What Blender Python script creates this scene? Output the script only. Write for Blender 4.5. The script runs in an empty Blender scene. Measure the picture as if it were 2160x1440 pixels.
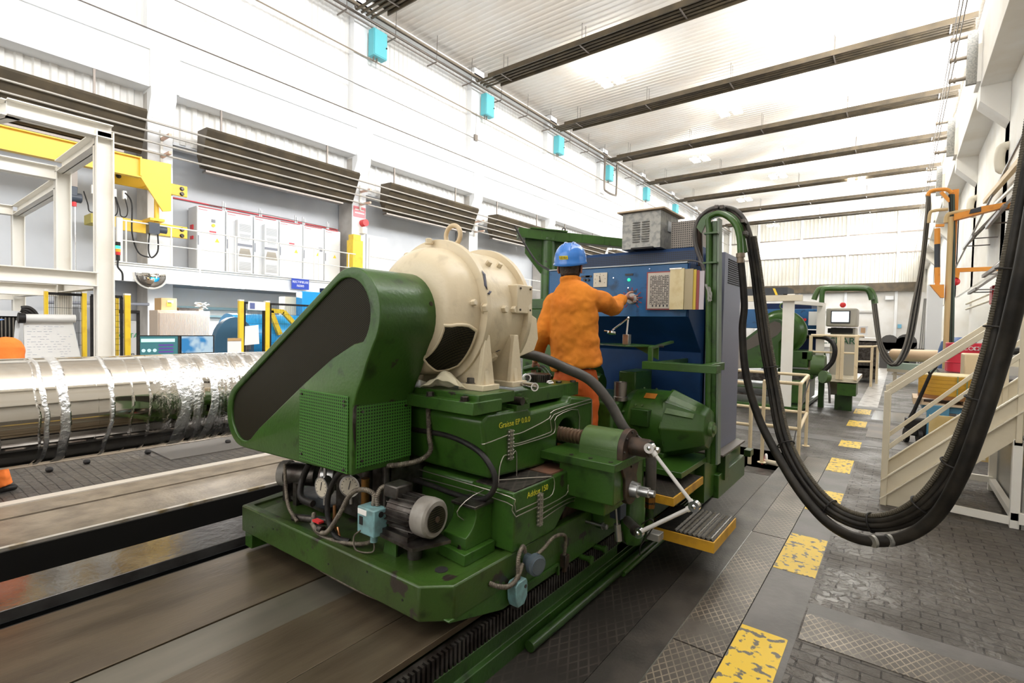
import bpy, bmesh, math, random
from mathutils import Vector, Matrix
random.seed(7)
SC = bpy.context.scene
COL = SC.collection
# ---------------------------------------------------------------- camera (solved from the vanishing points)
F = 1064.0
_y = Vector((815, 16, -F)).normalized()
_x = Vector((1390, -60, F)); _x = (_x - _y * _x.dot(_y)).normalized()
_z = _x.cross(_y)
ROT = Matrix((_x, _y, _z))            # world <- camera
EYE = Vector((0, 0, 1.6))
cam = bpy.data.cameras.new('camera'); camo = bpy.data.objects.new('camera', cam); COL.objects.link(camo)
camo.matrix_world = Matrix.Translation(EYE) @ ROT.to_4x4()
cam.sensor_width = 36; cam.lens = F / 2160 * 36; cam.clip_start = 0.05; cam.clip_end = 300
SC.camera = camo
def P(px, py, x=None, y=None, z=None):
    """point of the place seen at a pixel of the photo, on the real plane x=, y= or z="""
    r = ROT @ Vector(((px - 1080) / F, (720 - py) / F, -1))
    s = (x - EYE.x) / r.x if x is not None else (y - EYE.y) / r.y if y is not None else (z - EYE.z) / r.z
    return EYE + r * s
def PD(px, py, d):
    return EYE + ROT @ Vector(((px - 1080) / F, (720 - py) / F, -1)) * d
# ---------------------------------------------------------------- world, light, exposure
SC.view_settings.view_transform = 'Standard'; SC.view_settings.look = 'None'
SC.view_settings.gamma = 1; SC.view_settings.use_curve_mapping = False
SC.view_settings.exposure = 0.15
w = bpy.data.worlds.new('world'); SC.world = w; w.use_nodes = True
w.node_tree.nodes['Background'].inputs[0].default_value = (0.85, 0.92, 1, 1)
w.node_tree.nodes['Background'].inputs[1].default_value = 1.0
def area(name, loc, rot, sx, sy, power, col=(1, 1, 1)):
    l = bpy.data.lights.new(name, 'AREA'); l.shape = 'RECTANGLE'; l.size = sx; l.size_y = sy
    l.energy = power; l.color = col
    o = bpy.data.objects.new(name, l); COL.objects.link(o); o.location = loc; o.rotation_euler = rot
    return o
R90 = math.pi / 2
area('daylight_right_glazing', (2.12, 30, 12.0), (0, R90, 0), 3.9, 68, 8500, (0.97, 0.985, 1))      # glazed band of the right wall, facing -X
area('daylight_end_wall', (-7.5, 65.7, 11.1), (-R90, 0, 0), 12, 1.9, 900, (0.93, 0.97, 1))
area('fill_light_behind', (-8, -7.4, 6.5), (R90, 0, 0), 16, 9, 650, (1, 0.97, 0.92))  # added fill light behind the camera, brightens machine fronts and ceiling
# ---------------------------------------------------------------- materials
MATS = {}
def mat(name, col, rough=0.5, metal=0.0, col2=None, nscale=4, nlo=.4, nhi=.6, bump=0, bscale=60, emit=0, spec=None, coat=0, stretch=None, detail=5, alpha=None):
    if name in MATS: return MATS[name]
    m = bpy.data.materials.new(name); m.use_nodes = True; nt = m.node_tree; N = nt.nodes; L = nt.links
    b = N['Principled BSDF']; c4 = (*col, 1)
    b.inputs['Base Color'].default_value = c4; b.inputs['Roughness'].default_value = rough; b.inputs['Metallic'].default_value = metal
    if spec is not None: b.inputs['Specular IOR Level'].default_value = spec
    if coat: b.inputs['Coat Weight'].default_value = coat; b.inputs['Coat Roughness'].default_value = .15
    if emit: b.inputs['Emission Color'].default_value = c4; b.inputs['Emission Strength'].default_value = emit
    if alpha is not None: b.inputs['Alpha'].default_value = alpha
    tc = None
    if col2 is not None or bump:
        tc = N.new('ShaderNodeTexCoord'); mp = N.new('ShaderNodeMapping'); L.new(tc.outputs['Object'], mp.inputs[0])
        if stretch: mp.inputs['Scale'].default_value = stretch
    if col2 is not None:
        n = N.new('ShaderNodeTexNoise'); n.inputs['Scale'].default_value = nscale; n.inputs['Detail'].default_value = detail
        L.new(mp.outputs[0], n.inputs['Vector'])
        r = N.new('ShaderNodeMapRange'); r.inputs[1].default_value = nlo; r.inputs[2].default_value = nhi; L.new(n.outputs[0], r.inputs[0])
        mx = N.new('ShaderNodeMix'); mx.data_type = 'RGBA'; mx.inputs[6].default_value = c4; mx.inputs[7].default_value = (*col2, 1)
        L.new(r.outputs[0], mx.inputs[0]); L.new(mx.outputs[2], b.inputs['Base Color'])
    if bump:
        n2 = N.new('ShaderNodeTexNoise'); n2.inputs['Scale'].default_value = bscale; L.new(mp.outputs[0], n2.inputs['Vector'])
        bp = N.new('ShaderNodeBump'); bp.inputs['Strength'].default_value = bump; bp.inputs['Distance'].default_value = .01
        L.new(n2.outputs[0], bp.inputs['Height']); L.new(bp.outputs[0], b.inputs['Normal'])
    MATS[name] = m
    return m
def mathn(nt, op, a, b=None, c=None):
    n = nt.nodes.new('ShaderNodeMath'); n.operation = op
    for i, v in enumerate((a, b, c)):
        if v is None: continue
        if isinstance(v, (int, float)): n.inputs[i].default_value = v
        else: nt.links.new(v, n.inputs[i])
    return n.outputs[0]
def mixc(nt, f, a, b):
    n = nt.nodes.new('ShaderNodeMix'); n.data_type = 'RGBA'
    for i, v in ((0, f), (6, a), (7, b)):
        if isinstance(v, (int, float)): n.inputs[i].default_value = v
        elif isinstance(v, tuple): n.inputs[i].default_value = (*v, 1)
        else: nt.links.new(v, n.inputs[i])
    return n.outputs[2]
def noisen(nt, vec, scale, lo=.4, hi=.6, detail=4):
    n = nt.nodes.new('ShaderNodeTexNoise'); n.inputs['Scale'].default_value = scale; n.inputs['Detail'].default_value = detail
    nt.links.new(vec, n.inputs['Vector'])
    r = nt.nodes.new('ShaderNodeMapRange'); r.inputs[1].default_value = lo; r.inputs[2].default_value = hi; nt.links.new(n.outputs[0], r.inputs[0])
    return r.outputs[0]
def base(name, rough=.5, metal=0):
    m = bpy.data.materials.new(name); m.use_nodes = True; nt = m.node_tree; b = nt.nodes['Principled BSDF']
    b.inputs['Roughness'].default_value = rough; b.inputs['Metallic'].default_value = metal
    tc = nt.nodes.new('ShaderNodeTexCoord'); sp = nt.nodes.new('ShaderNodeSeparateXYZ'); nt.links.new(tc.outputs['Object'], sp.inputs[0])
    MATS[name] = m
    return m, nt, b, tc.outputs['Object'], sp.outputs
def bumpn(nt, b, h, strength=.5, dist=.01):
    bp = nt.nodes.new('ShaderNodeBump'); bp.inputs['Strength'].default_value = strength; bp.inputs['Distance'].default_value = dist
    nt.links.new(h, bp.inputs['Height']); nt.links.new(bp.outputs[0], b.inputs['Normal'])
def rib(name, col, col2, axis, period, amp=.02, rough=.5, thin=.5):
    """ribbed sheet: ribs run along one direction, repeat along `axis`"""
    m, nt, b, o, s = base(name, rough)
    t = mathn(nt, 'FRACT', mathn(nt, 'DIVIDE', s['XYZ'.index(axis)], period))
    h = mathn(nt, 'SMOOTH_MIN', mathn(nt, 'ABSOLUTE', mathn(nt, 'SUBTRACT', t, .5)), thin * .5, .1)
    nt.links.new(mixc(nt, noisen(nt, o, .6), col, col2), b.inputs['Base Color'])
    bumpn(nt, b, h, 1, amp)
    return m
# painted machine green with grime and chips
def paint(name, col, dark, chip=(.03, .022, .018), chipth=.7, rough=.28, bump=.25, grime=.45):
    m, nt, b, o, s = base(name, rough)
    a = mixc(nt, noisen(nt, o, 2.5, .3, .75), col, dark)
    a = mixc(nt, noisen(nt, o, 9, .58, .74), a, tuple(v * grime for v in dark))
    a = mixc(nt, noisen(nt, o, 6, chipth, chipth + .012, 8), a, chip)
    nt.links.new(a, b.inputs['Base Color'])
    n = nt.nodes.new('ShaderNodeTexNoise'); n.inputs['Scale'].default_value = 55; nt.links.new(o, n.inputs['Vector'])
    bumpn(nt, b, n.outputs[0], bump, .004)
    return m
GREEN = paint('machine_green_paint', (.040, .112, .014), (.024, .062, .010), chipth=.69)
GREENG = paint('grimy_green_paint', (.040, .10, .014), (.03, .042, .011), chipth=.64, rough=.3)
GREEN2 = paint('faded_green_paint', (.088, .155, .048), (.057, .112, .028), chipth=.72, rough=.35)
GREEND = paint('oily_green_paint', (.024, .07, .010), (.014, .032, .006), chipth=.66, rough=.3)
CREAM = paint('cream_paint', (.74, .64, .46), (.66, .55, .38), chip=(.03, .03, .04), chipth=.745, rough=.3, grime=.85)
WHITE = mat('white_wall_paint', (.86, .87, .88), .7, col2=(.78, .78, .76), nscale=.7, nlo=.5, nhi=.75, bump=.15, bscale=8)
WHITE_SHEET = rib('white_ribbed_cladding', (.86, .86, .85), (.80, .78, .74), 'Y', .22, .02)
WHITE_SHEET_X = rib('cream_ribbed_cladding', (.66, .645, .59), (.62, .59, .52), 'X', .25, .03)
GREY_SHEET = rib('grey_sandwich_panel', (.60, .62, .65), (.55, .57, .60), 'Y', 1.1, .01, thin=.05)
CEIL = rib('corrugated_ceiling_sheet', (.90, .83, .75), (.92, .88, .83), 'Y', .28, .0)
BROWN = mat('brown_radiant_panel', (.105, .08, .048), .45, .2, (.07, .055, .036), 2)
PIPE = mat('heating_pipe_steel', (.22, .19, .165), .35, .5)
STEEL = mat('bare_steel', (.55, .55, .55), .28, .95, (.35, .33, .3), 8, .45, .7)
BOLT = mat('dark_oily_steel', (.12, .11, .10), .35, .8, (.05, .04, .035), 12)
CHROME = mat('bright_chrome', (.8, .8, .82), .12, 1)
BLACK = mat('black_rubber', (.012, .011, .011), .5, 0, (.022, .019, .017), 20, bump=.2, spec=.3)
HOSEM = mat('grey_black_hose', (.055, .05, .048), .5, 0, (.09, .08, .07), 8)
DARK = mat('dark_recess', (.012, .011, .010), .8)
YEL = mat('safety_yellow_paint', (.85, .58, .03), .4, 0, (.7, .42, .03), 6, .55, .75)
YELCR = mat('crane_yellow_paint', (.95, .60, .06), .4)
RAILC = mat('cream_rail_paint', (.80, .65, .42), .4, 0, (.62, .46, .26), 14, .6, .75)
BEIGE = mat('beige_steel_paint', (.74, .66, .50), .42, 0, (.62, .53, .38), 3, .5, .8)
OFFW = mat('off_white_steel_paint', (.86, .83, .76), .45, 0, (.78, .72, .62), 2, .5, .8)
CABG = mat('light_grey_cabinet_paint', (.72, .73, .74), .4)
BLUE = paint('cabinet_blue_paint', (.012, .115, .30), (.01, .09, .23), chipth=.76, rough=.38)
DBLUE = mat('dark_blue_paint', (.006, .02, .075), .5, 0, (.005, .014, .05), 3, spec=.25)
HELM = mat('helmet_blue_plastic', (.03, .19, .62), .22, coat=.5)
TEAL = mat('turquoise_box_paint', (.14, .55, .62), .45, 0, (.2, .5, .52), 5, .6, .8)
RED = mat('red_paint', (.70, .03, .035), .4)
ORANGE = mat('orange_crane_paint', (.85, .33, .04), .45, 0, (.65, .24, .04), 6, .6, .75)
PAPER = mat('white_paper', (.86, .85, .82), .6)
OLDPAPER = mat('yellowed_paper', (.70, .60, .36), .6, 0, (.6, .48, .25), 12, .5, .7)
INK = mat('dark_ink', (.05, .05, .06), .6)
# ---------------------------------------------------------------- mesh builder
class MB:
    def __init__(s): s.b = bmesh.new()
    def face(s, pts):
        try: return s.b.faces.new([s.b.verts.new(p) for p in pts])
        except ValueError: return None
    def box(s, x0, x1, y0, y1, z0, z1, M=None):
        v = [Vector((x, y, z)) for z in (z0, z1) for y in (y0, y1) for x in (x0, x1)]
        if M: v = [M @ p for p in v]
        v = [s.b.verts.new(p) for p in v]
        for f in ((0, 2, 3, 1), (4, 5, 7, 6), (0, 1, 5, 4), (2, 6, 7, 3), (0, 4, 6, 2), (1, 3, 7, 5)): s.b.faces.new([v[i] for i in f])
        return s
    def bar(s, a, b, w, h, up=(0, 0, 1)):
        """rectangular bar from a to b, w wide sideways and h along up"""
        a, b = Vector(a), Vector(b); d = b - a; l = d.length; d.normalize(); u = Vector(up)
        if abs(d.dot(u)) > .98: u = Vector((0, 1, 0))
        sd = d.cross(u).normalized(); u = sd.cross(d)
        M = Matrix((( d.x, sd.x, u.x, a.x), (d.y, sd.y, u.y, a.y), (d.z, sd.z, u.z, a.z), (0, 0, 0, 1)))
        return s.box(0, l, -w / 2, w / 2, -h / 2, h / 2, M)
    def ibeam(s, a, b, w, h, t=.012, up=(0, 0, 1)):
        a, b = Vector(a), Vector(b); d = (b - a).normalized(); u = Vector(up)
        if abs(d.dot(u)) > .98: u = Vector((0, 1, 0))
        sd = d.cross(u).normalized(); u = sd.cross(d)
        s.bar(a, b, t, h, u)
        for k in (-1, 1): s.bar(a + u * k * (h / 2 - t / 2), b + u * k * (h / 2 - t / 2), w, t, u)
        return s
    def ring(s, c, u, v, r, n):
        return [s.b.verts.new(c + u * (r * math.cos(2 * math.pi * i / n)) + v * (r * math.sin(2 * math.pi * i / n))) for i in range(n)]
    def loft(s, rings, caps=True):
        n = len(rings[0])
        for A, B in zip(rings, rings[1:]):
            for i in range(n): s.b.faces.new((A[i], A[(i + 1) % n], B[(i + 1) % n], B[i]))
        if caps:
            s.b.faces.new(rings[0][::-1]); s.b.faces.new(rings[-1])
        return s
    def lathe(s, a, d, prof, n=24, caps=True):
        """prof: list of (distance along d, radius)"""
        a, d = Vector(a), Vector(d).normalized()
        u = d.orthogonal().normalized(); v = d.cross(u)
        return s.loft([s.ring(a + d * t, u, v, max(r, 1e-4), n) for t, r in prof], caps)
    def cyl(s, a, b, r, r2=None, n=16):
        a, b = Vector(a), Vector(b)
        return s.lathe(a, b - a, [(0, r), ((b - a).length, r if r2 is None else r2)], n)
    def tube(s, pts, r, n=8, sm=0, closed=False):
        pts = [Vector(p) for p in pts]
        if sm: pts = spline(pts, sm)
        rings = []; u = None
        for i, p in enumerate(pts):
            d = (pts[min(i + 1, len(pts) - 1)] - pts[max(i - 1, 0)]).normalized()
            if u is None: u = d.orthogonal().normalized()
            u = (u - d * u.dot(d)).normalized(); v = d.cross(u)
            rr = r[i] if isinstance(r, (list, tuple)) else (r(i / (len(pts) - 1)) if callable(r) else r)
            rings.append(s.ring(p, u, v, rr, n))
        return s.loft(rings)
    def prism(s, poly, axis, a, b):
        """extrude a 2D outline; axis 'x': (y,z), 'y': (x,z), 'z': (x,y)"""
        def mk(p, t): return Vector((t, p[0], p[1])) if axis == 'x' else Vector((p[0], t, p[1])) if axis == 'y' else Vector((p[0], p[1], t))
        A = [s.b.verts.new(mk(p, a)) for p in poly]; B = [s.b.verts.new(mk(p, b)) for p in poly]; n = len(poly)
        for i in range(n): s.b.faces.new((A[i], A[(i + 1) % n], B[(i + 1) % n], B[i]))
        s.b.faces.new(A[::-1]); s.b.faces.new(B)
        return s
    def corr(s, u0, u1, per, dep, f):
        """corrugated sheet; f(u, h) gives the two end points of the fold line at u with height h"""
        prof = ((0, 0), (.3, 0), (.42, 1), (.82, 1), (.94, 0)); L = []
        n = int((u1 - u0) / per)
        for i in range(n):
            for a, h in prof: L.append([s.b.verts.new(p) for p in f(u0 + (i + a) * per, h * dep)])
        for A, B in zip(L, L[1:]): s.b.faces.new((A[0], A[1], B[1], B[0]))
        return s
    def sphere(s, c, r, n=16, sc=(1, 1, 1), M=None):
        T = Matrix.Translation(c) @ (M if M else Matrix()) @ Matrix.Diagonal((*sc, 1))
        bmesh.ops.create_uvsphere(s.b, u_segments=n, v_segments=max(6, n // 2), radius=r, matrix=T)
        return s
    def torus(s, c, d, R, r, n=32, m=10, a0=0, a1=2 * math.pi):
        c, d = Vector(c), Vector(d).normalized(); u = d.orthogonal().normalized(); v = d.cross(u)
        full = abs(a1 - a0 - 2 * math.pi) < 1e-6; rings = []
        for i in range(n + (0 if full else 1)):
            t = a0 + (a1 - a0) * i / n; e = u * math.cos(t) + v * math.sin(t)
            rings.append(s.ring(c + e * R, e, d, r, m))
        if full:
            for A, B in zip(rings, rings[1:] + rings[:1]):
                for i in range(m): s.b.faces.new((A[i], A[(i + 1) % m], B[(i + 1) % m], B[i]))
        else: s.loft(rings)
        return s
    def hexbolt(s, p, d, r, h):
        p, d = Vector(p), Vector(d).normalized()
        s.lathe(p, d, [(0, r * 1.25), (h * .15, r * 1.25)], 16)
        return s.lathe(p + d * h * .15, d, [(0, r), (h * .8, r), (h * .9, r * .85)], 6)
    def obj(s, name, m, parent=None, bevel=0, smooth=True, seg=2, kind=None, label=None, ang=.6):
        bmesh.ops.recalc_face_normals(s.b, faces=s.b.faces)
        me = bpy.data.meshes.new(name); s.b.to_mesh(me); s.b.free()
        if smooth:
            for p in me.polygons: p.use_smooth = True
            me.set_sharp_from_angle(angle=ang)
        for q in (m if isinstance(m, (list, tuple)) else [m]): me.materials.append(q)
        o = bpy.data.objects.new(name, me); COL.objects.link(o)
        if parent is not None: attach(o, parent)
        if bevel:
            bv = o.modifiers.new('bevel', 'BEVEL'); bv.width = bevel; bv.segments = seg; bv.limit_method = 'ANGLE'; bv.angle_limit = .7
        if kind: o['kind'] = kind
        if label: o['label'] = label
        return o
def root_loc(o):
    v = Vector()
    while o is not None: v += o.location; o = o.parent
    return v
def attach(o, parent):
    o.parent = parent; o.location = o.location - root_loc(parent)
def spline(P_, k):
    out = []
    n = len(P_)
    for i in range(n - 1):
        p0, p1, p2, p3 = P_[max(i - 1, 0)], P_[i], P_[i + 1], P_[min(i + 2, n - 1)]
        for j in range(k):
            t = j / k
            out.append(.5 * ((2 * p1) + (p2 - p0) * t + (2 * p0 - 5 * p1 + 4 * p2 - p3) * t * t + (3 * p1 - p0 - 3 * p2 + p3) * t ** 3))
    out.append(P_[-1]); return out
def thing(name, label, cat, loc=(0, 0, 0), group=None):
    o = bpy.data.objects.new(name, None); COL.objects.link(o); o.location = loc; o.empty_display_size = .1
    return tag(o, label, cat, group)
def tag(o, label, cat, group=None, kind=None):
    o['label'] = label; o['category'] = cat
    if group: o['group'] = group
    if kind: o['kind'] = kind
    return o
def struct(o): o['kind'] = 'structure'; return o
def copy_tree(o, parent=None):
    c = o.copy(); COL.objects.link(c)
    if parent is not None: c.parent = parent
    for ch in list(o.children): copy_tree(ch, c)
    return c
def text(name, body, size, loc, mx, m, parent=None, align='CENTER', depth=.0008, label=None):
    cu = bpy.data.curves.new(name, 'FONT'); cu.body = body; cu.size = size; cu.align_x = align; cu.align_y = 'CENTER'; cu.extrude = depth
    t = bpy.data.objects.new(name, cu); COL.objects.link(t)
    me = bpy.data.meshes.new_from_object(t.evaluated_get(bpy.context.evaluated_depsgraph_get()))
    bpy.data.objects.remove(t)
    me.transform(Matrix.Translation(loc) @ mx.to_4x4()); me.materials.clear(); me.materials.append(m)
    o = bpy.data.objects.new(name, me); COL.objects.link(o)
    if parent is not None: attach(o, parent)
    if label: o['label'] = label
    return o
FRONT = Matrix(((1, 0, 0), (0, 0, -1), (0, 1, 0)))           # text facing -Y
RIGHTF = Matrix(((0, 0, 1), (1, 0, 0), (0, 1, 0)))           # text facing +X
LEFTF = Matrix(((0, 0, -1), (-1, 0, 0), (0, 1, 0)))          # text facing -X
# ================================================================ THE HALL
# bays along Y
BAY = 6.85; COLY = [5.2 + BAY * k for k in range(-1, 9)]     # near edge of each left column, .64 wide
XL = -17.0
# --- floor pieces
m, nt, b, o, s = base('grey_clay_pavers', .45)
br = nt.nodes.new('ShaderNodeTexBrick'); br.inputs['Scale'].default_value = 1; br.inputs['Brick Width'].default_value = .165; br.inputs['Row Height'].default_value = .078
br.inputs['Mortar Size'].default_value = .0042; br.inputs['Mortar Smooth'].default_value = .3; br.inputs['Bias'].default_value = -.2
br.inputs['Color1'].default_value = (.088, .076, .063, 1); br.inputs['Color2'].default_value = (.054, .046, .038, 1); br.inputs['Mortar'].default_value = (.014, .009, .006, 1)
wn = nt.nodes.new('ShaderNodeTexNoise'); wn.inputs['Scale'].default_value = 3; nt.links.new(o, wn.inputs[0])
va = nt.nodes.new('ShaderNodeVectorMath'); va.operation = 'MULTIPLY_ADD'; nt.links.new(wn.outputs[1], va.inputs[0]); va.inputs[1].default_value = (.022, .022, 0); nt.links.new(o, va.inputs[2])
nt.links.new(va.outputs[0], br.inputs['Vector'])
cc = mixc(nt, noisen(nt, o, 1.3, .35, .7), br.outputs[0], (.074, .064, .054)); cc = mixc(nt, mathn(nt, 'MULTIPLY', noisen(nt, o, .8, .5, .75), .5), cc, (.05, .047, .045))
fin = mixc(nt, br.outputs[1], cc, (.014, .009, .006)); nt.links.new(fin, b.inputs['Base Color'])
nt.links.new(mathn(nt, 'ADD', .34, mathn(nt, 'MULTIPLY', noisen(nt, o, 2.2, .35, .65), .3)), b.inputs['Roughness'])
bumpn(nt, b, mathn(nt, 'SUBTRACT', noisen(nt, o, 14), mathn(nt, 'MULTIPLY', br.outputs[1], 3)), .9, .006)
PAVER = m
def grid_plate(name, c1, c2, kx, ky, rough=.4, line=.82, bump=.6):
    m, nt, b, o, s = base(name, rough, .3)
    u = mathn(nt, 'ADD', mathn(nt, 'MULTIPLY', s[0], kx), mathn(nt, 'MULTIPLY', s[1], ky))
    v = mathn(nt, 'SUBTRACT', mathn(nt, 'MULTIPLY', s[0], kx), mathn(nt, 'MULTIPLY', s[1], ky))
    f = [mathn(nt, 'MULTIPLY', mathn(nt, 'ABSOLUTE', mathn(nt, 'SUBTRACT', mathn(nt, 'FRACT', q), .5)), 2) for q in (u, v)]
    g = mathn(nt, 'GREATER_THAN', mathn(nt, 'MAXIMUM', *f), line)
    wear = noisen(nt, o, 3, .35, .65)
    nt.links.new(mixc(nt, mathn(nt, 'MULTIPLY', g, wear), mixc(nt, noisen(nt, o, 2, .3, .7), c1, tuple(x * .6 for x in c1)), c2), b.inputs['Base Color'])
    bumpn(nt, b, g, bump, .004)
    return m
CHECK = grid_plate('checker_plate_dark', (.045, .039, .034), (.085, .07, .06), 18, 10, .38)
CHECK2 = grid_plate('checker_plate_light', (.10, .085, .07), (.30, .25, .19), 24, 14, .4)
PLAIN = mat('worn_steel_plate', (.075, .065, .055), .42, .3, (.045, .04, .035), 5, bump=.2)
CONC = mat('grey_concrete', (.13, .12, .115), .5, 0, (.09, .085, .08), 4, bump=.2, bscale=30)
def slab(name, x0, x1, y0, y1, z0, z1, m, bevel=0):
    return struct(MB().box(x0, x1, y0, y1, z0, z1).obj(name, m, bevel=bevel))
slab('floor', -.37, 3.1, -8, 66, -.3, 0, PAVER)
slab('floor', -18.4, -6.02, -8, 66, -.3, 0, PAVER)
slab('floor', -6.02, -.37, 7.45, 66, -.3, 0, PAVER)
slab('floor', -6.02, -3.2, 6.15, 7.45, -.3, 0, PLAIN)
slab('floor', -3.2, -1.86, 6.15, 6.3, -.3, 0, PLAIN)
# steel plates and kerb along the machine
slab('floor_plate_dark', -1.42, -1.075, -8, 6.15, -.3, 0, CHECK)
slab('floor_plate_plain', -1.072, -.878, -8, 7.45, -.3, 0, PLAIN)
slab('floor_plate_light', -.874, -.63, -8, 2.56, -.3, .001, CHECK2)
slab('floor_plate_light', -.874, -.63, 2.57, 4.35, -.3, .001, CHECK2)
slab('floor_plate_light', -.874, -.63, 4.36, 7.45, -.3, .001, CHECK2)
slab('floor_kerb', -.625, -.37, -8, 7.45, -.3, .001, CONC)
slab('trim_1', -.877, -.873, -8, 4.35, -.02, .004, STEEL)
slab('floor_grating', -.36, 3.05, 2.98, 3.28, -.01, .003, CHECK2)
slab('floor_strip', -.36, 3.05, 3.28, 3.42, -.01, .003, CONC)
slab('floor_strip', -3.0, 3.05, 8.75, 9.15, -.01, .003, CONC)
slab('floor_strip', -3.0, 3.05, 13.0, 13.4, -.01, .003, CONC)
slab('floor_strip', -3.0, 3.05, 20.6, 21.2, -.01, .003, CONC)
slab('floor_plate_plain', -.35, .9, 9.5, 11.0, -.01, .003, mat('brown_worn_floor', (.12, .09, .06), .5, 0, (.08, .06, .045), 3))
slab('floor_plate_plain', -.35, 1.0, 11.5, 12.9, -.01, .003, mat('wet_grey_floor', (.12, .12, .13), .15, 0, (.06, .055, .055), 8))
# pit beyond the bed
slab('floor_pit', -3.2, -1.0, 6.15, 7.45, -.75, -.6, mat('muddy_pit', (.13, .085, .04), .8, 0, (.07, .045, .025), 10, bump=.4))
slab('floor_pit_wall', -1.075, -.878, 6.15, 7.45, -.7, -.005, PLAIN)
slab('floor_pit_wall', -3.2, -1.0, 7.45, 7.5, -.7, -.005, mat('muddy_pit', (0, 0, 0)))
# painted yellow dashes
m, nt, b, o, s = base('worn_yellow_floor_paint', .5)
nt.links.new(mixc(nt, noisen(nt, o, 20, .55, .60, 8), (.78, .52, .03), (.12, .105, .085)), b.inputs['Base Color'])
YELF = m
m, nt, b, o, s = base('faded_white_floor_paint', .35)
nt.links.new(mixc(nt, noisen(nt, o, 5, .5, .6, 8), (.42, .40, .37), (.2, .18, .16)), b.inputs['Base Color'])
WHTF = m
for a, c, x1 in ((.9, 2.93, -.4), (3.78, 4.52, -.375), (5.22, 5.96, -.375), (6.85, 7.6, -.385), (8.45, 8.95, -.37)):
    tag(MB().box(-.622, x1, a, c, .0012, .0032).obj('painted_floor_marking', YELF, smooth=False),
        {.9: 'worn yellow floor marking nearest the viewer, beside the light checker plate', 3.78: 'second yellow floor dash, just past the near steel grating', 5.22: 'third yellow floor dash, partly behind the hanging cable bundle',
         6.85: 'fourth yellow floor dash, beside the yellow guard rail base', 8.45: 'fifth yellow floor dash, on the concrete cross strip'}[a], 'floor marking', 'yellow dashes painted along the walkway')
for a, c in ((10.4, 11.1), (12.1, 12.9)):
    tag(MB().box(-.66, -.39, a, c, .0012, .0032).obj('painted_floor_marking', YELF, smooth=False), ('small faded yellow dash before the brown floor patch' if a < 11 else 'small faded yellow dash beside the wet grey floor'), 'floor marking', 'yellow dashes painted along the walkway')
tag(MB().box(-.66, -.30, 13.4, 48, .0032, .0045).obj('painted_floor_line', WHTF, smooth=False), 'long faded white line running down the far walkway', 'floor marking')
# --- left side of the machine bed: kerb, channel, ways
BEIGEC = mat('sandy_worn_concrete', (.24, .195, .14), .45, 0, (.14, .11, .08), 6, .4, .7, bump=.3, bscale=40)
slab('floor_kerb_left', -6.02, -5.9, -8, 6.15, -.3, .012, mat('pale_edge_steel', (.55, .5, .43), .5))
slab('floor_kerb_left', -5.9, -5.56, -8, 6.15, -.3, .0, BEIGEC)
slab('floor_channel_left', -5.53, -4.85, -8, 6.15, -.3, -.005, BEIGEC)
slab('trim_2', -4.88, -4.84, -8, 6.15, -.02, .003, mat('worn_white_stripe', (.62, .58, .52), .5, 0, (.35, .27, .15), 5, .5, .6))
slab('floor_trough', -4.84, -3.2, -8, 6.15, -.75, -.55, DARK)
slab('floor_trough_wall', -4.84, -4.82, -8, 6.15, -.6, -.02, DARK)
bed = thing('machine_bed', 'long flat machine bed with steel way covers under the green saddle', 'machine bed', (-2.3, 1, -.3))
WAYB = mat('oiled_brown_way_cover', (.15, .115, .075), .3, .5, (.083, .062, .04), 3, .35, .7, stretch=(3, .5, 1), bump=.08, bscale=30)
WAYG = mat('grey_steel_way_cover', (.185, .165, .13), .33, .5, (.13, .118, .092), 3, .35, .7, stretch=(3, .5, 1))
WAYW = mat('wet_grey_way', (.15, .145, .14), .14, .6, (.075, .065, .06), 5, .4, .65, bump=.1, bscale=25)
for x0, x1, z, m in ((-3.06, -2.925, .235, WAYB), (-2.92, -2.375, .26, WAYB), (-2.365, -2.12, .258, WAYG), (-2.117, -1.76, .262, WAYB), (-1.74, -1.5, .275, WAYB)):
    MB().box(x0, x1, -8, 6.1, z - .03, z).obj('way_cover', m, bed, bevel=.002)
MB().box(-3.06, -1.5, -8, 6.1, -.3, .2).obj('bed_body', GREEND, bed)
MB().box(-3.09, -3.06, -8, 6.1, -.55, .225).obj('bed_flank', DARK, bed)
# rack and lower skirt
rk = MB(); rk.box(-1.5, -1.475, -8, 6.1, .14, .235)
y = .6
while y < 3.2:
    rk.box(-1.476, -1.45, y, y + .014, .15, .24); y += .026
rk.obj('gear_rack', BOLT, bed, smooth=False)
MB().prism([(-1.5, -.3), (-1.42, -.3), (-1.42, .0), (-1.425, .075), (-1.45, .08), (-1.45, .15), (-1.5, .15)], 'y', -8, 6.1).obj('bed_skirt', GREEND, bed, bevel=.004)
MB().cyl((-1.385, 2.0, .03), (-1.385, 6.1, .03), .028).obj('skirt_pipe', GREEND, bed)
fb = thing('front_bed', 'wet grey steel workpiece bed with a dark oily drip track, left of the machine', 'machine bed', (-3.4, 1, -.3))
MB().box(-3.55, -3.19, -8, 6.1, .2, .26).obj('flat_way', WAYW, fb, bevel=.004)
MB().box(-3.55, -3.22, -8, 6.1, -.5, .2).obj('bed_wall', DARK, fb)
for k in range(18):
    y = -.35 + k * .155
    MB().box(-3.66, -3.58, y, y + .10, .16, .19).obj('drip_pad', BOLT, fb, bevel=.006)
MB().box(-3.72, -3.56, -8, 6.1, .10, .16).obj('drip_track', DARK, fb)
# --- ceiling
struct(MB().box(-18.4, 3.1, -8, 66, 14.45, 14.6).corr(-8, 66, .30, .03, lambda u, h: ((-17.7, u, 14.4 + h), (2.4, u, 14.4 + h))).obj('ceiling', CEIL, smooth=False))
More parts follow.
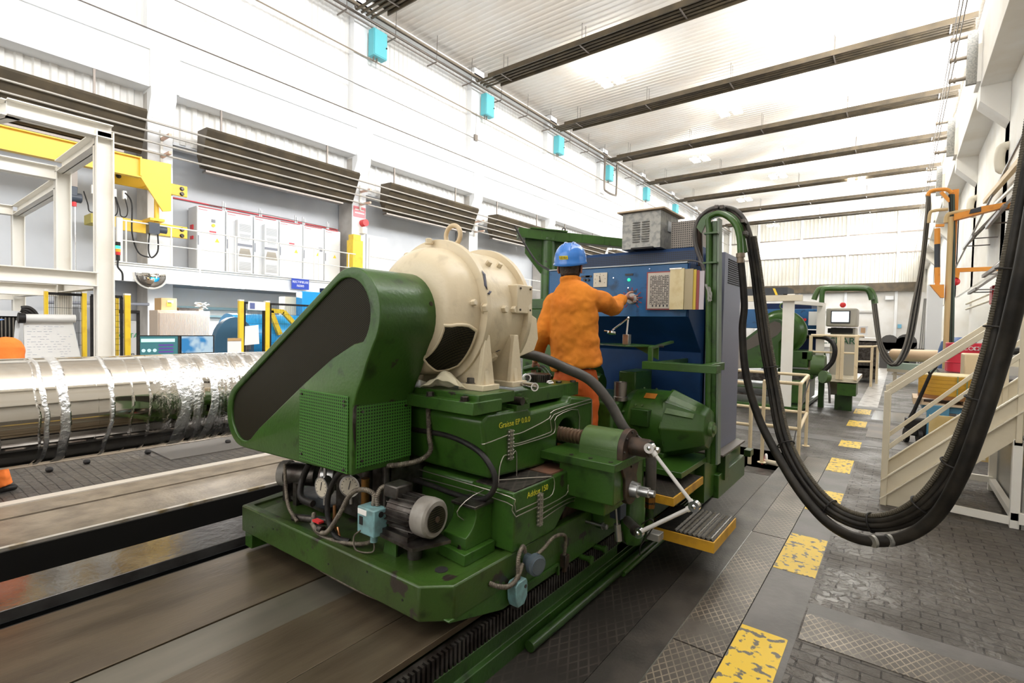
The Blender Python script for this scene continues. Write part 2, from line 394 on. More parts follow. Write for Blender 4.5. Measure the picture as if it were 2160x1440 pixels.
# --- left wall: cladding above, concrete runway beam, columns, deep recess below
struct(MB().box(-17.75, -17.645, -8, 66, 8.6, 14.4).corr(-8, 66, .24, .035, lambda u, h: ((-17.60 - h, u, 9.6), (-17.60 - h, u, 14.4))).obj('wall_left_upper', WHITE_SHEET, smooth=False))
struct(MB().box(-18.4, -18.25, -8, 66, 0, 14.4).obj('wall_left', GREY_SHEET, smooth=False))
struct(MB().box(-17.75, -17.7, -8, 66, 6.9, 8.3).corr(-8, 66, .33, .05, lambda u, h: ((-17.64 - h, u, 6.95), (-17.64 - h, u, 8.3))).obj('wall_left_recess', WHITE_SHEET, smooth=False))
struct(MB().box(-18.3, -17.68, -8, 66, 6.9, 7.0).obj('trim_3', WHITE))
bm_ = MB()
bm_.box(-17.7, -17.06, -8, 66, 8.17, 9.66)                   # runway beam with panelled face
bm_.box(-17.62, -17.0, -8, 66, 9.2, 9.7)
for y in COLY: bm_.box(-17.5, -17.0, y - .02, y + .72, 8.175, 9.2)
struct(bm_.obj('wall_left_beam', WHITE, smooth=False))
for y in COLY:
    struct(MB().box(-18.2, -17.33, y, y + .64, 0, 8.1).obj('wall_left_column', mat('bare_column_concrete', (.56, .53, .49), .75, col2=(.46, .43, .39), nscale=2, bump=.2, bscale=12)))
    c = MB(); c.box(-17.34, -17.3, y, y + .64, 0, 8.1).box(-18.2, -17.3, y, y + .64, 8.1, 14.38)
    c.prism([(-17.3, 7.4), (-17.0, 7.95), (-17.0, 8.18), (-17.3, 8.18)], 'y', y, y + .64)
    struct(c.obj('wall_left_column', WHITE, bevel=.01))
    struct(MB().box(-17.35, -17.1, y - .05, y + .7, 13.9, 14.38).obj('trim_4', WHITE))
struct(MB().box(-17.6, -17.1, -8, 66, 13.95, 14.1).obj('trim_5', WHITE))
BR = mat('dull_brown_pipe', (.30, .25, .19), .5)
for nm, x, z, r, mm, lab in (('wall_cable', -17.22, 12.2, .025, BR, 'brown cable strung across the upper left wall below the turquoise boxes'), ('wall_cable', -17.25, 11.0, .012, PIPE, 'thin wire strung across the left wall halfway up the cladding'),
                        ('wall_cable', -16.98, 9.74, .02, PIPE, 'grey cable lying along the top of the left concrete beam')):
    tag(MB().tube([(x, -8, z), (x, 66, z)], r, 6).obj(nm, mm), lab, 'cable')
for i, (x, z, r) in enumerate(((-17.0, 13.55, .05), (-16.9, 13.75, .035), (-17.05, 13.38, .03), (-16.75, 13.72, .05))):
    tag(MB().cyl((x, -8, z), (x, 66, z), r).obj('heating_pipe', PIPE if i != 3 else BR), ['thicker steel pipe of the run under the left roof edge', 'upper steel pipe of the run under the left roof edge', 'lowest thin pipe of the run under the left roof edge', 'outermost brown pipe of the run under the left roof edge'][i], 'pipe', 'pipes under the left roof edge')
tag(MB().tube([(-16.8, 32.2, 13.6), (-16.8, 32.3, 13.4), (-16.8, 32.3, 11.6), (-16.8, 32.6, 11.3), (-16.8, 33.9, 11.3), (-16.8, 34.2, 11.6), (-16.8, 34.2, 13.6)], .07, 10, 4).obj('expansion_loop', PIPE), 'u shaped steel pipe loop hanging on the upper left wall', 'pipe')
# pipe brackets
for k in range(14):
    y = 9 + k * 2.3
    tag(MB().bar((-17.3, y, 13.25), (-16.7, y, 13.25), .04, .05).cyl((-16.70, y, 13.25), (-16.66, y, 14.4), .012).obj('pipe_bracket', PIPE), 'small steel bracket carrying the pipes under the left roof edge', 'bracket', 'pipe brackets along the left roof edge')
# --- far wall
struct(MB().box(-18.4, 3.1, 66, 66.2, 0, 5.9).obj('wall_far_lower', mat('white_brick_wall', (.80, .79, .77), .7, col2=(.70, .67, .62), nscale=.5)))
struct(MB().box(-18.4, 3.1, 66, 66.2, 5.9, 10.1).box(-18.4, 3.1, 66, 66.2, 12.1, 14.5).box(-1.3, 3.1, 66, 66.2, 10.1, 12.1).box(-18.4, -13.7, 66, 66.2, 10.1, 12.1).corr(-17, 2, .38, .08, lambda u, h: ((u, 65.9 + h, 12.2), (u, 65.9 + h, 14.4))).corr(-17, 2, .38, .08, lambda u, h: ((u, 65.9 + h, 6.9), (u, 65.9 + h, 10.0))).obj('wall_far', WHITE_SHEET_X, smooth=False))
struct(MB().box(-13.7, -1.3, 66.05, 66.1, 10.1, 12.1).obj('window_1', mat('bright_daylight_pane', (.93, .97, 1), .5, emit=2.5), smooth=False))
for x in (-16.8, -13.6, -9.1, -4.7, -.3): struct(MB().box(x - .12, x + .12, 65.8, 66, 0, 14.4).obj('wall_far_post', WHITE))
for z in (12.15, 10.05): struct(MB().box(-17, 2, 65.85, 66, z - .06, z + .06).obj('trim_6', PIPE))
tag(MB().box(-15.4, 1.4, 65.4, 66.0, 6.0, 6.9).obj('radiant_panel', BROWN), 'dark heating panel running across the whole far end wall', 'heater')
tag(MB().box(-11.4, -2, 65.8, 66.0, 3.8, 4.0).obj('cable_tray', mat('grey_tray', (.5, .48, .45), .5)), 'thin cable tray along the far end wall below the heater', 'cable tray')
# --- right wall
struct(MB().box(2.2, 2.4, -8, 66, 9.6, 14.4).obj('wall_right_upper', WHITE))
struct(MB().box(1.5, 2.4, -8, 66, 8.17, 9.7).obj('wall_right_beam', mat('cream_wall_paint', (.90, .88, .83), .7, col2=(.83, .79, .71), nscale=.8), bevel=.01))
struct(MB().box(2.9, 3.1, -8, 66, 0, 14.4).obj('wall_right', mat('cream_wall_paint', (0, 0, 0))))
for k in range(-1, 7):
    y = 11.35 + BAY * k
    c = MB(); c.box(2.1, 2.95, y, y + .7, 0, 8.3); c.prism([(2.1, 7.15), (1.5, 7.8), (1.5, 8.18), (2.1, 8.18)], 'y', y, y + .7)
    c.box(1.42, 2.3, y - .05, y + .75, 8.3, 9.3); c.box(2.15, 2.35, y, y + .7, 9.6, 14.4)
    struct(c.obj('wall_right_column', mat('cream_wall_paint', (0, 0, 0)), bevel=.01))
# rear wall of the hall
struct(MB().box(-18.4, 3.1, -8.2, -8, 0, 14.4).obj('wall_rear', WHITE))
struct(MB().box(-16.2, .2, -7.99, -7.9, 1.9, 11.1).obj('door_1', WHITE))
# ================================================================ FITTINGS OF THE HALL
ORD = ['first', 'second', 'third', 'fourth', 'fifth', 'sixth', 'seventh', 'eighth', 'ninth', 'tenth']
# --- radiant panels on the left wall
for k in range(0, 8):
    c = COLY[k]; y0, y1 = c + 1.0, c + 6.5
    t = thing('radiant_panel', f'dark brown tilted heating panel on the left wall, {ORD[k]} from the viewer', 'heater', (-16.8, y0, 6.2), 'heating panels along the left wall')
    MB().prism([(-17.15, 7.34), (-16.5, 7.32), (-16.45, 7.24), (-16.93, 6.22), (-17.0, 6.2), (-17.2, 6.6)], 'y', y0 + .25, y1 + .1).obj('panel_hood', BROWN, t)
    MB().box(-17.2, -16.94, y0 + .4, y1 - .3, 6.12, 6.18).obj('edge_strip', PIPE, t)
    MB().bar((-17.1, y0 + .9, 7.25), (-17.1, y0 + .9, 8.17), .05, .05).bar((-17.1, y1 - .9, 7.25), (-17.1, y1 - .9, 8.17), .05, .05).obj('hanger', PIPE, t)
for i in range(4):
    z = 7.02 - i * .245; x = -16.40 - (7.2 - z) * .47
    tag(MB().cyl((x, -6, z), (x, 58, z), .03).obj('heating_pipe', mat('warm_grey_pipe', (.45, .42, .38), .35, .4)), f'long horizontal heating pipe in front of the left wall heaters, {ORD[i]} from the top', 'pipe', 'pipes of the left wall heaters')
for k in range(1, 8):
    y = COLY[k] + .3
    t = thing('pipe_clamp', f'small steel clamp holding the heater pipes at the {ORD[k - 1]} left column', 'bracket', (-17.3, y, 6.2), 'pipe clamps on the left columns')
    MB().box(-17.3, -17.22, y, y + .06, 6.1, 7.1).obj('clamp_rail', OFFW, t)
    for z in (6.3, 6.8): MB().box(-17.25, -16.6, y, y + .08, z, z + .07).obj('clamp_arm', mat('salmon_primer', (.75, .5, .38), .5), t)
# --- turquoise boxes
for k in range(2, 8):
    y = COLY[k] + .65; x = -17.12
    t = thing('control_box', f'turquoise electrical box high on the left wall, {ORD[k - 2]} from the viewer', 'electrical box', (x, y, 12.3), 'turquoise boxes under the left roof edge')
    MB().box(x - .15, x + .2, y, y + .66, 12.3, 13.35).obj('housing', TEAL, t, bevel=.01)
    MB().box(x + .2, x + .225, y + .03, y + .63, 12.33, 13.32).obj('cover', TEAL, t, bevel=.008)
    MB().cyl((x + .22, y + .6, 12.75), (x + .26, y + .6, 12.75), .03).obj('latch', BOLT, t)
    MB().cyl((x, y + .15, 12.3), (x, y + .15, 12.12), .035).cyl((x, y + .3, 12.3), (x, y + .3, 12.15), .035).obj('cable_gland', PIPE, t)
    MB().box(x - .18, x - .15, y + .05, y + .6, 12.5, 13.2).obj('mounting_plate', OFFW, t)
t = thing('switch_socket', 'small grey socket box hanging by a wire on the third upper left column', 'electrical box', (-17.25, 19.2, 10.9))
MB().box(-17.3, -17.2, 19.1, 19.3, 10.9, 11.2).obj('housing', PIPE, t); MB().cyl((-17.25, 19.2, 11.2), (-17.25, 19.2, 12.3), .01).obj('cord', PIPE, t)
t = thing('floodlight', 'small white wall box with a grey lamp at the seventh upper left column', 'lamp', (-17, 39.7, 10.3))
MB().box(-17.3, -16.9, 39.5, 40.3, 10.9, 12.0).obj('housing', OFFW, t); MB().cyl((-17.0, 39.9, 10.9), (-16.9, 39.9, 10.2), .12).obj('lamp_head', PIPE, t)
# --- ceiling heating strips
for k in range(8):
    y = 11.6 + 6.9 * k
    t = thing('ceiling_heating_strip', f'long dark ribbed heating strip under the ceiling, {ORD[k]} from the viewer', 'heater', (-7, y, 13.4), 'heating strips across the ceiling')
    c = MB(); c.box(-16.1 + .2, 1.95, y, y + .95, 13.52, 13.58)
    c.box(-15.9, 1.95, y - .03, y + .01, 13.34, 13.56).box(-15.9, 1.95, y + .94, y + .98, 13.34, 13.56)
    c.obj('tray', BROWN, t)
    for i in range(4):
        yy = y + .14 + i * .225
        MB().cyl((-16.7, yy, 13.47), (1.9, yy, 13.47), .05, n=10).obj('heating_tube', BROWN, t)
    for x in (-15.2, -11, -6.8, -2.6, 1.2):
        MB().bar((x, y, 13.41), (x, y + .95, 13.41), .05, .03).cyl((x, y + .3, 13.5), (x, y + .3, 14.4), .012, n=6).cyl((x, y + .6, 13.5), (x, y + .6, 14.4), .012, n=6).obj('hanger', PIPE if x < 0 else STEEL, t)
    tag(MB().tube([(-16.5, y + .14, 13.47), (-16.75, y + .14, 13.5), (-16.8, y + .14, 13.72)], .04, 8, 3).obj('feed_pipe', PIPE), f'short elbow pipe feeding the {ORD[k]} ceiling heating strip', 'pipe', 'feed pipes of the ceiling strips')
# --- LED high bay lamps
LEDM = mat('led_panel', (1, .98, .9), emit=60)
spots = [(-11.2, 21.9, 0), (-7.55, 28.6, 0), (-4.35, 28.6, 0), (-2.95, 22.4, 1), (-11.2, 35.4, 0), (-2.95, 35.3, 1), (-7.6, 42.5, 0), (-4.4, 42.4, 0), (-11.3, 48.5, 0), (-2.95, 47.6, 1), (-7.6, 55.3, 0), (-11.4, 62, 0), (-3.0, 61.6, 0)]
for i, (x, y, big) in enumerate(spots):
    side = 'left' if x < -9 else 'middle' if x < -5 else 'right'
    t = thing('high_bay_lamp', f'{"eight" if big else "four"} panel ceiling lamp, {side} side, {ORD[round((y - 21.9) / 6.7)]} row from the viewer', 'ceiling lamp', (x, y, 13.3), 'bright panel lamps under the ceiling')
    z = 13.25
    MB().box(x - .34, x - .3, y - .5 * (1 + big), y + .5 * (1 + big), z + .06, z + .12).box(x + .3, x + .34, y - .5 * (1 + big), y + .5 * (1 + big), z + .06, z + .12).box(x - .34, x + .34, y - .03, y + .03, z + .06, z + .12).obj('lamp_frame', OFFW, t)
    p = MB()
    for a in (-1, 1):
        for b_ in ((-1, 1) if not big else (-3, -1, 1, 3)):
            p.box(x + a * .33 - .22, x + a * .33 + .22, y + b_ * .3 - .19, y + b_ * .3 + .19, z, z + .06)
    p.obj('led_panel', LEDM, t, smooth=False)
    MB().cyl((x, y, z + .12), (x, y, 14.4), .02, n=6).box(x - .3, x + .3, y - .05, y + .05, z + .5, z + .6).obj('hanger', OFFW, t)
# --- mezzanine with switch cabinets
mz = thing('mezzanine', 'white steel mezzanine platform with handrail along the left wall', 'mezzanine', (-17, 4.2, 2.6))
MB().box(-18.2, -16.4, 4.18, 24, 3.02, 3.1).obj('deck', OFFW, mz)
MB().ibeam((-16.45, 4.18, 2.85), (-16.45, 24, 2.85), .2, .5, .02).obj('edge_beam', WHITE, mz)
MB().box(-18.2, -16.5, 4.18, 4.22, 2.6, 3.02).obj('end_beam', OFFW, mz)
def hrail(x, y0, y1, ys, zb, parent, m, r=.021, h=1.1):
    MB().cyl((x, y0, zb + h), (x, y1, zb + h), r).obj('top_rail', m, parent)
    MB().cyl((x, y0, zb + h * .52), (x, y1, zb + h * .52), r * .75).obj('middle_rail', m, parent)
    for y in ys: MB().cyl((x, y, zb), (x, y, zb + h), r * .9).obj('rail_post', m, parent)
hrail(-16.42, 4.3, 11.6, (4.45, 5.5, 7.05, 7.25, 8.6, 9.9, 10.08, 11.3), 3.1, mz, OFFW)
hrail(-16.42, 12.3, 24, (13.6, 15, 17, 19, 21, 23), 3.1, mz, OFFW)
MB().bar((-18.2, 4.35, 4.05), (-16.42, 4.35, 4.05), .04, .04).bar((-18.2, 4.35, 3.66), (-16.42, 4.35, 3.66), .03, .03).obj('end_rail', OFFW, mz)
MB().box(-16.48, -16.36, 4.24, 4.36, 3.1, 4.25).obj('corner_post', OFFW, mz)
# cabinets
ys = [6.56, 7.42, 8.31, 9.2, 10.1, 10.97, 11.68]
REDT = mat('red_trim', (.75, .08, .1), .5); WARN = mat('warning_yellow', (.95, .68, .05), .5); SLOT = mat('grey_slots', (.42, .43, .44), .6); DSLOT = mat('dark_slot', (.25, .26, .30), .5)
desc = ['with a small display, yellow knob and red label', 'with a cooling unit, left of the two', 'with a cooling unit, right of the two', 'with a red label and no cooling unit', 'with a small black frame switch', 'with a white logo plate, farthest right']
for i in range(6):
    a, b_ = ys[i], ys[i + 1] - .02
    t = thing('switch_cabinet', f'light grey cabinet on the mezzanine {desc[i]}', 'electrical cabinet', (-17.8, a, 3.1), 'switch cabinets on the mezzanine')
    MB().box(-18.15, -17.52, a, b_, 3.1, 5.16).obj('body', CABG, t)
    dr = MB().box(-17.52, -17.49, a + .012, b_ - .012, 3.14, 5.13).obj('door', mat('cabinet_door', (.78, .79, .80), .4), t, bevel=.004)
    MB().box(-17.49, -17.47, a + .03, a + .05, 3.95, 4.25).obj('handle', DSLOT, dr)
    MB().box(-17.5, -17.48, a + .05, b_ - .1, 5.145, 5.165).box(-17.49, -17.485, a + .05, a + .3, 5.06, 5.075).obj('red_stripe', REDT, t)
    if i in (1, 2):
        c0, c1 = a + .28, b_ - .12
        u = MB().box(-17.49, -17.30, c0, c1, 3.2, 4.92).obj('cooling_unit', CABG, dr, bevel=.01)
        g = MB()
        for z0, n in ((4.55, 9), (4.25, 8), (3.28, 10)):
            for q in range(n):
                ins = .0 if z0 != 4.25 else (n - q) * .008
                g.box(-17.3, -17.295, c0 + .05 + ins, c1 - .04 - ins, z0 + q * .028, z0 + q * .028 + .014)
        g.obj('vent_slots', SLOT, u, smooth=False)
        MB().box(-17.3, -17.29, c0, c1, 4.06, 4.14).obj('dark_band', DSLOT, u)
        MB().prism([(c0 + .09, 3.99), (c1 - .09, 3.99), (c1 - .03, 3.72), (c0 + .03, 3.72)], 'x', -17.3, -17.292).obj('air_outlet', mat('outlet_brown', (.4, .36, .3), .5), u)
    else:
        MB().prism([(b_ - .32, 4.1), (b_ - .18, 4.1), (b_ - .25, 4.23)], 'x', -17.49, -17.485).obj('warning_triangle', WARN, dr)
    if i in (0, 3): MB().box(-17.49, -17.485, a + (.36 if i == 0 else .36), a + .56, 4.34, 4.44).obj('red_label', REDT, dr)
    if i == 0:
        MB().box(-17.49, -17.47, a + .42, a + .53, 4.72, 4.81).obj('display', DSLOT, dr); MB().cyl((-17.49, a + .47, 4.62), (-17.45, a + .47, 4.62), .05).obj('yellow_knob', WARN, dr)
        MB().box(-17.95, -17.75, a - .03, a, 4.45, 4.6).box(-17.95, -17.75, a - .03, a, 4.15, 4.25).obj('red_socket', RED, t)
    if i == 4: MB().box(-17.49, -17.47, b_ - .22, b_ - .08, 4.28, 4.42).obj('frame_switch', DSLOT, dr)
    if i == 5: MB().box(-17.49, -17.485, a + .08, b_ - .08, 4.6, 4.9).obj('logo_plate', PAPER, dr)
tag(MB().tube([(-18.2, 5.9, 5.42), (-18.2, 9, 5.38), (-18.2, 12, 5.36)], .02).obj('red_pipe', REDT), 'thin red pipe along the wall above the switch cabinets', 'pipe')
t = thing('cable_tray_run', 'small steel cable tray posts and wires on top of the switch cabinets', 'cable tray', (-17.8, 8, 5.17))
for y in (7.4, 8.6, 9.9, 10.2, 11.2): MB().box(-17.75, -17.7, y, y + .03, 5.16, 5.5).box(-17.75, -17.7, y + .06, y + .09, 5.16, 5.45).obj('tray_post', CABG, t)
MB().tube([(-17.7, 7, 5.3), (-17.7, 9, 5.33), (-17.7, 11.6, 5.28)], .012).obj('tray_wire', PIPE, t)
# beacon, mirror, signs
t = thing('signal_beacon', 'signal tower with green, amber and red segments on the mezzanine corner', 'signal light', (-16.33, 4.24, 3.0))
for nm, z0, z1, mm in (('cap', 3.5, 3.6, BLACK), ('green_lens', 3.42, 3.5, mat('green_light', (.05, .9, .35), .3, emit=1.5)), ('amber_lens', 3.34, 3.42, mat('amber_lens', (.9, .4, .02), .3)), ('red_lens', 3.26, 3.34, mat('red_lens', (.6, .02, .02), .3)), ('socket', 3.12, 3.26, BLACK)):
    MB().cyl((-16.33, 4.25, z0), (-16.33, 4.25, z1), .055 if nm != 'socket' else .045).obj(nm, mm, t)
MB().tube([(-16.33, 4.25, 3.12), (-16.31, 4.24, 2.95), (-16.3, 4.33, 2.8), (-16.3, 4.34, 2.6)], .022, 8, 5).obj('cable', BLACK, t)
t = thing('dome_mirror', 'half dome safety mirror fixed under the mezzanine edge', 'mirror', (-16.3, 4.97, 2.83))
mir = MB()
T = Matrix.Translation((-16.32, 4.98, 2.84))
rs = []
for j in range(9):
    th = j / 8 * math.pi / 2
    rs.append([mir.b.verts.new((-16.32 + .22 * math.sin(th) * 1.0, 4.98 - .40 * math.cos(a) * math.cos(th) , 2.84 - .40 * math.sin(a) * math.cos(th))) for a in [i / 16 * math.pi for i in range(17)]])
for A, B in zip(rs, rs[1:]):
    for i in range(16): mir.b.faces.new((A[i], A[i + 1], B[i + 1], B[i]))
mir.obj('mirror_dome', mat('mirror_silver', (.85, .83, .8), .04, 1), t)
mir = MB().tube([(-16.31, 4.98 + .41 * math.cos(a), 2.84 - .41 * math.sin(a)) for a in [i / 24 * math.pi for i in range(25)]], .018, 8).obj('rim', OFFW, t)
t = thing('wall_sign', 'blue sign reading RECTIFIEUSE RE005 on the mezzanine beam', 'sign', (-16.33, 9.33, 2.75))
MB().box(-16.35, -16.33, 9.03, 9.66, 2.72, 3.07).obj('sign_plate', mat('royal_blue', (.02, .06, .45), .4), t)
text('sign_text', 'RECTIFIEUSE', .105, (-16.327, 9.345, 2.96), RIGHTF, mat('white_letters', (.9, .9, .9), .5), t); text('sign_text', 'RE005', .105, (-16.327, 9.345, 2.83), RIGHTF, mat('white_letters', (.9, .9, .9)), t)
t = thing('warning_sign', 'pink red notice high on the second left column', 'sign', (-17.28, 12.4, 5.85))
MB().box(-17.3, -17.28, 12.1, 12.66, 5.83, 6.25).obj('sign_plate', mat('pink_red', (.85, .25, .28), .5), t)
for z in (6.1, 5.97): MB().box(-17.28, -17.277, 12.16, 12.6, z, z + .05).obj('printed_line', PAPER, t)
t = thing('alarm_beacon', 'round red alarm beacon on a white box on the second left column', 'alarm', (-17.2, 12.5, 5.4))
MB().cyl((-17.3, 12.52, 5.62), (-17.05, 12.52, 5.62), .14).obj('red_lens', RED, t); MB().box(-17.3, -17.1, 12.4, 12.62, 5.2, 5.44).obj('junction_box', OFFW, t)
t = thing('yellow_duct', 'square yellow post with a stepped top rising above the mezzanine rail', 'post', (-16.9, 11.9, 3.1))
MB().box(-17.1, -16.7, 11.68, 12.14, 3.1, 4.8).box(-17.07, -16.75, 11.73, 12.08, 4.8, 5.02).obj('post_body', YEL, t, bevel=.01)
# door on the far part of the mezzanine
t = struct(MB().box(-18.25, -18.2, 13.4, 14.5, 3.1, 5.4).obj('door_2', mat('white_door', (.72, .73, .75), .4))); t2 = MB().box(-18.22, -18.17, 13.52, 14.38, 3.1, 5.28).obj('door_leaf', OFFW, t)
tag(MB().cyl((-14.2, 5.2, 2.5), (-14.2, 6.5, 2.5), .03).box(-14.3, -14.1, 5.1, 6.6, 2.54, 2.6).cyl((-14.2, 5.4, 2.6), (-14.2, 5.4, 3.6), .01).obj('fluorescent_lamp', mat('tube_light', (1, .95, .85), emit=6)), 'lit fluorescent tube under the mezzanine beam', 'lamp')
area('tube_lamp_light', (-14.2, 5.9, 2.45), (0, 0, 0), .3, 1.4, 260, (1, .93, .84))
# --- jib crane on the first column
t = thing('jib_crane', 'yellow wall jib crane with boom and gusset on the first left column', 'crane', (-17.1, 5.2, 4.2))
gx = -16.55; ga, gb, gc = P(295, 400, x=gx), P(360, 345, x=gx), P(330, 440, x=gx); gt = P(295, 336, x=gx).z; gl = P(295, 372, x=gx).z
MB().ibeam((-16.55, -3, (gt + gl) / 2), (-16.55, ga.y, (gt + gl) / 2), .2, .55, .03).obj('boom', YELCR, t)
MB().prism([(ga.y, gt + .03), (gb.y, gt + .06), (gb.y, gc.z), (gc.y + .15, gc.z - .05), (ga.y, gl)], 'x', -16.58, -16.52).obj('gusset', YELCR, t)
MB().box(-16.66, -16.44, ga.y - .02, ga.y + .02, gl, gt + .05).obj('end_plate', YELCR, t)
MB().box(-17.3, -17.22, 4.35, 6.2, 5.3, 5.62).obj('upper_bracket', YELCR, t, bevel=.01)
MB().box(-17.3, -17.22, 4.35, 6.2, 4.05, 4.4).obj('lower_bracket', YELCR, t, bevel=.01)
MB().box(-17.9, -17.25, 3.9, 4.35, 4.15, 4.4).obj('clamp_arm', mat('olive_yellow', (.5, .42, .08), .5), t)
MB().cyl((-16.75, 5.25, 4.1), (-16.75, 5.25, 5.7), .06).box(-17.25, -16.6, 5.05, 5.4, 4.35, 4.42).box(-17.25, -16.6, 5.05, 5.4, 5.3, 5.36).obj('pivot', YELCR, t)
for y, z in ((4.5, 5.52), (6.05, 5.52), (6.05, 5.37), (4.5, 4.3), (4.5, 4.12), (6.05, 4.3), (6.05, 4.12)): MB().hexbolt((-17.22, y, z), (1, 0, 0), .05, .05).obj('bolt', BOLT, t)
MB().box(-16.6, -16.35, 4.95, 5.2, 3.95, 4.25).cyl((-16.48, 5.2, 4.1), (-16.48, 5.4, 4.1), .1).obj('slewing_motor', mat('dark_motor', (.06, .07, .09), .4), t)
MB().tube([(-16.5, 5.0, 3.95), (-16.5, 4.98, 3.5), (-16.5, 5.05, 3.3), (-16.5, 5.2, 3.5), (-16.5, 5.2, 3.95)], .02, 6, 6).obj('cable', BLACK, t)
MB().tube([(-16.5, 4.45, 4.95), (-16.5, 4.6, 4.7), (-16.48, 4.6, 3.9), (-16.5, 4.75, 3.4), (-16.5, 5.0, 3.3)], .02, 6, 6).obj('cable', BLACK, t)
for i in range(4):
    y = 3.65 + i * .22
    c = MB().box(-16.6, -16.5, y + .1, y + .18, 4.78, 5.0).obj('cable_carrier', OFFW, t)
    MB().tube([(-16.5, y + .14, 4.8), (-16.5, y + .2, 4.5), (-16.5, y + .16, 4.32), (-16.5, y + .05, 4.32), (-16.5, y + .02, 4.5), (-16.5, y - .06, 4.8)], .014, 6, 5).obj('cable_loop', BLACK, t)
t = thing('chain_hoist', 'grey and black electric chain hoist hanging under the yellow boom', 'hoist', (-16.5, 3.35, 4.5))
MB().box(-16.6, -16.4, 3.2, 3.45, 4.85, gl + .12).obj('trolley', PIPE, t); MB().box(-16.62, -16.38, 3.22, 3.45, 4.62, 4.86).cyl((-16.5, 3.1, 4.6), (-16.5, 3.55, 4.6), .12).obj('hoist_body', mat('dark_motor', (0, 0, 0)), t, bevel=.02)
MB().cyl((-16.5, 3.4, 4.5), (-16.5, 3.4, 4.38), .05).obj('red_stop', RED, t); MB().cyl((-16.5, 3.42, 2.0), (-16.5, 3.42, 4.4), .012).obj('chain', CHROME, t)
# ================================================================ LEFT MIDGROUND
t = thing('portal_gantry', 'tall off white portal frame of steel beams behind the shiny roll', 'steel frame', (-9, 1.2, 0))
# near portal, plane x = -9
MB().ibeam((-9, 2.18, 0), (-9, 2.18, 4.22), .19, .2, .014, (0, 1, 0)).obj('post', OFFW, t)
MB().ibeam((-9, 1.2, 4.22), (-9, 2.27, 4.22), .2, .2, .014).obj('top_beam', OFFW, t)
MB().ibeam((-9, -1.5, 2.14), (-9, 2.1, 2.14), .2, .2, .014).obj('cross_beam', OFFW, t)
MB().ibeam((-9, 2.18, 4.12), (-11.3, 2.18, 4.12), .2, .2, .014).obj('side_beam', OFFW, t)
MB().ibeam((-9, 1.25, 4.22), (-11.3, .55, 4.22), .2, .2, .014).obj('side_beam', OFFW, t)
MB().ibeam((-11.3, 2.18, 0), (-11.3, 2.18, 4.12), .19, .2, .014, (0, 1, 0)).obj('post', OFFW, t)
MB().ibeam((-11.3, -1, 4.0), (-11.3, 2.1, 4.0), .2, .22, .014).obj('rear_beam', OFFW, t)
MB().ibeam((-11.3, 2.18, 3.85), (-15.1, 2.18, 3.85), .2, .2, .014).obj('side_beam', OFFW, t)
MB().ibeam((-15.1, 2.18, 0), (-15.1, 2.18, 3.85), .19, .2, .014, (0, 1, 0)).obj('post', OFFW, t)
MB().ibeam((-15.1, -1, 3.85), (-15.1, 2.1, 3.85), .2, .2, .014).obj('rear_beam', OFFW, t)
MB().ibeam((-11.3, -2, 2.05), (-11.3, 2.1, 2.05), .2, .2, .014).ibeam((-15.1, -2, 2.05), (-15.1, 2.1, 2.05), .2, .2, .014).obj('cross_beam', OFFW, t)
MB().ibeam((-9.1, 2.18, 2.1), (-15, 2.18, 2.1), .16, .16, .012).obj('side_beam', OFFW, t)
MB().ibeam((-9, -1.5, 0), (-9, -1.5, 2.14), .19, .2, .014, (0, 1, 0)).obj('post', OFFW, t)
# --- mesh fence: posts and panels
FX = -10.6
def mesh_panel(x, y0, y1, z0, z1, dy, dz, parent, m, r=.004):
    c = MB(); n = int((y1 - y0) / dy)
    for i in range(n + 1): c.bar((x, y0 + i * dy, z0), (x, y0 + i * dy, z1), r, r)
    for j in range(int((z1 - z0) / dz) + 1): c.bar((x, y0, z0 + j * dz), (x, y1, z0 + j * dz), r * 1.2, r * 1.2)
    c.obj('wire_mesh', m, parent, smooth=False)
    MB().box(x - .015, x + .015, y0 - .01, y1 + .01, z1 - .01, z1 + .03).box(x - .015, x + .015, y0 - .02, y0 + .02, z0, z1).box(x - .015, x + .015, y1 - .02, y1 + .02, z0, z1).obj('mesh_frame', BLACK, parent)
fy = [P(97, 640, x=FX).y, P(177, 628, x=FX).y, P(268, 622, x=FX).y, P(508, 635, x=FX).y, P(563, 637, x=FX).y]
labs = ['yellow fence post left of the flipchart, seen between the frame posts', 'slim yellow fence post just right of the flipchart', 'wide yellow fence post right of the white frame', 'yellow fence post beside the dark blue machine end', 'yellow fence post carrying the laminated sheet corner, nearest the green hood']
for i, y in enumerate(fy):
    t = thing('fence_post', labs[i], 'post', (FX, y, 0), 'yellow posts of the machine fence')
    w_ = (.022, .03, .042, .045, .045)[i]
    MB().box(FX - .04, FX + .04, y - w_, y + w_, 0, 2.02).obj('post_body', YEL, t, bevel=.004); MB().box(FX - .07, FX + .07, y - .08, y + .08, 0, .01).obj('foot_plate', YEL, t)
    MB().box(FX - .042, FX + .042, y - w_ - .002, y + w_ + .002, 2.0, 2.03).obj('cap', OFFW, t)
GAPS = [(fy[0], fy[1], .022, 'far left of the flipchart'), (fy[1] + .1, fy[2] - .08, .05, 'between flipchart and white frame'), (fy[3] + .07, fy[4] - .07, .028, 'in front of the blue roll machine'), (fy[4] + .07, fy[4] + 1.6, .028, 'running behind the green hood')]
for a, b_, d, l in GAPS:
    t = thing('mesh_fence', 'black wire mesh fence panel ' + l, 'fence', (FX, a, .1), 'black mesh panels of the machine fence')
    mesh_panel(FX, a, b_, .15, 1.96, d, .1 if d > .04 else .2, t, BLACK, .0045)
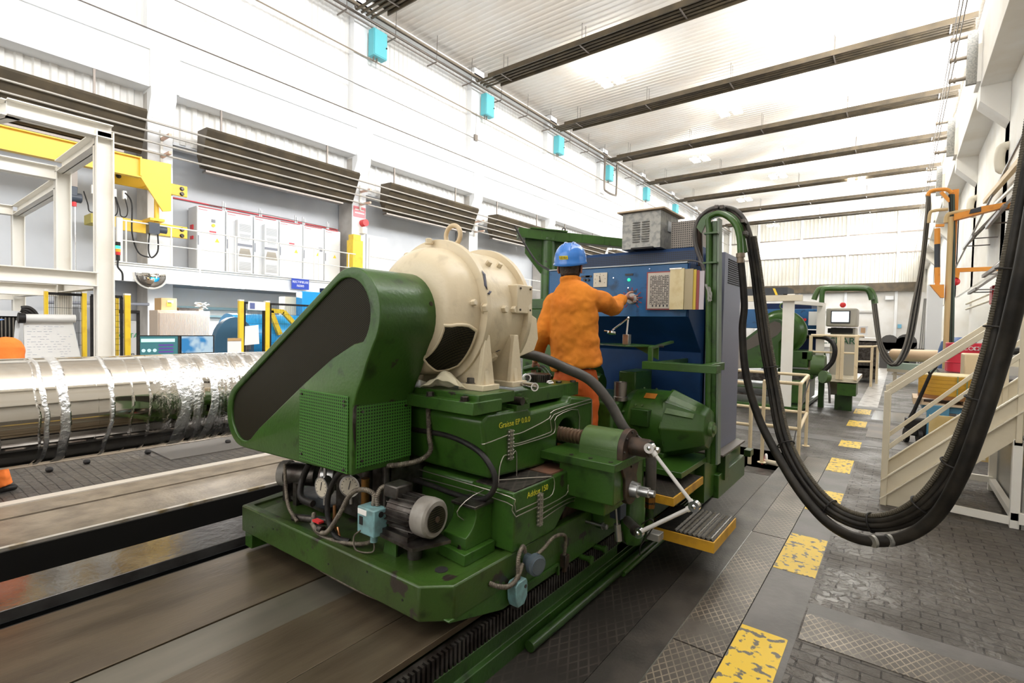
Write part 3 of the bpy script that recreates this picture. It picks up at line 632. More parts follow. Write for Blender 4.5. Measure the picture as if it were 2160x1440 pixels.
tag(MB().box(FX - .1, FX + .0, fy[2] - .15, fy[2] - .115, 0, 1.95).obj('gate_strip', YEL), 'thin yellow gate edge left of the wide yellow fence post', 'post')
# machine behind fence: white cabinet with green letters, black duct
t = thing('white_machine_cabinet', 'white machine cabinet with green letters behind the yellow fence post', 'machine cabinet', (-11.3, 2.9, 0))
y0, y1 = P(245, 700, x=-11.4).y, P(292, 700, x=-11.4).y
MB().box(-12.2, -11.4, y0, y1, 0, 1.55).obj('body', CABG, t, bevel=.01)
text('letters', 'OSTA', .12, (-11.395, (y0 + y1) / 2 + .02, 1.28), RIGHTF, mat('green_letters', (.02, .35, .15), .5), t); text('letters', 'can', .12, (-11.395, y0 + .2, .93), RIGHTF, INK, t)
MB().box(-12.1, -11.6, y0, y1 - .1, 1.55, 1.95).obj('grey_top_unit', mat('mid_grey', (.35, .36, .38), .5), t)
t = thing('black_support_arm', 'black bracket arm hanging beside the white machine cabinet', 'bracket', (-11.2, 3.3, 1))
a = P(292, 658, x=-11.2)
MB().box(-11.24, -11.16, a.y - .5, a.y, a.z - .03, a.z + .03).box(-11.22, -11.18, a.y - .03, a.y + .02, .9, a.z + .03).box(-11.22, -11.18, a.y - .03, a.y + .02, 0, .9).obj('arm', BLACK, t, bevel=.005)
# dark machines behind
t = thing('grey_machine_block', 'grey machine body behind the mesh fence between flipchart and frame', 'machine', (-12, 2, 0))
MB().box(-12.6, -11.7, P(165, 700, x=-11.7).y, P(240, 700, x=-11.7).y, 0, 1.8).obj('body', mat('mid_grey', (0, 0, 0)), t, bevel=.01); MB().box(-11.7, -11.66, P(168, 700, x=-11.7).y, P(180, 700, x=-11.7).y, .2, 1.7).obj('side_panel', CABG, t)
# --- flipchart
t = thing('flipchart', 'white paper flipchart with small handwriting beside the orange clad person', 'flipchart', (-9.4, 1.6, 0))
pl = lambda px, py: P(px, py, x=-9.4)
A, B_, C_, D_ = pl(50, 676), pl(152, 676), pl(163, 752), pl(57, 752)
pad = MB().prism([(A.y, A.z), (B_.y, B_.z), (C_.y + .08, .75), (D_.y - .02, .75)], 'x', -9.42, -9.39).obj('paper_pad', PAPER, t)
MB().bar((-9.45, A.y - .05, A.z), (-9.45, D_.y - .2, .02), .04, .04).bar((-9.45, B_.y, B_.z), (-9.45, C_.y + .2, .02), .03, .03).bar((-9.7, (A.y + B_.y) / 2, A.z), (-10.1, (A.y + B_.y) / 2, .02), .03, .03).obj('easel_leg', CABG, t)
MB().cyl((-9.37, A.y, A.z + .035), (-9.37, B_.y + .03, B_.z + .03), .055).obj('rolled_sheet', PAPER, t)
MB().cyl((-9.37, A.y - .06, A.z + .035), (-9.37, A.y + .01, A.z + .035), .07).obj('black_clamp', BLACK, t)
hw = MB(); rr = random.Random(3)
for j in range(13):
    z = A.z - .08 - j * .035; yy = A.y + .03
    while yy < B_.y - .02:
        l = rr.uniform(.01, .05)
        if rr.random() < .55: hw.box(-9.389, -9.387, yy, yy + l, z, z + .003)
        yy += l + .02
hw.obj('handwriting', mat('pen_grey', (.35, .38, .5), .6), pad, smooth=False)
# radiator panel + hoses at the left edge
t = thing('radiator', 'dark finned radiator with a pale frame at the left edge', 'radiator', (-10.2, 1.3, .3))
r0, r1 = P(-30, 690, x=-10.2).y, P(41, 690, x=-10.2).y
MB().box(-10.35, -10.22, r0, r1, 0, 1.6).obj('core', DARK, t); MB().box(-10.24, -10.18, r0, r1, 1.6, 1.68).box(-10.24, -10.18, r1 - .02, r1 + .04, 0, 1.66).obj('frame', CABG, t)
for i in range(14): MB().box(-10.22, -10.19, r0 + .03 + i * .04, r0 + .045 + i * .04, .1, 1.58).obj('fin', mat('fin_grey', (.25, .23, .2), .4, .5), t)
t = thing('hose_coil', 'black hoses looping behind the top of the flipchart', 'hose', (-9.9, 1.6, 1.6)); 
for k, dz in enumerate((0, .05, .1)): MB().tube([(-10, P(45, 650, x=-10).y, 1.72 - dz * .3), (-10, P(62, 650, x=-10).y, 1.72 - dz), (-10, P(78, 660, x=-10).y, 1.6 - dz), (-10, P(82, 690, x=-10).y, 1.3)], .03, 8, 5).obj('hose', BLACK, t)
# --- desk with two monitors
dk = thing('desk', 'grey desk carrying two screens, mostly hidden behind the roll', 'desk', (-8.7, 2.9, 0))
MB().box(-9.1, -8.2, 2.3, 3.9, .74, .78).obj('desktop', CABG, dk, bevel=.005)
for x in (-9.05, -8.25):
    for y in (2.35, 3.85): MB().box(x - .03, x + .03, y - .03, y + .03, 0, .74).obj('leg', PIPE, dk)
def monitor(a, b_, nm, lab, sc):
    y0, y1 = P(a, 720, x=-8.7).y, P(b_, 720, x=-8.7).y; z1 = P((a + b_) / 2, 707, x=-8.7).z; z0 = z1 - (y1 - y0) * .6
    t = thing(nm, lab, 'screen', (-8.75, (y0 + y1) / 2, .78), 'screens on the desk')
    MB().box(-8.76, -8.72, y0, y1, z0, z1).obj('housing', BLACK, t, bevel=.004)
    MB().box(-8.72, -8.715, y0 + .02, y1 - .02, z0 + .02, z1 - .015).obj('display', sc, t, smooth=False)
    MB().box(-8.78, -8.74, (y0 + y1) / 2 - .03, (y0 + y1) / 2 + .03, .79, z0 + .05).box(-8.85, -8.62, (y0 + y1) / 2 - .12, (y0 + y1) / 2 + .12, .78, .795).obj('stand', BLACK, t)
    return t, y0, y1, z0, z1
t, y0, y1, z0, z1 = monitor(293, 379, 'monitor', 'screen with dark green software windows, left of two on the desk', mat('teal_screen', (.03, .10, .11), .3, emit=1.0))
w_ = y1 - y0; scr = MB()
scr.box(-8.714, -8.713, y0 + .03, y1 - .06, z1 - .10, z1 - .05); scr.obj('software_panel', mat('mint_screen', (.35, .65, .52), emit=1.0), t, smooth=False)
scr = MB()
for q in range(3): scr.box(-8.714, -8.713, y0 + w_ * .48, y1 - .08, z1 - .16 - q * .05, z1 - .135 - q * .05)
scr.obj('software_panel', mat('purple_screen', (.06, .03, .16), emit=1.0), t, smooth=False)
for q in range(3): MB().lathe((-8.714, y0 + .06 + q * .07, z0 + .09), (1, 0, 0), [(0, .025), (.001, .025)], 16).obj('software_gauge', mat('grey_screen', (.35, .5, .52), emit=.8), t, smooth=False)
m, nt, b, o, s = base('blue_photo_screen', .3)
nt.links.new(mixc(nt, noisen(nt, o, 5, .45, .6, 2), (.45, .6, .7), (.02, .22, .5)), b.inputs['Emission Color']); b.inputs['Emission Strength'].default_value = 1
b.inputs['Base Color'].default_value = (.02, .02, .02, 1)
monitor(381, 453, 'monitor', 'screen showing a blue camera picture, right of two on the desk', MATS['blue_photo_screen'])
# --- cupboard, carton, stuff under the mezzanine
t = thing('roller_cupboard', 'beige cupboard with ribbed roller doors and a carton on top', 'cupboard', (-14.2, 4.5, 0))
y0, y1 = P(333, 680, x=-14.2).y, P(443, 680, x=-14.2).y
CB = mat('beige_cupboard', (.55, .44, .34), .5)
MB().box(-14.8, -14.22, y0, y1, 0, 1.82).obj('body', CB, t, bevel=.008)
MB().box(-14.22, -14.2, y0 + .03, y1 - .03, .08, 1.76).corr(y0 + .04, y1 - .04, .03, .008, lambda u, h: ((-14.19 - h, u, .08), (-14.19 - h, u, 1.76))).obj('roller_door', mat('beige_roller', (.62, .50, .40), .5), t, smooth=False)
t = thing('cardboard_box', 'brown cardboard carton with a yellow sticker on the beige cupboard', 'box', (-14.4, 4.5, 1.82))
a, c = P(340, 645, x=-14.3).y, P(373, 645, x=-14.3).y
MB().box(-14.75, -14.3, a, c, 1.82, 2.12).obj('carton', mat('cardboard', (.52, .33, .15), .7), t, bevel=.004); MB().box(-14.3, -14.296, a + .12, a + .22, 1.92, 2.02).obj('yellow_sticker', WARN, t); MB().box(-14.3, -14.296, c - .2, c - .08, 2.0, 2.07).obj('label', PAPER, t)
t = thing('paper_tray_stack', 'dark trays and crumpled papers beside the carton on the cupboard', 'papers', (-14.4, 5.2, 1.82))
MB().box(-14.7, -14.3, c + .04, c + .5, 1.82, 1.9).obj('tray', BLACK, t); MB().box(-14.7, -14.35, c + .5, y1 - .1, 1.82, 1.88).obj('tray', PIPE, t)
cr = MB()
for k in range(7): cr.box(-.09, .09, -.14, .14, -.003, .003, Matrix.Translation((-14.5 + .01 * k, c + .62 + .02 * math.sin(k * 2), 1.90 + .02 * k)) @ Matrix.Rotation(.5 * math.sin(k * 1.7), 4, 'X') @ Matrix.Rotation(k * .8, 4, 'Z'))
cr.obj('crumpled_paper', PAPER, t, smooth=False)
tag(MB().cyl((-17.2, 3, 1.97), (-17.2, 5.2, 2.02), .04).obj('wall_conduit', DSLOT), 'dark horizontal conduit leaving the first left column', 'pipe')
tag(MB().box(-18.0, -17.9, 6, 12, 1.95, 2.03).box(-18.15, -17.9, 6, 12, 1.7, 1.76).obj('cable_trunking', mat('pale_blue_trunking', (.35, .55, .62), .5)), 'pale blue trunking along the wall under the mezzanine', 'cable tray')
struct(MB().box(-18.2, -18.15, 5.9, 24, 0, 2.6).obj('wall_left_lower', mat('white_wall_paint', (0, 0, 0))))
# --- blue machine behind fence
BB = mat('bright_blue_machine', (.02, .33, .72), .25)
t = thing('dark_blue_cover', 'dark blue round topped steel plate left of the yellow fence post', 'machine cover', (-11.3, 4.4, 0))
y0, y1 = P(457, 700, x=-11.4).y, P(512, 700, x=-11.4).y; cy = y1 - .05
MB().prism([(y0, 0), (cy + .3, 0), (cy + .3, 1.1)] + [(cy - .1 + .42 * math.cos(a), 1.1 + .58 * math.sin(a)) for a in [i / 12 * math.pi for i in range(13)]], 'x', -11.6, -11.4).obj('plate', mat('slate_blue', (.035, .11, .19), .5), t, bevel=.01)
t = thing('blue_roll_machine', 'bright blue cylindrical machine with a tall arm behind the fence', 'machine', (-12.5, 6, 0))
ya = P(515, 700, x=-11.8).y
MB().cyl((-12.4, ya - .1, 1.15), (-12.4, ya + 3, 1.15), .62, n=40).obj('drum', BB, t)
MB().box(-13, -11.9, ya - .05, ya + 3, 0, .7).obj('base', BB, t)
yb = P(633, 640, x=-12.4).y
MB().box(-12.6, -12.3, yb, yb + .32, 0, 2.4).box(-12.6, -12.3, yb + .3, yb + .9, 2.15, 2.4).obj('arm', BB, t, bevel=.01)
MB().box(-12.9, -12.6, yb - .3, yb, 1.0, 2.25).obj('cream_block', BEIGE, t)
MB().cyl((-12.45, yb + .7, 2.4), (-12.45, yb + .7, 2.52), .1).obj('knob', DBLUE, t)
c = MB()
for p in ((570, 655, 597, 657), (597, 657, 618, 680), (570, 655, 590, 705)):
    a, b_ = P(p[0], p[1], x=-11.75), P(p[2], p[3], x=-11.75); c.bar(a, b_, .1, .1)
c.obj('yellow_frame', YEL, t)
# papers on the fence
def sheet(nm, lab, cat, pts, x, m, th=.006):
    t = thing(nm, lab, cat, P(*pts[0], x=x))
    q = [P(*p, x=x) for p in pts]
    MB().prism([(v.y, v.z) for v in q], 'x', x - th, x).obj('sheet', m, t); return t, q
t, q = sheet('laminated_notice', 'white laminated sheet with a coloured photo on top of the mesh fence', 'notice', [(524, 635), (560, 637), (560, 655), (522, 653)], FX + .03, PAPER)
MB().box(FX + .03, FX + .032, q[0].y + .03, q[0].y + .13, q[3].z + .02, q[0].z - .03).obj('photo_print', mat('print_blue', (.12, .15, .35), .5), t)
sheet('paper_sheet', 'blank white paper hanging from a clip on the mesh fence', 'paper', [(517, 688), (545, 685), (547, 725), (516, 728)], FX + .04, PAPER)
t, q = sheet('clipboard', 'clipboard with brown top edge leaning below the first of the two right fence posts', 'clipboard', [(480, 713), (509, 714), (509, 746), (480, 745)], FX + .6, PAPER)
MB().box(FX + .6, FX + .61, q[0].y, q[1].y, q[0].z - .05, q[0].z).obj('brown_clamp', mat('cardboard', (0, 0, 0)), t); MB().box(FX + .55, FX + .59, (q[0].y + q[1].y) / 2 - .02, (q[0].y + q[1].y) / 2 + .02, 0, q[0].z).obj('stand', PIPE, t)
tag(MB().box(FX - .3, FX - .25, P(532, 730, x=FX).y, P(542, 730, x=FX).y, 1.0, 1.3).box(FX - .34, FX - .3, P(534, 730, x=FX).y, P(540, 730, x=FX).y, 0, 1.25).obj('button_strip', DSLOT), 'small dark button strip behind the mesh below the white paper', 'control panel')
# --- the shiny roll
m, nt, b, o, s = base('polished_wet_roll', .07, 1)
wv = noisen(nt, o, 2.2, .3, .7, 2)
yw = mathn(nt, 'ADD', s[1], mathn(nt, 'MULTIPLY', wv, .05))
n = nt.nodes.new('ShaderNodeTexNoise'); n.noise_dimensions = '1D'; n.inputs['Scale'].default_value = 10; n.inputs['Detail'].default_value = 3; nt.links.new(yw, n.inputs['W'])
r = nt.nodes.new('ShaderNodeMapRange'); r.inputs[1].default_value = .55; r.inputs[2].default_value = .62; nt.links.new(n.outputs[0], r.inputs[0])
far = nt.nodes.new('ShaderNodeMapRange'); far.inputs[1].default_value = 1.15; far.inputs[2].default_value = 1.35; nt.links.new(s[1], far.inputs[0])
mp_ = nt.nodes.new('ShaderNodeMapping'); mp_.inputs['Scale'].default_value = (2.5, 26, 2.5); nt.links.new(o, mp_.inputs[0])
band = mathn(nt, 'MAXIMUM', r.outputs[0], mathn(nt, 'MULTIPLY', far.outputs[0], noisen(nt, mp_.outputs[0], 1, .38, .7)))
nt.links.new(mixc(nt, band, (.62, .58, .52), (.80, .80, .80)), b.inputs['Base Color'])
nt.links.new(mathn(nt, 'ADD', .06, mathn(nt, 'MULTIPLY', band, .4)), b.inputs['Roughness'])
bumpn(nt, b, mathn(nt, 'MULTIPLY', band, noisen(nt, o, 30)), .5, .01)
t = thing('steel_roll', 'large polished steel roll with wet coolant rings at the left', 'steel roll', (-4.1, 1.5, .7))
MB().lathe((-4.1, -3.2, 1.035), (0, 1, 0), [(0, .30), (.01, .318), (7.5, .318), (7.52, .3)], 96).obj('roll_body', m, t)
MB().cyl((-4.1, -3.9, 1.035), (-4.1, -3.2, 1.035), .17, n=32).obj('journal', STEEL, t); MB().cyl((-4.1, 4.3, 1.035), (-4.1, 5.2, 1.035), .17, n=32).obj('journal', STEEL, t)
for y in (-3.7, 4.9):
    t2 = thing('roll_rest', 'steady rest block carrying the ' + ('near' if y < 0 else 'far') + ' end of the shiny roll', 'support', (-4.1, y, -.55), 'blocks that carry the roll')
    MB().box(-4.5, -3.7, y - .15, y + .15, -.55, .86).obj('rest_block', GREEND, t2, bevel=.01)
# small things on the left floor
for i, (px, py) in enumerate(((104, 995), (183, 978), (312, 957), (481, 935))):
    q = P(px, py, z=.0)
    tag(MB().box(q.x - .035, q.x + .035, q.y - .03, q.y + .03, 0, .05).obj('black_stopper', BLACK, bevel=.02), ['small black round stopper nearest the orange shoe', 'small black stopper beside the paving, second from the left', 'small black stopper by the ribbed floor mat', 'small black stopper beside the green hood edge'][i], 'stopper', 'black stoppers under the roll')
tag(MB().box(-7.2, -6.5, P(340, 950, x=-6.8).y, P(340, 950, x=-6.8).y + 2.2, 0, .012).obj('ribbed_mat', mat('ribbed_mat', (.10, .09, .08), .6)), 'dark ribbed grating mat on the paving behind the roll', 'mat')
tag(MB().box(-7.35, -7.3, -3, 5, 0, .006).obj('floor_rail', BEIGEC), 'pale strip set in the paving under the roll', 'strip')
# ================================================================ THE GREEN GRINDING CARRIAGE
def cut(o, cutter):
    md = o.modifiers.new('c', 'BOOLEAN'); md.operation = 'DIFFERENCE'; md.solver = 'EXACT'; c = cutter.obj('c', DARK); md.object = c
    dg = bpy.context.evaluated_depsgraph_get(); me = bpy.data.meshes.new_from_object(o.evaluated_get(dg)); o.modifiers.clear()
    old = o.data; o.data = me; bpy.data.objects.remove(c); return o
def arc(cx, cz, r, a0, a1, n=10): return [(cx + r * math.cos(math.radians(a0 + (a1 - a0) * i / n)), cz + r * math.sin(math.radians(a0 + (a1 - a0) * i / n))) for i in range(n + 1)]
PIPEM = mat('thin_steel_tube', (.42, .39, .34), .35, .85)
FLEX = mat('dusty_flex_conduit', (.20, .17, .13), .5, .3, (.11, .09, .07), 30)
def flex(name, pts, r, m, parent, n=12, sm=8, pitch=.008):
    """corrugated conduit"""
    pts = spline([Vector(p) for p in pts], sm); L = [0]
    for a, b_ in zip(pts, pts[1:]): L.append(L[-1] + (b_ - a).length)
    N = max(8, int(L[-1] / pitch * 2)); out = []; k = 0
    for i in range(N + 1):
        t = L[-1] * i / N
        while k < len(L) - 2 and L[k + 1] < t: k += 1
        f = (t - L[k]) / max(1e-9, L[k + 1] - L[k]); out.append(pts[k].lerp(pts[k + 1], f))
    return MB().tube(out, [r * (1 if i % 2 else .86) for i in range(N + 1)], n).obj(name, m, parent)
CG = thing('grinding_carriage', 'big green grinding machine carriage riding on the bed in the centre', 'grinding machine', (-2.2, 2.5, .27))
# base casting with raised lip
o = MB().prism([(-3.08, 1.40), (-1.56, 1.43), (-1.45, 1.53), (-1.45, 3.1), (-3.2, 3.1), (-3.2, 1.9)], 'z', .345, .50).obj('base_plate', GREENG, CG, bevel=.008)
o = cut(o, MB().prism([(-3.04, 1.45), (-1.58, 1.475), (-1.50, 1.55), (-1.50, 2.9), (-3.1, 2.9), (-3.1, 1.9)], 'z', .485, .6))
md = o.modifiers.new('bevel', 'BEVEL'); md.width = .008; md.segments = 2; md.limit_method = 'ANGLE'; md.angle_limit = .7
MB().prism([(1.5, .35), (1.86, .25), (3.1, .25), (3.1, .36), (1.5, .36)], 'x', -1.53, -1.45).obj('apron', GREENB if 'GREENB' in globals() else GREEN, CG, bevel=.005)
MB().box(-3.08, -3.0, 1.42, 1.9, .25, .35).obj('left_lug', GREEN, CG, bevel=.004)
for x in (-2.95, -2.72, -2.68, -2.2, -1.9, -1.66): MB().cyl((x, 1.42 + (x + 3.08) * .0197, .43 + .03 * math.sin(x * 9)), (x, 1.3985 + (x + 3.08) * .0197, .43 + .03 * math.sin(x * 9)), .006, n=8).obj('plugged_hole', DARK, CG)
MB().cyl((-1.615, 1.615, .484), (-1.615, 1.615, .4875), .03, n=24).obj('drain_hole', DARK, CG)
MB().box(-3.1, -1.6, 2.0, 3.1, .48, .56).obj('dark_trough', BOLT, CG)
MB().box(-1.5, -1.452, 2.3, 2.6, .345, .39).obj('slot', DARK, CG)
# lower body and front block (with the small step)
MB().box(-2.9, -1.70, 1.94, 3.3, .49, .80).obj('lower_body', GREEN, CG, bevel=.02)
MB().prism([(1.93, .50), (2.3, .50), (2.42, .60), (2.60, .62), (2.60, .795), (1.93, .795)], 'x', -1.72, -1.444).obj('front_block', GREEN, CG, bevel=.008)
MB().box(-1.70, -1.45, 1.94, 2.28, .795, .802).obj('checker_top', CHECK, CG); MB().box(-1.69, -1.47, 2.29, 2.5, .795, .803).obj('rust_plate', mat('rusty_plate', (.16, .07, .04), .6, 0, (.10, .05, .03), 12), CG)
text('painted_mark', 'Addox 150', .042, (-1.4425, 2.13, .755), RIGHTF, mat('yellow_marker', (.55, .5, .03), .6), CG)
# pedestal with curved web
MB().prism([(-1.745, 1.72), (-1.55, 1.70), (-1.55, 1.92), (-1.745, 1.95)], 'z', .485, .54).obj('pedestal_foot', GREEN, CG, bevel=.004)
MB().prism([(1.74, .54)] + arc(1.70, .70, .11, -70, 0, 6) + [(1.80, .72), (1.93, .72), (1.93, .54)], 'x', -1.73, -1.58).obj('pedestal', GREEN, CG, bevel=.004)
MB().box(-1.73, -1.57, 1.79, 1.93, .72, .735).obj('pedestal_cap', BOLT, CG, bevel=.003)
MB().hexbolt((-1.62, 1.75, .54), (0, 0, 1), .016, .015).obj('bolt', BOLT, CG)
# upper slide ("Graisse" box)
up = MB().prism([(1.93, .83), (2.42, .80), (2.50, .83), (2.99, .86), (2.99, 1.135), (2.70, 1.175), (2.68, 1.14), (2.28, 1.13), (2.25, 1.16), (1.90, 1.165), (1.86, 1.13)], 'x', -3.0, -1.6).obj('upper_slide', GREEN, CG)
cut(up, MB().prism([(2.56, .70), (2.76, .70)] + [(2.66 + .1 * math.cos(a), .94 + .1 * math.sin(a)) for a in [i / 14 * math.pi for i in range(15)]], 'x', -1.75, -1.5))
md = up.modifiers.new('bevel', 'BEVEL'); md.width = .03; md.segments = 5; md.limit_method = 'ANGLE'; md.angle_limit = .5
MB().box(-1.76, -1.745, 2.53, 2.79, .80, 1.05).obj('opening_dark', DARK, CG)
text('painted_mark', 'Graisse EP 0.0.0', .042, (-1.598, 2.13, 1.09), RIGHTF, mat('yellow_marker', (.55, .5, .03), .6), CG)
# plates under the motor
MB().box(-2.7, -1.585, 1.78, 2.0, 1.17, 1.232).obj('slide_plate', GREEN, CG, bevel=.004)
MB().box(-2.7, -1.595, 1.83, 2.115, 1.205, 1.263).obj('slide_plate', GREEN, CG, bevel=.004)
MB().box(-2.6, -1.66, 2.2, 2.9, 1.16, 1.243).obj('slide_plate', GREEN, CG, bevel=.004)
for x, y in ((-1.9, 1.80), (-1.66, 1.80), (-1.72, 2.75), (-1.68, 2.86)): MB().hexbolt((x, y, 1.232), (0, 0, 1), .02, .022).obj('bolt', BOLT, CG)
MB().cyl((-1.7, 2.17, 1.2), (-1.58, 2.17, 1.2), .022).obj('adjusting_screw', BOLT, CG); MB().box(-1.66, -1.59, 2.13, 2.25, 1.15, 1.18).cyl((-1.66, 2.24, 1.195), (-1.63, 2.24, 1.195), .035).hexbolt((-1.63, 2.24, 1.195), (1, 0, 0), .016, .03).obj('screw_bracket', GREEN, CG)
# lead screw, nut housing, flange, shafts
ys, zs = 2.6, .955
c = MB(); N = 60
c.tube([(-1.76 + i * .006, ys, zs) for i in range(N)], [.045 if (i // 2) % 2 else .034 for i in range(N)], 20); c.obj('lead_screw', mat('rusty_screw', (.17, .11, .07), .4, .6), CG)
MB().lathe((-1.42, ys, zs - .02), (1, 0, 0), [(0, .095), (.006, .1), (.235, .1), (.24, .096)], 32).box(-1.42, -1.18, ys - .1, ys + .1, .83, zs - .02).obj('nut_housing', GREEN2, CG, bevel=.004)
MB().prism([(ys - .11, .85)] + [(ys + .112 * math.cos(a), zs - .02 + .112 * math.sin(a)) for a in [math.pi - i / 14 * math.pi for i in range(15)]] + [(ys + .11, .85), (ys + .08, .78)] + [(ys + .02 + .085 * math.cos(a), .71 + .085 * math.sin(a)) for a in [-i / 10 * math.pi for i in range(11)]] + [(ys - .07, .78)], 'x', -1.18, -1.145).obj('flange_plate', mat('rust_brown_casting', (.075, .045, .03), .5, .3, (.03, .022, .016), 14), CG, bevel=.003)
for k in range(8):
    a = k / 8 * 2 * math.pi; MB().hexbolt((-1.145, ys + .095 * math.cos(a), zs - .02 + .095 * math.sin(a)), (1, 0, 0), .007, .008).obj('bolt', BOLT, CG)
MB().lathe((-1.145, ys, .955), (1, 0, 0), [(0, .05), (.10, .05), (.102, .046), (.115, .046)], 28).obj('shaft_cover', mat('rust_brown_casting', (0, 0, 0)), CG)
MB().hexbolt((-1.03, ys, .955), (1, 0, 0), .018, .04).obj('shaft_nut', STEEL, CG)
MB().lathe((-1.145, ys + .02, .71), (1, 0, 0), [(0, .045), (.04, .04), (.04, .028), (.10, .028), (.10, .018), (.13, .018)], 24).obj('lower_shaft', STEEL, CG)
MB().box(-1.50, -1.16, 2.42, 2.80, .66, .855).box(-1.60, -1.25, 2.5, 3.04, .56, .86).obj('gear_housing', GREEN, CG, bevel=.008)
MB().box(-1.60, -1.137, 2.38, 2.82, .85, .893).obj('housing_rail', GREEN, CG, bevel=.003)
for x in (-1.42, -1.3, -1.18): MB().cyl((x, 2.42, .893), (x, 2.42, .897), .012).obj('screw', BOLT, CG)
MB().lathe((-1.40, 2.80, .55), (0, 0, -1), [(0, .085), (.14, .085), (.16, .07)], 24).obj('vertical_cylinder', GREEN, CG)
MB().lathe((-1.27, 2.92, .62), (0, 0, -1), [(0, .075), (.12, .075), (.125, .078), (.30, .072), (.34, .06)], 24).obj('vertical_cylinder', GREEN, CG)
MB().cyl((-1.44, 2.5, .72), (-1.39, 2.5, .72), .04).hexbolt((-1.39, 2.5, .70), (1, 0, 0), .012, .02).obj('round_boss', GREEN2, CG)
for y, z in ((2.79, .243), (2.61, .243)): MB().lathe((-1.46, y, z), (1, 0, 0), [(0, .016), (.07, .016), (.07, .024), (.085, .024)], 16).obj('stop_pin', GREEN, CG)
for y, z, l in ((2.62, .54, .16), (2.66, .44, .18)): MB().cyl((-1.5, y, z), (-1.5 + l, y, z), .011).hexbolt((-1.5 + l - .02, y, z), (1, 0, 0), .017, .03).obj('clamp_bolt', STEEL, CG)
MB().cyl((-1.55, 2.62, .5), (-1.5, 2.62, .5), .15, n=28).obj('worm_wheel', mat('rust_brown_casting', (0, 0, 0)), CG)
MB().prism([(2.42, .25), (3.1, .25), (3.1, .55), (2.9, .56), (2.72, .36), (2.5, .40), (2.42, .36)], 'x', -1.6, -1.5).obj('side_apron', GREEND, CG)
# distribution blocks and thin lube tubes on the right face
def tubes(name, rows, r=.0028): 
    c = MB()
    for row in rows: c.tube(row, r, 6, 3)
    return c.obj(name, PIPEM, CG)
def dist(x, y, z0, z1):
    c = MB().box(x, x + .018, y - .012, y + .012, z0, z1); n = 8
    for i in range(n):
        z = z0 + (z1 - z0) * (i + .5) / n
        c.cyl((x + .018, y, z), (x + .026, y, z), .006, n=8).cyl((x + .009, y + .012, z), (x + .009, y + .026, z), .005, n=8).cyl((x + .009, y - .012, z), (x + .009, y - .024, z), .005, n=8)
    c.obj('distributor_block', PIPEM, CG)
dist(-1.6, 2.085, .90, 1.06); dist(-1.444, 2.14, .575, .745)
X = -1.592
tubes('lube_tubes', [[(X, 2.11, 1.03), (X, 2.2, 1.03), (X, 2.45, 1.07), (X, 2.5, 1.11), (X, 2.95, 1.13)],
    [(X, 2.11, .98), (X, 2.2, .975), (X, 2.44, .985), (X, 2.48, 1.0), (X, 2.5, 1.085), (X, 2.95, 1.11)], [(X, 2.11, .965), (X, 2.46, .968), (X, 2.52, 1.0), (X, 2.53, 1.07), (X, 2.78, 1.08), (X, 2.8, .92)],
    [(X, 2.11, .93), (X, 2.14, .93), (X, 2.145, .80)], [(X, 2.06, .93), (X, 2.03, .93), (X, 2.0, .88), (X, 1.99, .78)], [(X, 2.06, 1.035), P(1022, 936, x=X), P(1010, 933, y=1.90), P(950, 918, y=1.90), P(890, 902, y=1.90)],
    [(X, 2.96, 1.13), (X, 2.97, 1.0), (X, 2.965, .9)]])
X = -1.436
tubes('lube_tubes', [[(X, 2.165, .70), (X, 2.26, .71), (X, 2.27, .79), (X - .02, 2.2, .81), (-1.6, 2.0, .812)], [(X, 2.165, .66), (X, 2.40, .67), (X, 2.42, .72), (X, 2.5, .73)], [(X, 2.165, .63), (X, 2.42, .64), (X, 2.55, .62), (X, 2.68, .60), (-1.3, 2.75, .62)],
    [(X, 2.165, .60), (X, 2.40, .62), (X, 2.55, .60), (-1.35, 2.66, .60), (-1.3, 2.8, .64)], [(X, 2.12, .705), P(1094, 1076, x=X), P(1088, 1078, x=X), P(1085, 1062, y=1.918), P(1075, 1047, y=1.918), P(960, 1012, y=1.918), P(870, 986, y=1.918)], [(X, 2.12, .68), P(1094, 1087, x=X), P(1088, 1089, x=X), P(1080, 1076, y=1.918), P(1070, 1060, y=1.918), P(960, 1026, y=1.918), P(870, 1003, y=1.918)],
    [(-1.65, 1.80, .65), (-1.66, 1.76, .70), (-1.64, 1.85, .76), (-1.63, 2.1, .78)]])
flex_ = MB().tube([P(*q, y=1.885) for q in ((850, 903), (890, 908), (950, 920), (1005, 948), (1036, 985), (1045, 1020), (1030, 1047), (1003, 1053), (960, 1042), (900, 1020), (860, 1008))], .0145, 12, 8).obj('black_hose', BLACK, CG)
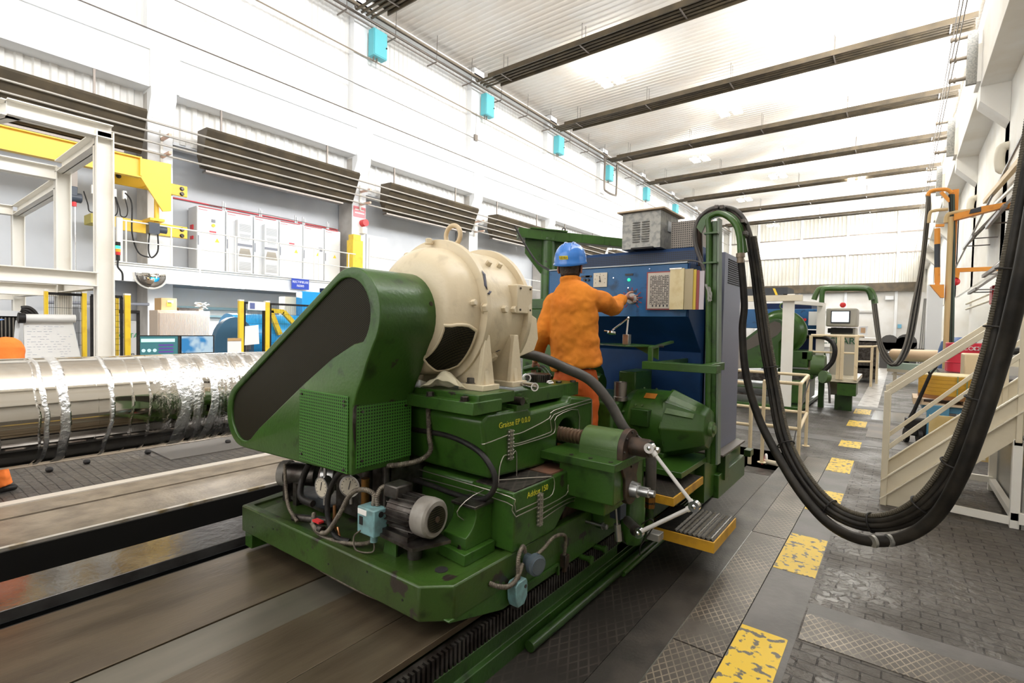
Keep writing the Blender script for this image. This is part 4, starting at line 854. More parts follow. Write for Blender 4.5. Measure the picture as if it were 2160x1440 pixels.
# ---------------------------------------------------------------- belt guard
m, nt, b, o, s = base('expanded_metal_mesh', .6)
u = mathn(nt, 'ADD', mathn(nt, 'MULTIPLY', s[0], 55), mathn(nt, 'MULTIPLY', s[2], 95)); v = mathn(nt, 'SUBTRACT', mathn(nt, 'MULTIPLY', s[0], 55), mathn(nt, 'MULTIPLY', s[2], 95))
f = [mathn(nt, 'MULTIPLY', mathn(nt, 'ABSOLUTE', mathn(nt, 'SUBTRACT', mathn(nt, 'FRACT', q), .5)), 2) for q in (u, v)]
g = mathn(nt, 'GREATER_THAN', mathn(nt, 'MAXIMUM', *f), .72); nt.links.new(mixc(nt, g, (.004, .0035, .003), (.035, .03, .014)), b.inputs['Base Color']); bumpn(nt, b, g, 1, .006); b.inputs['Specular IOR Level'].default_value = .15
EXPM = m
def perf(name, ax):
    m, nt, b, o, s = base(name, .35)
    f = [mathn(nt, 'ABSOLUTE', mathn(nt, 'SUBTRACT', mathn(nt, 'FRACT', mathn(nt, 'MULTIPLY', s[q], 62)), .5)) for q in (ax, 2)]
    g = mathn(nt, 'LESS_THAN', mathn(nt, 'MAXIMUM', *f), .27); nt.links.new(mixc(nt, g, (.055, .19, .025), (.004, .006, .003)), b.inputs['Base Color'])
    bumpn(nt, b, mathn(nt, 'SUBTRACT', 1, g), 1, .006); return m
PERFX, PERFY = perf('perforated_green_sheet_front', 0), perf('perforated_green_sheet_side', 1)
BG = thing('belt_guard', 'large slanted green belt guard with black mesh opening in front of the cream motor', 'machine guard', (-2.4, 1.45, .82))
out = arc(-2.09, 1.64, .228, 118, -38, 16) + [(-1.955, 1.42), (-1.985, 1.35), (-2.03, 1.27), (-2.06, 1.20), (-2.062, .866), (-3.17, .822)] + arc(-3.20, 1.022, .2, -85, -238, 12)
hood = MB().prism(out, 'y', 1.45, 1.815).obj('guard_shell', GREEN, BG)
hole = arc(-2.115, 1.64, .178, 118, -45, 14) + [(-2.06, 1.50), (-2.24, 1.42), (-2.5, 1.27), (-2.985, .965)] + arc(-3.17, 1.03, .165, -60, -238, 10)
cut(hood, MB().prism(hole, 'y', 1.40, 1.475))
md = hood.modifiers.new('bevel', 'BEVEL'); md.width = .007; md.segments = 3; md.limit_method = 'ANGLE'; md.angle_limit = .9
MB().prism([(x * 1.0, z) for x, z in hole], 'y', 1.462, 1.474).obj('mesh_panel', EXPM, BG, smooth=False)
gr1 = MB().box(-2.525, -2.093, 1.444, 1.45, .868, 1.245).obj('perforated_grille', PERFX, BG, bevel=.001)
gr2 = MB().box(-2.062, -2.055, 1.47, 1.812, .895, 1.20).obj('perforated_grille', PERFY, BG, bevel=.001)
for x, z in ((-2.5, 1.22), (-2.12, 1.22), (-2.5, .90), (-2.12, .885), (-2.12, 1.2)): MB().cyl((x, 1.444, z), (x, 1.438, z), .007, n=10).obj('screw', BOLT, gr1)
for y, z in ((1.50, 1.17), (1.50, .93), (1.77, 1.17)): MB().cyl((-2.055, y, z), (-2.049, y, z), .007, n=10).obj('screw', BOLT, gr2)
MB().prism([(1.452, 1.19), (1.462, 1.215), (1.50, 1.225), (1.52, 1.215), (1.47, 1.20), (1.465, 1.1), (1.468, .98), (1.455, 1.05), (1.45, 1.12)], 'x', -2.063, -2.0575).obj('paint_chip', BOLT, BG, smooth=False)
MB().lathe((-2.12, 1.476, 1.65), (0, 1, 0), [(0, .09), (.05, .09)], 24).obj('pulley', BOLT, BG)
MB().cyl((-1.895, 1.77, 1.70), (-1.87, 1.77, 1.705), .012, n=10).obj('guard_bolt', BOLT, BG)
# ---------------------------------------------------------------- cream drive motor
MO = thing('drive_motor', 'big cream painted drive motor with lifting eye on top', 'motor', (-2.0, 2.1, 1.263))
cx, cz = -2.0, 1.656
BP = [(1.735, .20), (1.742, .25), (1.765, .292), (1.80, .32), (1.84, .335), (1.905, .34)]
def br_(y):
    for (a, ra), (b_, rb) in zip(BP, BP[1:]):
        if y <= b_: return ra + (rb - ra) * (y - a) / (b_ - a)
    return .34
bell = MB().lathe((cx, 0, cz), (0, 1, 0), [(1.735, .1)] + BP, 64).obj('end_bell', CREAM, MO)
MB().lathe((cx, 1.905, cz), (0, 1, 0), [(0, .34), (0, .385), (.03, .388), (.03, .345)], 64).obj('front_ring', CREAM, MO, bevel=.002)
MB().lathe((cx, 1.93, cz), (0, 1, 0), [(0, .345), (.33, .345)], 64).obj('stator_body', CREAM, MO)
MB().lathe((cx, 2.26, cz), (0, 1, 0), [(0, .34), (0, .378), (.03, .38), (.035, .33), (.11, .30), (.16, .2), (.17, .1)], 64).obj('rear_bell', CREAM, MO)
# air opening in the bell with mesh (lower right)
c = MB(); rows = []
for i in range(9):
    t = i / 8; y = 1.745 + t * .14
    r = br_(y); a0, a1 = -66 + 26 * max(0, t - .5), -12 - 10 * max(0, t - .6) - 14 * max(0, .3 - t)
    rows.append([c.b.verts.new((cx + (r + .004) * math.cos(math.radians(a0 + (a1 - a0) * j / 12)), y, cz + (r + .004) * math.sin(math.radians(a0 + (a1 - a0) * j / 12)))) for j in range(13)])
for A, B_ in zip(rows, rows[1:]):
    for j in range(12): c.b.faces.new((A[j], A[j + 1], B_[j + 1], B_[j]))
edge = [v.co.copy() for v in rows[0]] + [r[-1].co.copy() for r in rows[1:]] + [v.co.copy() for v in rows[-1][::-1]] + [r[0].co.copy() for r in rows[::-1]]
o = c.obj('air_opening_mesh', EXPM, MO); sd = o.modifiers.new('s', 'SOLIDIFY'); sd.thickness = .004
MB().tube(edge, .009, 8).obj('opening_rim', CREAM, MO)
MB().torus((cx, 2.05, cz + .43), (0, 1, 0), .055, .013, 32, 12).cyl((cx, 2.05, cz + .34), (cx, 2.05, cz + .385), .016).obj('lifting_eye', mat('cream_worn', (.62, .48, .3), .4), MO)
MB().hexbolt((cx, 2.05, cz + .345), (0, 0, 1), .025, .02).obj('rusty_nut', mat('rust_brown_casting', (0, 0, 0)), MO)
def onr(a, r, y): return (cx + r * math.cos(math.radians(a)), y, cz + r * math.sin(math.radians(a)))
for a, r, y, sz in ((48, .345, 2.08, .016), (48, .345, 2.17, .016), (3, .345, 2.08, .02), (3, .345, 2.16, .02), (-42, .345, 2.10, .024), (3, .36, 1.915, .024), (7, .335, 1.85, .016), (92, .365, 1.88, .018), (118, .335, 1.86, .016), (-95, .34, 1.85, .016)):
    d = Vector((math.cos(math.radians(a)), 0, math.sin(math.radians(a)))); MB().hexbolt(onr(a, r - .005, y), d, sz, .028).obj('bolt', CREAM, MO)
tb = MB().box(cx + .27, cx + .375, 2.16, 2.30, cz + .0, cz + .155).obj('terminal_box', CREAM, MO, bevel=.006)
for y in (2.185, 2.275):
    for z in (cz + .02, cz + .135): MB().cyl((cx + .375, y, z), (cx + .38, y, z), .006, n=8).obj('screw', BOLT, tb)
MB().prism([(2.28, -.02), (2.44, -.08), (2.46, -.2), (2.42, -.27), (2.28, -.3)], 'x', 0, .09).obj('outlet_duct', CREAM, MO, bevel=.006).location += Vector((cx + .22, 0, cz + .06))
for k, (a, r, y, w_) in enumerate(((24, .389, 1.915, .10), (14, .389, 1.925, .02), (-28, .346, 2.2, .012), (-36, .346, 2.12, .012), (-58, .346, 2.0, .01))):
    aa = math.radians(a); c = MB(); 
    pts = [(aa + math.radians(q * (w_ * 160) * .5), y + math.sin(q * 3) * .01 + e) for q, e in ((-1, 0), (-.5, .012), (.6, .01), (1, .002), (.4, -.012), (-.6, -.01))]
    va = [Vector((cx + (r + .0012) * math.cos(p[0]), p[1], cz + (r + .0012) * math.sin(p[0]))) for p in pts]; c.face(va); ob = c.obj('paint_chip', mat('chip_grey', (.09, .09, .12), .6), MO); sd = ob.modifiers.new('s', 'SOLIDIFY'); sd.thickness = .001
# feet
for y0, dz in ((1.90, 0), (2.14, 0)):
    MB().prism([(cx - .38, 1.29), (cx + .37, 1.29), (cx + .335, 1.54), (cx + .30, 1.54), (cx + .1, 1.36), (cx - .1, 1.36), (cx - .3, 1.54), (cx - .335, 1.54)], 'y', y0 + .02, y0 + .05).obj('foot_web', CREAM, MO, bevel=.003)
    MB().prism([(1.29, y0 - .01), (1.54, y0 + .022), (1.54, y0 + .055), (1.29, y0 + .10)], 'x', cx + .335, cx + .36).obj('foot_gusset', CREAM, MO, bevel=.003).data.transform(Matrix(((1, 0, 0, 0), (0, 0, 1, 0), (0, 1, 0, 0), (0, 0, 0, 1))))
    MB().box(cx + .22, cx + .385, y0 - .02, y0 + .11, 1.263, 1.292).obj('foot_pad', CREAM, MO, bevel=.003); MB().box(cx - .385, cx - .22, y0 - .02, y0 + .11, 1.263, 1.292).obj('foot_pad', CREAM, MO, bevel=.003)
MB().hexbolt((cx + .27, 1.925, 1.292), (0, 0, 1), .024, .028).obj('foot_bolt', BOLT, MO)
MO.scale = (1.04,) * 3; MO.location += Vector((-.07, .075, 0))
# rag, tools on the plates
c = MB(); rr = random.Random(5); pts = []
for j in range(9):
    row = []
    for i in range(11):
        u, v = i / 10, j / 8
        q = Vector((-1.99, 1.80, 1.266)).lerp(Vector((-1.79, 1.88, 1.27)), u) + Vector((.0, .09, 0)) * v
        q.z += .004 + .10 * math.sin(math.pi * u) ** .8 * (.3 + u) * math.sin(math.pi * min(1, v + .15)) + .016 * math.sin(u * 17 + v * 5) * math.sin(v * 9 + u * 4) + rr.uniform(-.003, .003); q.x += .012 * math.sin(v * 11); q.z = max(q.z, 1.268)
        row.append(c.b.verts.new(q))
    pts.append(row)
for A, B_ in zip(pts, pts[1:]):
    for i in range(10): c.b.faces.new((A[i], A[i + 1], B_[i + 1], B_[i]))
o = c.obj('cleaning_rag', mat('cream_cloth', (.75, .68, .50), .9)); sd = o.modifiers.new('s', 'SOLIDIFY'); sd.thickness = .004; su = o.modifiers.new('u', 'SUBSURF'); su.levels = su.render_levels = 1
tag(o, 'crumpled cream cleaning rag under the cream motor', 'rag')
t = thing('socket_wrench', 'steel tube wrench with an open round end lying on the machine', 'wrench', (-1.66, 2.2, 1.263))
p = lambda px, py, z: P(px, py, z=z)
MB().tube([p(1050, 797, 1.278), p(1112, 812, 1.278)], .011, 12).obj('handle', STEEL, t); a, c = p(1108, 811, 1.285), p(1128, 816, 1.285); MB().lathe(a, c - a, [(0, .018), ((c - a).length, .023), ((c - a).length, .017), (.01, .015)], 20, False).obj('socket', CHROME, t)
t = thing('box_spanner', 'second steel ring spanner standing behind the tube wrench', 'wrench', (-1.64, 2.35, 1.243))
a = p(1110, 796, 1.272); MB().lathe(a, (.7, -.7, 0), [(0, .027), (.035, .027), (.035, .019), (0, .019)], 20, False).obj('socket_end', CHROME, t); MB().tube([p(1122, 798, 1.252), p(1150, 803, 1.252)], .006, 8).obj('handle', CHROME, t)
MB().torus(p(1160, 806, 1.254), (.1, -.2, 1), .02, .0055, 20, 8).obj('ring_end', CHROME, t)
t = tag(MB().lathe((-1.86, 2.72, 1.243), (0, 0, 1), [(0, .075), (.05, .075), (.052, .07), (.052, .02)], 48).obj('change_gear', BOLT), 'dark toothed wheel lying flat beside the operator', 'gear')
c = MB()
for k in range(40):
    a = k / 40 * 2 * math.pi; M_ = Matrix.Translation((-1.86, 2.72, 1.245)) @ Matrix.Rotation(a, 4, 'Z'); c.box(.07, .083, -.003, .003, 0, .046, M_)
c.obj('gear_teeth', BOLT, t, smooth=False)
# ---------------------------------------------------------------- pump motor, lamps box, gauges at the front
PM = thing('pump_motor', 'small dark finned electric motor with a grey fan cover on the carriage front', 'motor', (-1.85, 1.65, .585))
MB().lathe((-1.915, 1.602, .705), (1, .08, 0), [(0, .072), (.18, .072)], 32).obj('stator', BOLT, PM)
c = MB(); d = Vector((1, .08, 0)).normalized(); s2 = Vector((-.08, 1, 0)).normalized(); 
for k in range(20):
    a = k / 20 * 2 * math.pi; e = s2 * math.cos(a) + Vector((0, 0, 1)) * math.sin(a); A = Vector((-1.915, 1.602, .705)) + d * .005 + e * .082; c.bar(A, A + d * .155, .003, .018, e)
c.obj('cooling_fins', BOLT, PM, smooth=False)
MB().lathe((-1.745, 1.616, .705), (1, .08, 0), [(0, .090), (.04, .093), (.075, .090), (.085, .080), (.085, .062), (.08, .0)], 40).obj('fan_cover', mat('grey_fan_cover', (.30, .28, .25), .45, 0, (.2, .18, .16), 10), PM)
MB().lathe((-1.661, 1.6227, .705), (1, .08, 0), [(.003, .06), (.006, .06)], 32).obj('fan_grille', EXPM, PM, smooth=False); MB().lathe((-1.656, 1.623, .705), (1, .08, 0), [(.0, .014), (.006, .014)], 16).obj('hub', mat('rust_brown_casting', (0, 0, 0)), PM)
MB().box(-1.95, -1.85, 1.55, 1.65, .765, .83).obj('terminal_box', BOLT, PM, bevel=.008)
MB().box(-1.94, -1.75, 1.53, 1.68, .60, .622).box(-1.92, -1.78, 1.56, 1.65, .62, .65).obj('feet', BOLT, PM)
MB().prism([(-2.0, 1.52), (-1.68, 1.50), (-1.62, 1.68), (-1.95, 1.76)], 'z', .585, .60).cyl((-1.80, 1.62, .486), (-1.80, 1.62, .585), .035).cyl((-1.95, 1.72, .486), (-1.95, 1.72, .585), .03).obj('support_plate', BOLT, PM)
t = thing('pressure_switch', 'pale blue control box with a white label at the carriage front', 'switch box', (-1.99, 1.52, .5))
MB().box(-2.06, -1.93, 1.48, 1.56, .585, .715).obj('housing', mat('pale_blue_enamel', (.20, .38, .40), .4, 0, (.15, .25, .25), 20), t, bevel=.006)
MB().box(-2.052, -1.985, 1.477, 1.481, .68, .705).obj('label', PAPER, t); MB().box(-2.04, -2.015, 1.477, 1.481, .63, .67).obj('window', DARK, t); MB().cyl((-1.93, 1.52, .69), (-1.926, 1.52, .69), .014).obj('side_cap', DARK, t)
MB().cyl((-1.98, 1.52, .585), (-1.98, 1.52, .545), .018).obj('gland', mat('pale_blue_enamel', (0, 0, 0)), t)
MB().prism([(-1.965, .485), (-1.87, .485), (-1.87, .70), (-1.93, .70)], 'y', 1.565, 1.575).obj('bracket_plate', GREEN, t)
MB().tube([(-1.98, 1.52, .55), (-1.975, 1.51, .50), (-2.05, 1.47, .50), (-2.07, 1.47, .56), (-2.03, 1.48, .60)], .004, 8, 6).obj('thin_cable', FLEX, t)
for nm, x, y, z, dr, lab in (('pressure_gauge', -2.43, 1.52, .715, (.05, -1, 0), 'round white faced pressure gauge, left of the two under the belt guard'), ('pressure_gauge', -2.28, 1.59, .735, (.45, -.85, 0), 'round white faced pressure gauge behind the black hose under the belt guard')):
    t = thing(nm, lab, 'gauge', (x, y, z - .06), 'pressure gauges under the belt guard')
    d = Vector(dr).normalized(); p = Vector((x, y, z))
    MB().lathe(p - d * .05, d, [(0, .045), (.01, .055), (.05, .055), (.054, .058), (.054, .05)], 32, True).obj('case', STEEL, t)
    dl = MB().lathe(p + d * .004, d, [(0, .049), (.001, .049)], 32).obj('dial', mat('cream_dial', (.62, .56, .45), .4), t, smooth=False)
    u_ = d.cross(Vector((0, 0, 1))).normalized(); MB().bar(p + d * .007 - Vector((0, 0, .015)) + u_ * .004, p + d * .007 + Vector((0, 0, .032)) - u_ * .008, .004, .001, d).obj('needle', INK, dl)
    c = MB()
    for k in range(11):
        a = math.radians(-130 + k * 26); e = u_ * math.sin(a) + Vector((0, 0, 1)) * math.cos(a); c.bar(p + d * .0055 + e * .038, p + d * .0055 + e * .045, .0025, .001, d)
    c.obj('scale_marks', INK, dl, smooth=False); MB().cyl(p - d * .02 + Vector((0, 0, -.055)), p - d * .02 + Vector((0, 0, -.10)), .01).cyl(p - d * .02 + Vector((0, 0, .055)), p - d * .02 + Vector((0, 0, .12)), .009).obj('pipe_stem', STEEL, t)
t = thing('hydraulic_pump', 'dark hydraulic pump with a grey motor cap at the left under the belt guard', 'pump', (-2.8, 1.8, .485))
MB().lathe((-3.06, 1.66, .64), (.87, .5, 0), [(0, .075), (.03, .08), (.03, .07), (.22, .07)], 28).obj('motor', BOLT, t); MB().lathe((-3.07, 1.655, .64), (.87, .5, 0), [(-.02, .06), (-.01, .078), (.04, .08)], 28).obj('motor_cap', mat('grey_fan_cover', (0, 0, 0)), t)
MB().lathe((-2.78, 1.75, .66), (.87, .5, 0), [(0, .07), (.02, .085), (.1, .085), (.1, .06), (.2, .06)], 28).obj('coupling', STEEL, t)
MB().box(-3.02, -2.96, 1.62, 1.66, .485, .60).box(-3.05, -2.6, 1.64, 1.9, .50, .52).box(-2.9, -2.86, 1.62, 1.66, .485, .62).obj('support', BOLT, t)
MB().box(-2.6, -2.1, 1.72, 2.0, .50, .86).cyl((-2.2, 1.64, .62), (-2.2, 1.64, .86), .028).cyl((-2.12, 1.7, .56), (-2.12, 1.7, .86), .02).obj('valve_block', BOLT, t)
MB().cyl((-2.16, 1.60, .56), (-2.16, 1.60, .80), .022).obj('brass_pipe', mat('dark_brass', (.25, .12, .03), .35, .8), t)
MB().cyl((-2.62, 1.47, .52), (-2.35, 1.52, .55), .02).cyl((-2.35, 1.46, .53), (-2.32, 1.46, .53), .02).obj('valve', BOLT, t); MB().box(-2.42, -2.36, 1.46, 1.49, .55, .56).obj('red_lever', RED, t)
MB().cyl((-2.28, 1.50, .50), (-2.28, 1.50, .66), .009).cyl((-2.20, 1.48, .50), (-2.25, 1.50, .55), .008).obj('copper_fitting', mat('copper', (.5, .25, .12), .3, .9), t)
# conduits and hoses at the front
HG = 'flexible hoses at the carriage front'
def hose(nm, lab, pts, r, m=None, fx=True, grp=HG, **k):
    if fx: o = flex(nm, pts, r, m or FLEX, None, **k)
    else: o = MB().tube(pts, r, 12, 8).obj(nm, m or BLACK)
    return tag(o, lab, 'hose', grp)
hose('flexible_conduit', 'ribbed grey conduit arching from the pale blue box down to the carriage plate', [(-2.0, 1.53, .715), (-2.0, 1.53, .77), (-2.06, 1.51, .785), (-2.13, 1.49, .75), (-2.19, 1.46, .63), (-2.28, 1.45, .53), (-2.40, 1.46, .525), (-2.47, 1.50, .57)], .013)
hose('flexible_conduit', 'ribbed grey conduit from the pale blue box to the small finned motor', [(-1.98, 1.54, .715), (-1.985, 1.54, .76), (-1.975, 1.56, .80), (-1.94, 1.59, .81)], .013)
hose('flexible_conduit', 'thin ribbed conduit slanting down at the left under the belt guard', [(-2.72, 1.47, .80), (-2.71, 1.47, .68), (-2.64, 1.45, .58), (-2.55, 1.45, .52)], .010)
hose('flexible_conduit', 'ribbed conduit lying on the plate from the left towards the pale blue box', [(-2.5, 1.50, .52), (-2.35, 1.46, .50), (-2.2, 1.47, .50), (-2.08, 1.52, .505), (-2.02, 1.55, .53)], .012)
hose('black_hose', 'thick black hose looping round the second gauge', [(-2.12, 1.50, .86), (-2.22, 1.49, .84), (-2.30, 1.48, .72), (-2.29, 1.47, .60), (-2.22, 1.47, .52), (-2.15, 1.5, .505)], .014, BLACK, False)
hose('black_hose', 'black hose curling beside the left gauge', [(-2.62, 1.56, .80), (-2.66, 1.54, .70), (-2.60, 1.50, .63), (-2.48, 1.50, .62)], .018, BLACK, False)
hose('flexible_conduit', 'ribbed conduit running down the side of the belt guard and curving under it', [(-1.98, 1.86, 1.21), (-1.975, 1.86, 1.12), (-1.97, 1.865, 1.0), (-1.955, 1.86, .93), (-1.98, 1.81, .885), (-2.03, 1.72, .87), (-2.07, 1.66, .87)], .014, grp=None)
# right side: limit switch, lamp socket, conduits on the apron
t = thing('limit_switch', 'pale blue limit switch hanging on a ribbed conduit at the carriage side', 'switch box', (-1.4, 1.95, .2))
MB().prism([(1.88, .37), (1.90, .385), (1.965, .385), (1.975, .365), (1.975, .30), (1.95, .265), (1.90, .265), (1.885, .30)], 'x', -1.44, -1.385).obj('housing', mat('pale_blue_enamel', (0, 0, 0)), t, bevel=.004); MB().box(-1.43, -1.40, 1.91, 1.95, .245, .265).cyl((-1.385, 1.955, .35), (-1.382, 1.955, .35), .009).obj('lever', BOLT, t)
t = thing('round_socket', 'round blue grey junction socket on the carriage side above the rack', 'socket', (-1.42, 2.02, .42))
MB().lathe((-1.45, 2.05, .43), (1, -.3, 0), [(0, .03), (.05, .035), (.06, .052), (.09, .052), (.095, .04), (.1, .04)], 28).obj('body', mat('blue_grey_metal', (.10, .13, .16), .4, .3), t)
t = thing('end_switch', 'small rusty limit switch at the right end of the side conduit', 'switch box', (-1.42, 2.39, .25))
MB().box(-1.45, -1.41, 2.37, 2.41, .27, .34).box(-1.44, -1.42, 2.38, 2.40, .24, .27).obj('housing', mat('rust_brown_casting', (0, 0, 0)), t, bevel=.004)
hose('flexible_conduit', 'ribbed conduit rising from the limit switch to the carriage side', [(-1.41, 1.93, .385), (-1.41, 1.925, .45), (-1.41, 1.93, .50), (-1.42, 1.97, .525), (-1.43, 2.0, .51), (-1.43, 2.01, .48)], .011, grp='conduits on the carriage side')
hose('flexible_conduit', 'pale ribbed conduit curving out of the carriage side to the round socket', [(-1.45, 1.76, .42), (-1.41, 1.78, .41), (-1.40, 1.84, .39), (-1.40, 1.90, .40), (-1.43, 1.99, .43)], .012, grp='conduits on the carriage side')
hose('flexible_conduit', 'ribbed conduit arching right from the round socket to the small rusty switch', [(-1.42, 2.06, .44), (-1.41, 2.14, .46), (-1.41, 2.24, .49), (-1.41, 2.34, .47), (-1.42, 2.38, .42), (-1.43, 2.385, .34)], .010, grp='conduits on the carriage side')
hose('underside_conduit', 'grey conduit running along under the front edge of the carriage', [(-2.55, 1.46, .33), (-2.3, 1.44, .335), (-2.0, 1.44, .335), (-1.75, 1.46, .34)], .008, fx=True, grp=None)
MB().bar((-1.44, 2.0, .30), (-1.44, 2.34, .30), .012, .012).bar((-1.44, 2.34, .30), (-1.44, 2.34, .24), .012, .012).obj('guide_bar', GREEN, CG)
# ================================================================ REAR OF THE CARRIAGE: CABINET, MAST, GEARMOTOR, STEPS
MB().box(-3.2, -1.45, 3.1, 5.1, .3, .37).box(-3.1, -1.45, 3.1, 5.1, -.0, .30).obj('rear_base', GREEN, CG, bevel=.004)
MB().box(-1.9, -1.14, 3.95, 5.05, .27, .585).box(-1.2, -1.10, 4.2, 5.06, .25, .44).obj('rear_sill', GREEN, CG, bevel=.006); MB().box(-1.5, -1.08, 4.22, 4.95, .585, .60).obj('sill_plate', mat('brown_grey_plate', (.12, .10, .085), .5), CG, bevel=.002)
MB().box(-1.14, -1.08, 4.30, 4.42, .38, .58).box(-1.10, -1.04, 5.0, 5.12, .44, .5).obj('side_lug', GREEND, CG, bevel=.004)
MB().prism([(3.36, .60), (3.96, .60), (3.96, .64), (3.36, .64)], 'x', -1.62, -1.12).box(-1.6, -1.5, 3.4, 3.9, .36, .6).box(-1.3, -1.2, 3.5, 3.9, .36, .6).obj('motor_console', GREEN, CG, bevel=.004)
MB().cyl((-1.36, 3.85, .02), (-1.36, 3.0, .02), .02).obj('pipe', GREEN, CG)
# gear motor
t = thing('gear_motor', 'big green electric motor with slanted cover and orange label below the blue cabinet', 'motor', (-1.4, 3.8, .64))
gy, gz = 3.83, .875
MB().lathe((-1.72, gy, gz), (1, 0, 0), [(0, .15), (.02, .21), (.05, .235), (.10, .245), (.10, .25), (.37, .25)], 48).obj('body', GREEN, t)
MB().lathe((-1.38, gy, gz), (1, 0, 0), [(0, .235), (.01, .265), (.03, .265), (.26, .17), (.30, .15), (.31, .05)], 8).obj('end_cover', GREEN, t, bevel=.008, smooth=False)
d0 = [P(1425, 833, x=-1.33), P(1483, 854, x=-1.12), P(1464, 896, x=-1.12), P(1405, 891, x=-1.34)]
MB().lathe((-1.075, gy - .02, gz), (1, 0, 0), [(0, .055), (.03, .055), (.03, .03), (.045, .03)], 20).obj('end_boss', GREEN2, t)
MB().box(-1.58, -1.44, gy - .285, gy - .2, gz + .0, gz + .125).obj('terminal_box', GREEND, t, bevel=.005)
n_ = math.radians(112.5 + 22.5)
cp = MB().prism([(-1.34, -.085), (-1.34, .085), (-1.14, .055), (-1.14, -.055)], 'z', 0, .006).obj('cover_plate', GREEN2, t, bevel=.002)
# lay the plate on the facet that faces up and to the viewer
A = Vector((-1.35, gy, gz)); e = Vector((0, -math.cos(math.radians(45)), math.sin(math.radians(45)))); r0, r1 = .262 * math.cos(math.pi / 8), .172 * math.cos(math.pi / 8)
u = (Vector((.23, 0, 0)) + e * (r1 - r0)).normalized(); v = Vector((0, e.z, -e.y)) * -1; nn = u.cross(v)
if nn.dot(e) < 0: v = -v; nn = -nn
M_ = Matrix(((u.x, v.x, nn.x, 0), (u.y, v.y, nn.y, 0), (u.z, v.z, nn.z, 0), (0, 0, 0, 1)))
cp.data.transform(Matrix.Translation(A + e * (r0 + .001)) @ M_ @ Matrix.Translation((1.35, 0, 0)))
o = MB().box(-1.53, -1.44, -.03, .03, 0, .003).obj('orange_label', mat('orange_brass_label', (.45, .16, .02), .4), t); q = math.radians(58); o.data.transform(Matrix.Translation((0, gy - .252 * math.cos(q), gz + .252 * math.sin(q))) @ Matrix.Rotation(math.radians(90) - q, 4, 'X'))
for x, a in ((-1.57, 35), (-1.52, 35), (-1.6, 95), (-1.5, 95), (-1.66, 20)):
    q = math.radians(a); d = Vector((0, -math.cos(q), math.sin(q))); MB().hexbolt(Vector((x, gy, gz)) + d * .247, d, .009, .012).obj('bolt', GREEN2, t)
MB().box(-1.6, -1.35, gy - .2, gy + .2, .64, .68).box(-1.55, -1.50, gy - .2, gy + .18, .66, .75).obj('feet', GREEN, t, bevel=.004)
# gearbox behind
t = thing('gearbox', 'green flanged gearbox beside the operator, behind the steel bushing', 'gearbox', (-1.95, 3.8, .37))
MB().box(-2.3, -1.68, 3.45, 4.25, .37, 1.04).obj('box', GREEN, t, bevel=.02)
MB().lathe((-2.3, 3.9, 1.12), (1, 0, 0), [(0, .2), (.14, .2), (.14, .23), (.17, .23), (.17, .18), (.24, .17), (.24, .1), (.30, .08)], 32).obj('flange_body', GREEN, t)
MB().box(-1.85, -1.70, 3.9, 4.25, 1.04, 1.245).obj('upper_block', GREEN, t, bevel=.01)
tag(MB().lathe((-1.70, 3.62, 1.04), (0, 0, 1), [(0, .055), (.03, .055), (.035, .05), (.145, .05), (.145, .035), (.13, .03)], 36).obj('steel_bushing', mat('oiled_steel', (.25, .22, .2), .3, .9)), 'dark steel bushing standing on the green gearbox', 'bushing')
# control cabinet
CC = thing('control_cabinet', 'blue machine control cabinet with a sloping front panel facing the operator', 'control cabinet', (-2, 4.5, .45))
MB().prism([(4.0, 1.70), (4.0, 2.125), (4.3, 2.135), (4.3, 2.295), (4.95, 2.295), (4.95, .37), (4.35, .37), (4.35, 1.41)], 'x', -2.64, -1.315).obj('body', mat('shaded_cabinet_blue', (.008, .045, .15), .5, 0, (.006, .035, .11), 3, spec=.25), CC, bevel=.005)  # cabinet blue darkened, shade under the panel put into the body colour
MB().box(-2.62, -1.33, 3.985, 4.0, 1.70, 2.122).obj('front_panel', BLUE, CC, bevel=.004)
MB().box(-2.62, -1.33, 3.975, 4.02, 2.125, 2.135).obj('top_trim', mat('worn_trim', (.3, .32, .33), .35, .5), CC)
m, nt, b, o, s = base('perforated_blue_sheet', .5)
f = [mathn(nt, 'ABSOLUTE', mathn(nt, 'SUBTRACT', mathn(nt, 'FRACT', mathn(nt, 'MULTIPLY', s[q], 60)), .5)) for q in (0, 2)]
g = mathn(nt, 'LESS_THAN', mathn(nt, 'MAXIMUM', *f), .28); nt.links.new(mixc(nt, g, (.008, .028, .08), (.002, .003, .006)), b.inputs['Base Color'])
MB().box(-2.6, -1.36, 4.292, 4.3, 2.145, 2.27).obj('perforated_grille', m, CC)
MB().box(-1.30, -1.16, 4.40, 4.95, .60, 2.25).obj('side_housing', mat('lilac_grey_paint', (.16, .17, .23), .45), CC, bevel=.004)
for k in range(12): MB().box(-1.16, -1.155, 4.5, 4.9, 2.0 + k * .018, 2.008 + k * .018).obj('vent_slot', DARK, CC)
def onp(px, py): return P(px, py, y=3.985)
a, c = onp(1253, 576), onp(1281, 605)
dp = MB().box(a.x, c.x, 3.975, 3.985, c.z, a.z).obj('dial_plate', mat('cream_dial', (0, 0, 0)), CC, bevel=.002)
mx = (a.x + c.x) / 2; mz_ = (a.z + c.z) / 2; MB().bar((mx - .005, 3.972, mz_ + .035), (mx + .005, 3.972, mz_ - .02), .006, .002, (0, 1, 0)).cyl((mx, 3.975, mz_ - .01), (mx, 3.968, mz_ - .01), .008).obj('dial_needle', INK, dp)
c = MB()
